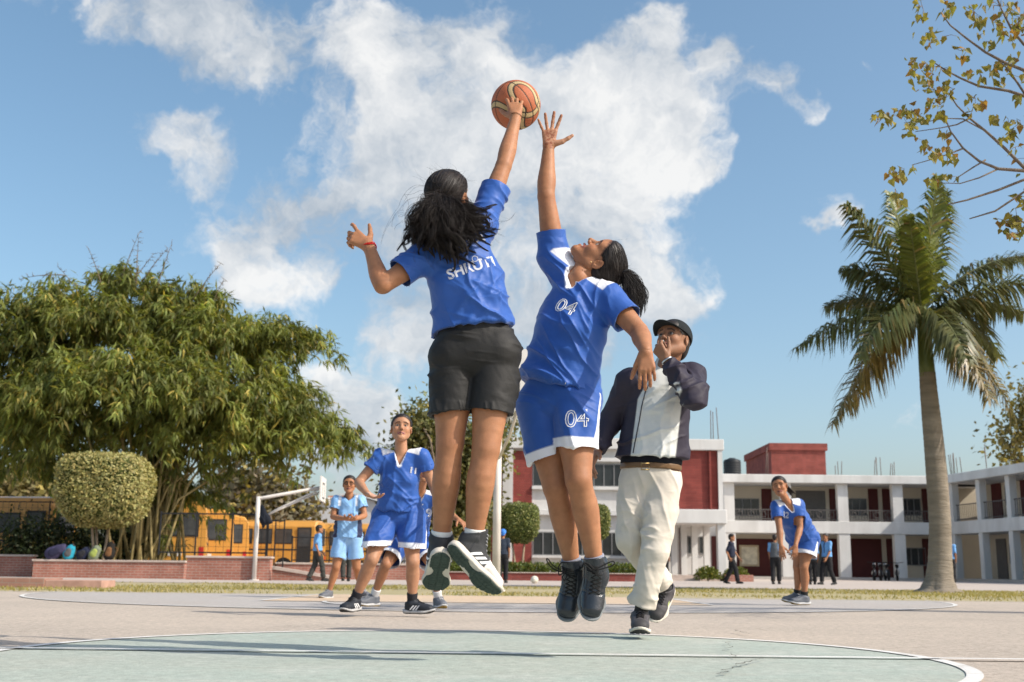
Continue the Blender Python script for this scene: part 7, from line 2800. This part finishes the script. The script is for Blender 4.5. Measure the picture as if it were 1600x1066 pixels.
def student(px, py, D, face, stride, label, top, legs=(.02, .02, .022), s=1.0, group='students walking by the school building', vest=None, arm=.0, cap=None):
    """pupil in uniform standing/walking; face = heading angle (deg, 0 = +x, 90 = away)"""
    g = P(px, py, D)
    x0, y0 = g[0], D
    a = math.radians(face)
    f = np.array([math.cos(a), math.sin(a), 0]); r = np.array([math.sin(a), -math.cos(a), 0])
    B = np.array([x0, y0, 0])
    up = np.array([0, 0, 1.0])
    k = s
    def pt(rr, ff, zz):
        return B + (r * rr + f * ff + up * zz) * k
    st = stride
    J = dict(head=pt(0, .03, 1.55), hf=f + up * .02, hu=up, neck=pt(0, -.01, 1.38), pelvis=pt(0, 0, .92),
             shR=pt(.165, 0, 1.345), elR=pt(.21, -st * .4 - .02, 1.07), wrR=pt(.20, -st * .5 + .10 + arm, .86 + arm),
             shL=pt(-.165, 0, 1.345), elL=pt(-.21, st * .4 - .02, 1.07), wrL=pt(-.20, st * .5 + .10, .86),
             hipR=pt(.085, 0, .88), knR=pt(.09, st * .45 + .03, .48), anR=pt(.085, st * .8, .09),
             hipL=pt(-.085, 0, .88), knL=pt(-.09, -st * .35 + .05, .48), anL=pt(-.085, -st * .9, .10))
    spec = dict(male=True, detail=1, shirt_down=.04, sleeveR=.97, sleeveL=.97, sleeve_r=.056, vneck=.02, hem_up=.02, hem_r=.075, hand_h=.01, bust=0)
    root, fr, hs = build_person('person', label, 'person', J, B, s, .016, .008, group=group, spec=spec)
    v = shirt_field(J, s, .014, spec)
    for sd in 'RL':
        E_, W_ = J['el' + sd], J['wr' + sd]
    def col(V):
        C = np.tile(np.array(top), (len(V), 1))
        if vest is not None:
            best = np.full(len(V), 9.0)
            for sd in 'RL':
                S_, E_ = J['sh' + sd], J['el' + sd]
                t = np.clip(((V - S_) @ (E_ - S_)) / ((E_ - S_) @ (E_ - S_)), .1, 1)
                best = np.minimum(best, np.linalg.norm(V - S_ - t[:, None] * (E_ - S_), axis=1))
            C[best > .085] = vest
        rel = V - J['neck']
        C[(np.abs(rel @ r) < .022) & (rel @ f > .05) & (rel[:, 2] > -.34)] = (.015, .02, .06)
        return C
    garment(root, 'shirt', v, M_COTTON, col, [dict(across=up, along=r, fa=14, fl=3, amp=.01, seed=px * .1)])
    v = trousers_field(J, s, .014, spec)
    garment(root, 'trousers', v, M_COTTON, legs, [dict(across=up, along=r, fa=14, fl=3, amp=.01, seed=px * .2)])
    hv, hq = hair_cap_local(.009, hairline=.055, thick=.008)
    mesh_np('hair', J['head'] + (hv * hs) @ fr.T, hq, M_HAIR, root)
    if cap is not None:
        hv, hq = hair_cap_local(.009, hairline=.075, thick=.022)
        mesh_np('cap', J['head'] + fr[:, 2] * .012 + (hv * hs) @ fr.T, hq, mat('blue_cap', cap, .8), root)
    for sd in 'RL':
        make_shoe(root, J['an' + sd], f + up * (-.25 if sd == 'L' and stride > .1 else 0), up, SHOE_BLACK, .011, s)
    return root


J1 = girl_jumper_back()
J2 = girl_jumper_front()
J3 = referee()
girl_eleven()
girl_behind()
girl_light_blue()
girl_bent()
LBL = (.16, .36, .66)
student(494, 910, 33, 25, .24, 'pupil in light blue shirt and grey trousers walking beside the low brick ramp', LBL, legs=(.05, .05, .045), s=.95)
student(540, 909, 33, 100, .1, 'pupil standing behind the girl in pale blue, grey trousers showing', LBL, legs=(.05, .05, .045), s=.95)
student(785, 911, 33, 80, .1, 'pupil in bright blue cap and dark clothes half hidden behind the tall white pole', (.03, .04, .06), s=.9, cap=(.05, .20, .60))
student(1036, 912, 34, 60, .12, "pupil in blue shirt almost hidden behind the referee's leg", LBL, s=.9)
student(1144, 913, 38, -20, .26, 'pupil in navy blazer walking past the porch columns', (.02, .025, .045), s=.97)
student(1213, 915, 38, 70, .14, 'pupil in grey vest over blue sleeves beside the framed notice board', LBL, s=.97, vest=(.11, .12, .13))
student(1270, 913, 38, 80, .12, 'pupil in blue shirt partly hidden by the bending girl', LBL, s=.92)
student(1294, 914, 38, -150, .24, 'pupil in light blue shirt and tie striding by the school veranda', LBL, s=1.0)
student(1486, 912, 40, 60, .12, 'pupil in blue shirt partly hidden behind the palm trunk', LBL, s=1.0)


def chk(n, J):
    L = lambda a, b: round(float(np.linalg.norm(J[a] - J[b])), 3)
    print(n, 'uarm', L('shR', 'elR'), L('shL', 'elL'), 'farm', L('elR', 'wrR'), L('elL', 'wrL'), 'thigh', L('hipR', 'knR'), L('hipL', 'knL'), 'shin', L('knR', 'anR'), L('knL', 'anL'), 'torso', L('neck', 'pelvis'), 'sh', L('shR', 'shL'), 'neckhead', L('neck', 'head'))


for n, J in (('g1', J1), ('g2', J2), ('ref', J3)):
    chk(n, J)

# ------------------------------------------------------------------ buses
M_BUS = mat('bus_yellow', (.60, .29, .055), .4, .45, .08, vscale=1.2, coat=.3)
M_BUSD = mat('bus_dark', (.03, .03, .03), .6, .3, .1)
M_BUSW = mat('bus_white', (.66, .64, .60), .6, .3, .08)
M_BUSG = mat('bus_glass', (.06, .065, .07), .1, .5, .3, vscale=2)
M_TYRE = mat('tyre', (.018, .018, .018), .85, .2, .1)
M_RED = mat('lamp_red', (.45, .02, .015), .3, .5, .05)


def make_bus(label, loc, rotz, L=8.5, H=3.0, W=2.4, group='yellow school buses parked behind the fence'):
    """long axis x; rear end at x=0, nose at x=-L; stands on z=0"""
    r = empty('school_bus', loc, label, 'bus', group, rotz)
    # rounded body profile
    prof = [(-W / 2, .45), (-W / 2, 1.5), (-W / 2 + .06, H - .35), (-W / 2 + .28, H - .08), (-W / 2 + .7, H), (W / 2 - .7, H), (W / 2 - .28, H - .08), (W / 2 - .06, H - .35), (W / 2, 1.5), (W / 2, .45)]
    V, F = [], []
    secs = [(0.0, .97), (-.10, 1.0), (-L + .5, 1.0), (-L + .15, .97), (-L, .90)]
    n = len(prof)
    for x, s in secs:
        for y, z in prof:
            V.append((x, y * s, .45 + (z - .45) * s))
    for i in range(len(secs) - 1):
        for j in range(n):
            F.append((i * n + j, (i + 1) * n + j, (i + 1) * n + (j + 1) % n, i * n + (j + 1) % n))
    F.append(tuple(range(n)))
    F.append(tuple((len(secs) - 1) * n + j for j in range(n - 1, -1, -1)))
    mesh_np('body', V, F, M_BUS, r, smooth=False, world=False)
    # stripes, side windows, door, rear window, lamps, bumper, wheels
    for s in (-1, 1):
        y = s * (W / 2)
        MB().box((-L + .6, min(y, y + s * .012), 1.28), (-.12, max(y, y + s * .012), 1.36)).build('stripe', M_BUSD, r)
        for i in range(6):
            x0 = -1.3 - i * 1.08
            yi = s * (W / 2 - .022)
            w = MB().box((x0 - .92, min(yi, yi + s * .03), 1.62), (x0, max(yi, yi + s * .03), 2.42)).build('window', M_BUSD, r)
            MB().box((x0 - .87, min(yi, yi + s * .042), 1.68), (x0 - .05, max(yi, yi + s * .042), 2.36)).build('pane', M_BUSG, w)
        for x in (-1.7, -L + 1.6):
            wl_ = MB().tube([(x, s * (W / 2 - .3), .46), (x, s * (W / 2 + .01), .46)], .46, 20).build('wheel', M_TYRE, r)
            MB().tube([(x, s * (W / 2 + .005), .46), (x, s * (W / 2 + .02), .46)], .24, 14).build('rim', M_BUSW, wl_)
    d = MB().box((-1.02, -W / 2 - .02, .6), (-.25, -W / 2 + .01, 2.5)).build('door', M_BUSD, r)
    MB().box((-.94, -W / 2 - .03, 1.5), (-.33, -W / 2 - .015, 2.42)).build('pane', M_BUSG, d)
    w = MB().box((-.03, -W * .36, 1.55), (.02, W * .36, 2.5)).build('rear_window', M_BUSD, r)
    MB().box((.015, -W * .33, 1.61), (.032, W * .33, 2.44)).build('pane', M_BUSG, w)
    MB().box((-.02, -W * .46, .42), (.10, W * .46, .62)).build('bumper', M_BUSD, r, bevel=.03)
    for s in (-1, 1):
        MB().box((-.03, s * W * .42 - .09, .75), (.025, s * W * .42 + .09, 1.15)).build('tail_lamp', M_RED, r)
    MB().box((-.03, -.26, .78), (.022, .26, .95)).build('number_plate', M_BUSW, r)
    MB().box((-.03, -.95, 1.02), (.018, -.6, 1.28)).build('sticker', M_BUSW, r)
    return r


def bus_at(label, px, D, rot, H=3.0):
    p = P(px, 880, D)
    make_bus(label, (p[0], D, 0), math.radians(rot), H=H)


bus_at('yellow school bus with dark side door, partly behind the bamboo stems', 272, 46, -76)
bus_at('yellow school bus showing its rear window beside the one near the bamboo', 320, 52, -76, 2.95)
bus_at('yellow school bus third in the row behind the fence', 349, 58, -76, 2.95)
bus_at('yellow school bus last in the row, just beside the white hoop post', 384, 64, -76, 3.05)
bus_at('orange school bus behind the dark flowering shrub', 96, 47, -4, 3.1)
bus_at('yellow school bus beyond the boundary gate, behind the walking pupil', 500, 63, -4, 2.9)
bus_at('yellow school bus beyond the gate, half hidden by the girl in number 11', 610, 66, -4, 2.9)

# ------------------------------------------------------------------ basketball hoops
M_POST = mat('white_post', (.66, .62, .58), .55, .35, .12, vscale=2.5, var2=.35, v2scale=2.0, tint2=(.42, .36, .30))
M_RIM = mat('rim_orange', (.55, .14, .04), .5, .4, .1)


def hoop(label, base, toward, zt, r=.07, arm=1.5, board=(1.8, 1.05), rim_z=3.05, group=None):
    """base on the ground; toward = unit vector in xy to the court"""
    B = np.array([base[0], base[1], 0.0])
    t = np.array([toward[0], toward[1], 0.0]); t /= np.linalg.norm(t)
    s = np.array([-t[1], t[0], 0])
    up = np.array([0, 0, 1.0])
    h = empty('basketball_hoop', B, label, 'basketball hoop', group)
    MB().tube([B, B + up * (zt)], [r, r * .95], 18).build('pole', M_POST, h, True, world=True)
    MB().tube([B, B + up * .03], [r * 2.2, r * 2.2], 18).build('base_plate', M_POST, h, True, world=True)
    e = B + t * arm + up * (rim_z + .35)
    MB().tube([B + up * (zt - .05), B + up * (zt - .05) + t * .05, e], [r * .75] * 3, 12).build('arm', M_POST, h, True, world=True)
    for sg in (-1, 1):
        MB().tube([B + up * (zt * .72), e * .35 + (B + up * (zt * .72)) * .65 + s * sg * .18, e - t * .08 + s * sg * .35 - up * .1], [r * .38] * 3, 8).build('brace', M_POST, h, True, world=True)
    bw, bh = board
    c = e + up * (bh / 2 - .42)
    def quad(a, th):
        mb = MB()
        V = []
        for k in (-th, th):
            for (u, v) in a:
                V.append(c + s * u + up * v + t * k)
        n = len(a)
        mb.add(V, [tuple(range(n - 1, -1, -1)), tuple(range(n, 2 * n))] + [(i, (i + 1) % n, n + (i + 1) % n, n + i) for i in range(n)])
        return mb
    bo = quad([(-bw / 2, -bh / 2), (bw / 2, -bh / 2), (bw / 2, bh / 2), (-bw / 2, bh / 2)], .02).build('backboard', M_BUSW, h, world=True)
    for (a, b_, cc, d) in ((-.29, .29, -.27, -.23), (-.29, .29, .15, .19), (-.29, -.25, -.23, .15), (.25, .29, -.23, .15)):
        mb = MB(); V = []
        for k in (.021, .025):
            for (u, v) in ((a, cc), (b_, cc), (b_, d), (a, d)):
                V.append(c + s * u + up * v + t * k)
        mb.add(V, [(3, 2, 1, 0), (4, 5, 6, 7), (0, 1, 5, 4), (1, 2, 6, 5), (2, 3, 7, 6), (3, 0, 4, 7)]).build('target_line', M_BUSD, bo, world=True)
    rc = e + t * .38; rc[2] = c[2] - bh / 2 + .15
    ri = MB().tube([rc + (t * math.cos(a) + s * math.sin(a)) * .225 for a in np.linspace(0, 6.283, 24, endpoint=False)], .01, 6, close=True).build('rim', M_RIM, h, True, world=True)
    mb = MB()
    for k in range(12):
        a0, a1 = k / 12 * 6.283, (k + 1) / 12 * 6.283
        for (p, q) in ((a0, a1), (a1, a0)):
            pts = [rc + (t * math.cos(p + (q - p) * w) + s * math.sin(p + (q - p) * w)) * (.225 - .09 * w) - up * .4 * w for w in np.linspace(0, 1, 4)]
            mb.tube(pts, .004, 4)
    mb.build('net', M_BUSW, ri, True, world=True)
    return h


hb = P(775, 925, 20.2)
hoop('white basketball hoop straight ahead, its thick post showing beside the high striped shoe', (hb[0], 20.2), (.06, -1), 3.15, .072, 1.35)
D2 = 34.0
zt2 = Z_at(778, D2, 405)
h2 = P(404, 906, D2)
hoop('white basketball hoop with a dark jacket hung on it, before the pink brick wall', (h2[0], D2 - .6), (1, .06), zt2, .065, 1.85, (1.4, .70), zt2 - .05)
# jacket hanging on the post
jp = P(409, 800, D2 - .85)
jk = Vox(jp - .5, jp + .5, .02)
jk.add(pr(jp + np.array([0, 0, .16]), jp + np.array([.10, 0, -.20]), .05, .15, [((0, 1, 0), .55)]), .05)
jk.add(pr(jp + np.array([.05, 0, -.2]), jp + np.array([.26, 0, -.28]), .09, .05, [((0, 1, 0), .55)]), .05)
jk.add(pr(jp + np.array([.05, 0, -.2]), jp + np.array([.07, 0, -.42]), .07, .035), .05)
JV, JQ = jk.mesh()
JV = JV + vert_normals(JV, JQ) * (fold(JV, (1, 0, .2), (0, 0, 1), 14, 3, 2, 3.0) * .03)[:, None]
tag(mesh_np('jacket', JV, JQ, mat('dark_jacket', (.015, .018, .026), .85, .15, .1), None), 'black jacket hanging on the post of the far basketball hoop', 'jacket')

# ------------------------------------------------------------------ balls
def sphere_np(c, r, n=48):
    V, F = [], []
    for i in range(n + 1):
        th = math.pi * i / n
        for j in range(2 * n):
            ph = math.pi * j / n
            V.append((math.sin(th) * math.cos(ph), math.sin(th) * math.sin(ph), math.cos(th)))
    for i in range(n):
        for j in range(2 * n):
            F.append((i * 2 * n + j, (i + 1) * 2 * n + j, (i + 1) * 2 * n + (j + 1) % (2 * n), i * 2 * n + (j + 1) % (2 * n)))
    U = np.array(V)
    return U * r + c, F, U


bc = P(806, 164.5, 5.03)
V, F, U = sphere_np(bc, .1165, 110)
Rb = np.array(Matrix.Rotation(math.radians(-24), 3, 'Y') @ Matrix.Rotation(math.radians(38), 3, 'X') @ Matrix.Rotation(math.radians(25), 3, 'Z'))
q = U @ Rb
x, y, z = q.T
ph = np.arctan2(y, x)
s1 = x                                   # great circle
s2 = y
w1 = z - .44 * np.cos(2 * ph) * np.sqrt(np.maximum(1 - z * z, 0)) - .20
w2 = z - .44 * np.cos(2 * ph) * np.sqrt(np.maximum(1 - z * z, 0)) + .06
seam = np.minimum.reduce([np.abs(s1), np.abs(w1) * .8, np.abs(w2) * .8, np.abs(s2 - .05)])
w3 = y - .44 * np.cos(2 * np.arctan2(x, z)) * np.sqrt(np.maximum(1 - y * y, 0)) + .62
w4 = w3 + .22
seam = np.minimum.reduce([seam, np.abs(w3) * .8, np.abs(w4) * .8])
cream = ((w1 < 0) & (w2 > 0)) | ((w3 < 0) & (w4 > 0))
C = np.tile(np.array([.42, .125, .055]), (len(V), 1))
C[cream] = (.50, .37, .19)
sm = 1 - sstep(seam, .016, .030)
C = C * (1 - sm)[:, None] + np.array([.05, .04, .03]) * sm[:, None]
Vb = V - U * (sm * .0018)[:, None]
tag(mesh_np('basketball', Vb, F, mat('ball_leather', rough=.62, spec=.3, var=.07, vscale=18, bump=.0012, bscale=420, attr=True), None, C), 'orange and cream basketball touched by two raised hands', 'ball')
vb = PZ(833, 911, 0.0)
V, F, U = sphere_np(np.array([vb[0], 33, .11]), .11, 20)
tag(mesh_np('volleyball', V, F, mat('volleyball', (.66, .62, .52), .6, .3, .15, vscale=12), None), 'pale ball lying on the pavement beside the brick edging', 'ball')

# ------------------------------------------------------------------ school bags
def bag(label, px, py, D, zb, size, col, tilt, pocket, kind=0):
    w, d, h = size
    c = P(px, py, D); c[2] = zb
    r = empty('school_bag', c, label, 'bag', 'school bags on the planter rim')
    m = mat('bag_%02d%02d%02d' % tuple(int(99 * k) for k in col), col, .85, .15, .15, vscale=9, bump=.004, bscale=40)
    ax = np.array([math.sin(tilt), 0, math.cos(tilt)])
    v = Vox(c - .5, c + .6, .016)
    a = c + np.array([0, 0, w * .42])
    v.add(pr(a - ax * 0, a + ax * h, w * .5, w * .38, [((0, 1, 0), d / w)]), .05)
    V, Q = v.mesh()
    V[:, 2] = np.maximum(V[:, 2], zb)
    V = V + vert_normals(V, Q) * ((vnoise(V * 9) - .5) * .03)[:, None]
    V[:, 2] = np.maximum(V[:, 2], zb + .001)
    mesh_np('bag_body', V, Q, m, r)
    pm = mat('bag_%02d%02d%02d' % tuple(int(99 * k) for k in pocket), pocket, .85, .15, .15, vscale=9)
    v = Vox(c - .5, c + .6, .016)
    b = a + ax * h * .3 + np.array([0, -d * .42, 0])
    v.add(pr(b - ax * h * .15, b + ax * h * .3, w * .30, w * .25, [((0, 1, 0), .4)]), .03)
    V, Q = v.mesh()
    mesh_np('front_pocket', V, Q, pm, r)
    e = a + ax * (h + w * .3)
    MB().tube([e, e + np.array([.03, -.05, .06]), e + np.array([.08, -.05, -.02])], .013, 6).build('handle', pm, r, True, world=True)
    for s in (-1, 1):
        p0 = a + ax * h * .9 + np.array([s * w * .2, d * .45, 0])
        MB().tube([p0, p0 + np.array([s * .08, .08, -.05]), a + np.array([s * w * .35, d * .5, -.05])], .016, 6).build('strap', pm, r, True, world=True)


DB0 = 35.55
bag('dark purple school bag slumped on the planter rim', 80, 876, DB0, PLZ, (.42, .30, .34), (.055, .05, .10), 1.15, (.03, .03, .06))
bag('bright turquoise school bag on the planter rim', 106, 876, DB0, PLZ, (.36, .26, .18), (.03, .30, .42), .35, (.10, .10, .10))
bag('dark navy school bag between the turquoise and the grey-green bags', 127, 876, DB0, PLZ, (.34, .28, .16), (.02, .025, .05), .8, (.03, .03, .035))
bag('grey-green school bag on the planter rim', 146, 876, DB0, PLZ, (.36, .28, .18), (.20, .23, .16), .5, (.32, .38, .10))
bag('black and brown school bag nearest the bamboo stems', 170, 874, DB0, PLZ, (.34, .28, .28), (.02, .018, .016), .15, (.18, .09, .04))

# ------------------------------------------------------------------ motorbikes
def motorbike(label, x, y, rot, col):
    r = empty('motorbike', (x, y, 0.0075), label, 'motorbike', 'motorbikes parked by the veranda', rot)
    mk = mat('bike_%02d%02d%02d' % tuple(int(99 * k) for k in col), col, .35, .5, .1)
    st = mat('steel')
    for wx in (-.62, .62):
        w = MB().tube([(wx + .26 * math.cos(a), 0, .31 + .26 * math.sin(a)) for a in np.linspace(0, 6.283, 20, endpoint=False)], .05, 8, close=True).build('wheel', M_TYRE, r, True)
        mb = MB()
        for k in range(6):
            a = k / 6 * 6.283
            mb.tube([(wx, 0, .31), (wx + .25 * math.cos(a), 0, .31 + .25 * math.sin(a))], .01, 5)
        mb.build('spokes', st, w, True)
    v = Vox((-.5, -.2, .3), (.6, .2, 1.1), .02)
    v.add(pr((.08, 0, .78), (.36, 0, .80), .11, .12, [((0, 1, 0), .8)]), .04)
    V, Q = v.mesh(); mesh_np('fuel_tank', V, Q, mk, r, world=False)
    v = Vox((-.9, -.2, .3), (.3, .2, 1.1), .02)
    v.add(pr((-.62, 0, .84), (.0, 0, .78), .09, .09, [((0, 0, 1), .6)]), .04)
    V, Q = v.mesh(); mesh_np('seat', V, Q, M_TYRE, r, world=False)
    v = Vox((-.5, -.25, .1), (.5, .25, .8), .02)
    v.add(pr((-.1, 0, .42), (.2, 0, .48), .16, .14, [((0, 1, 0), .8)]), .04)
    V, Q = v.mesh(); mesh_np('engine', V, Q, st, r, world=False)
    MB().tube([(.62, 0, .31), (.42, 0, .95)], .03, 8).build('fork', st, r, True)
    MB().tube([(.36, -.34, 1.0), (.42, 0, .96), (.36, .34, 1.0)], .018, 7).build('handlebar', M_TYRE, r, True)
    MB().tube([(-.62, 0, .31), (-.1, 0, .40), (.2, 0, .6), (.42, 0, .9)], .03, 7).build('frame', mk, r, True)
    MB().tube([(.46, 0, .86), (.56, 0, .86)], [.09, .10], 12).build('headlamp', st, r, True)


for i, (px, rot, col, lb) in enumerate(((1366, 70, (.02, .02, .025), 'dark motorbike leftmost of those parked against the veranda'), (1376, 75, (.05, .02, .02), 'dark red motorbike among those parked against the veranda'),
                                        (1386, 80, (.02, .02, .02), 'black motorbike in the middle of the parked row'), (1402, 70, (.03, .03, .035), 'dark grey motorbike parked by the veranda column'))):
    motorbike(lb, X_at(px, 63.5, 900), 63.5, math.radians(rot), col)

# cap of the pupil by the pole, small potted greenery by the porch
rg = np.random.default_rng(91)
for i, (px, lb) in enumerate(((1106, 'low green shrub on the left of the porch step'), (1150, 'low green shrub in the brick bed beside the porch column'))):
    x = X_at(px, 48, 900)
    n = 900
    d = rand_dirs(rg, n); d[:, 2] = np.abs(d[:, 2])
    C = np.array([x, 48, .12]) + d * np.array([.55, .4, .45]) * (rg.random((n, 1)) ** .4)
    V, F, k = leaves_mesh(C, d + rand_dirs(rg, n), rand_dirs(rg, n), np.full(n, .13), np.full(n, .07), 'oval')
    b = empty('shrub', (x, 48, 0), lb, 'shrub', 'shrubs by the porch')
    mesh_np('foliage', V, F, LEAF('leaf'), b, leaf_colors(rg, n, k, (.14, .17, .04), .4, .05), smooth=False)
    mb = MB()
    for q in range(6):
        e = np.array([x, 48, .1]) + rand_dirs(rg, 1)[0] * np.array([.3, .2, .1]) + np.array([0, 0, .25])
        mb.tube([(x, 48, 0), e], [.02, .008], 5)
    mb.build('stems', mat('twig'), b, True, world=True)
x0, x1 = X_at(1132, 47.6, 905), X_at(1176, 47.6, 905)
bd = empty('flower_bed', ((x0 + x1) / 2, 47.6, 0), 'low brick flower bed edge in front of the porch column', 'planter')
MB().box((x0, 47.4, 0), (x1, 47.55, .28)).build('front_edge', M_BRICK, bd, world=True)
MB().box((x0, 47.55, 0), (x1, 48.6, .14)).build('soil', mat('soil'), bd, world=True)
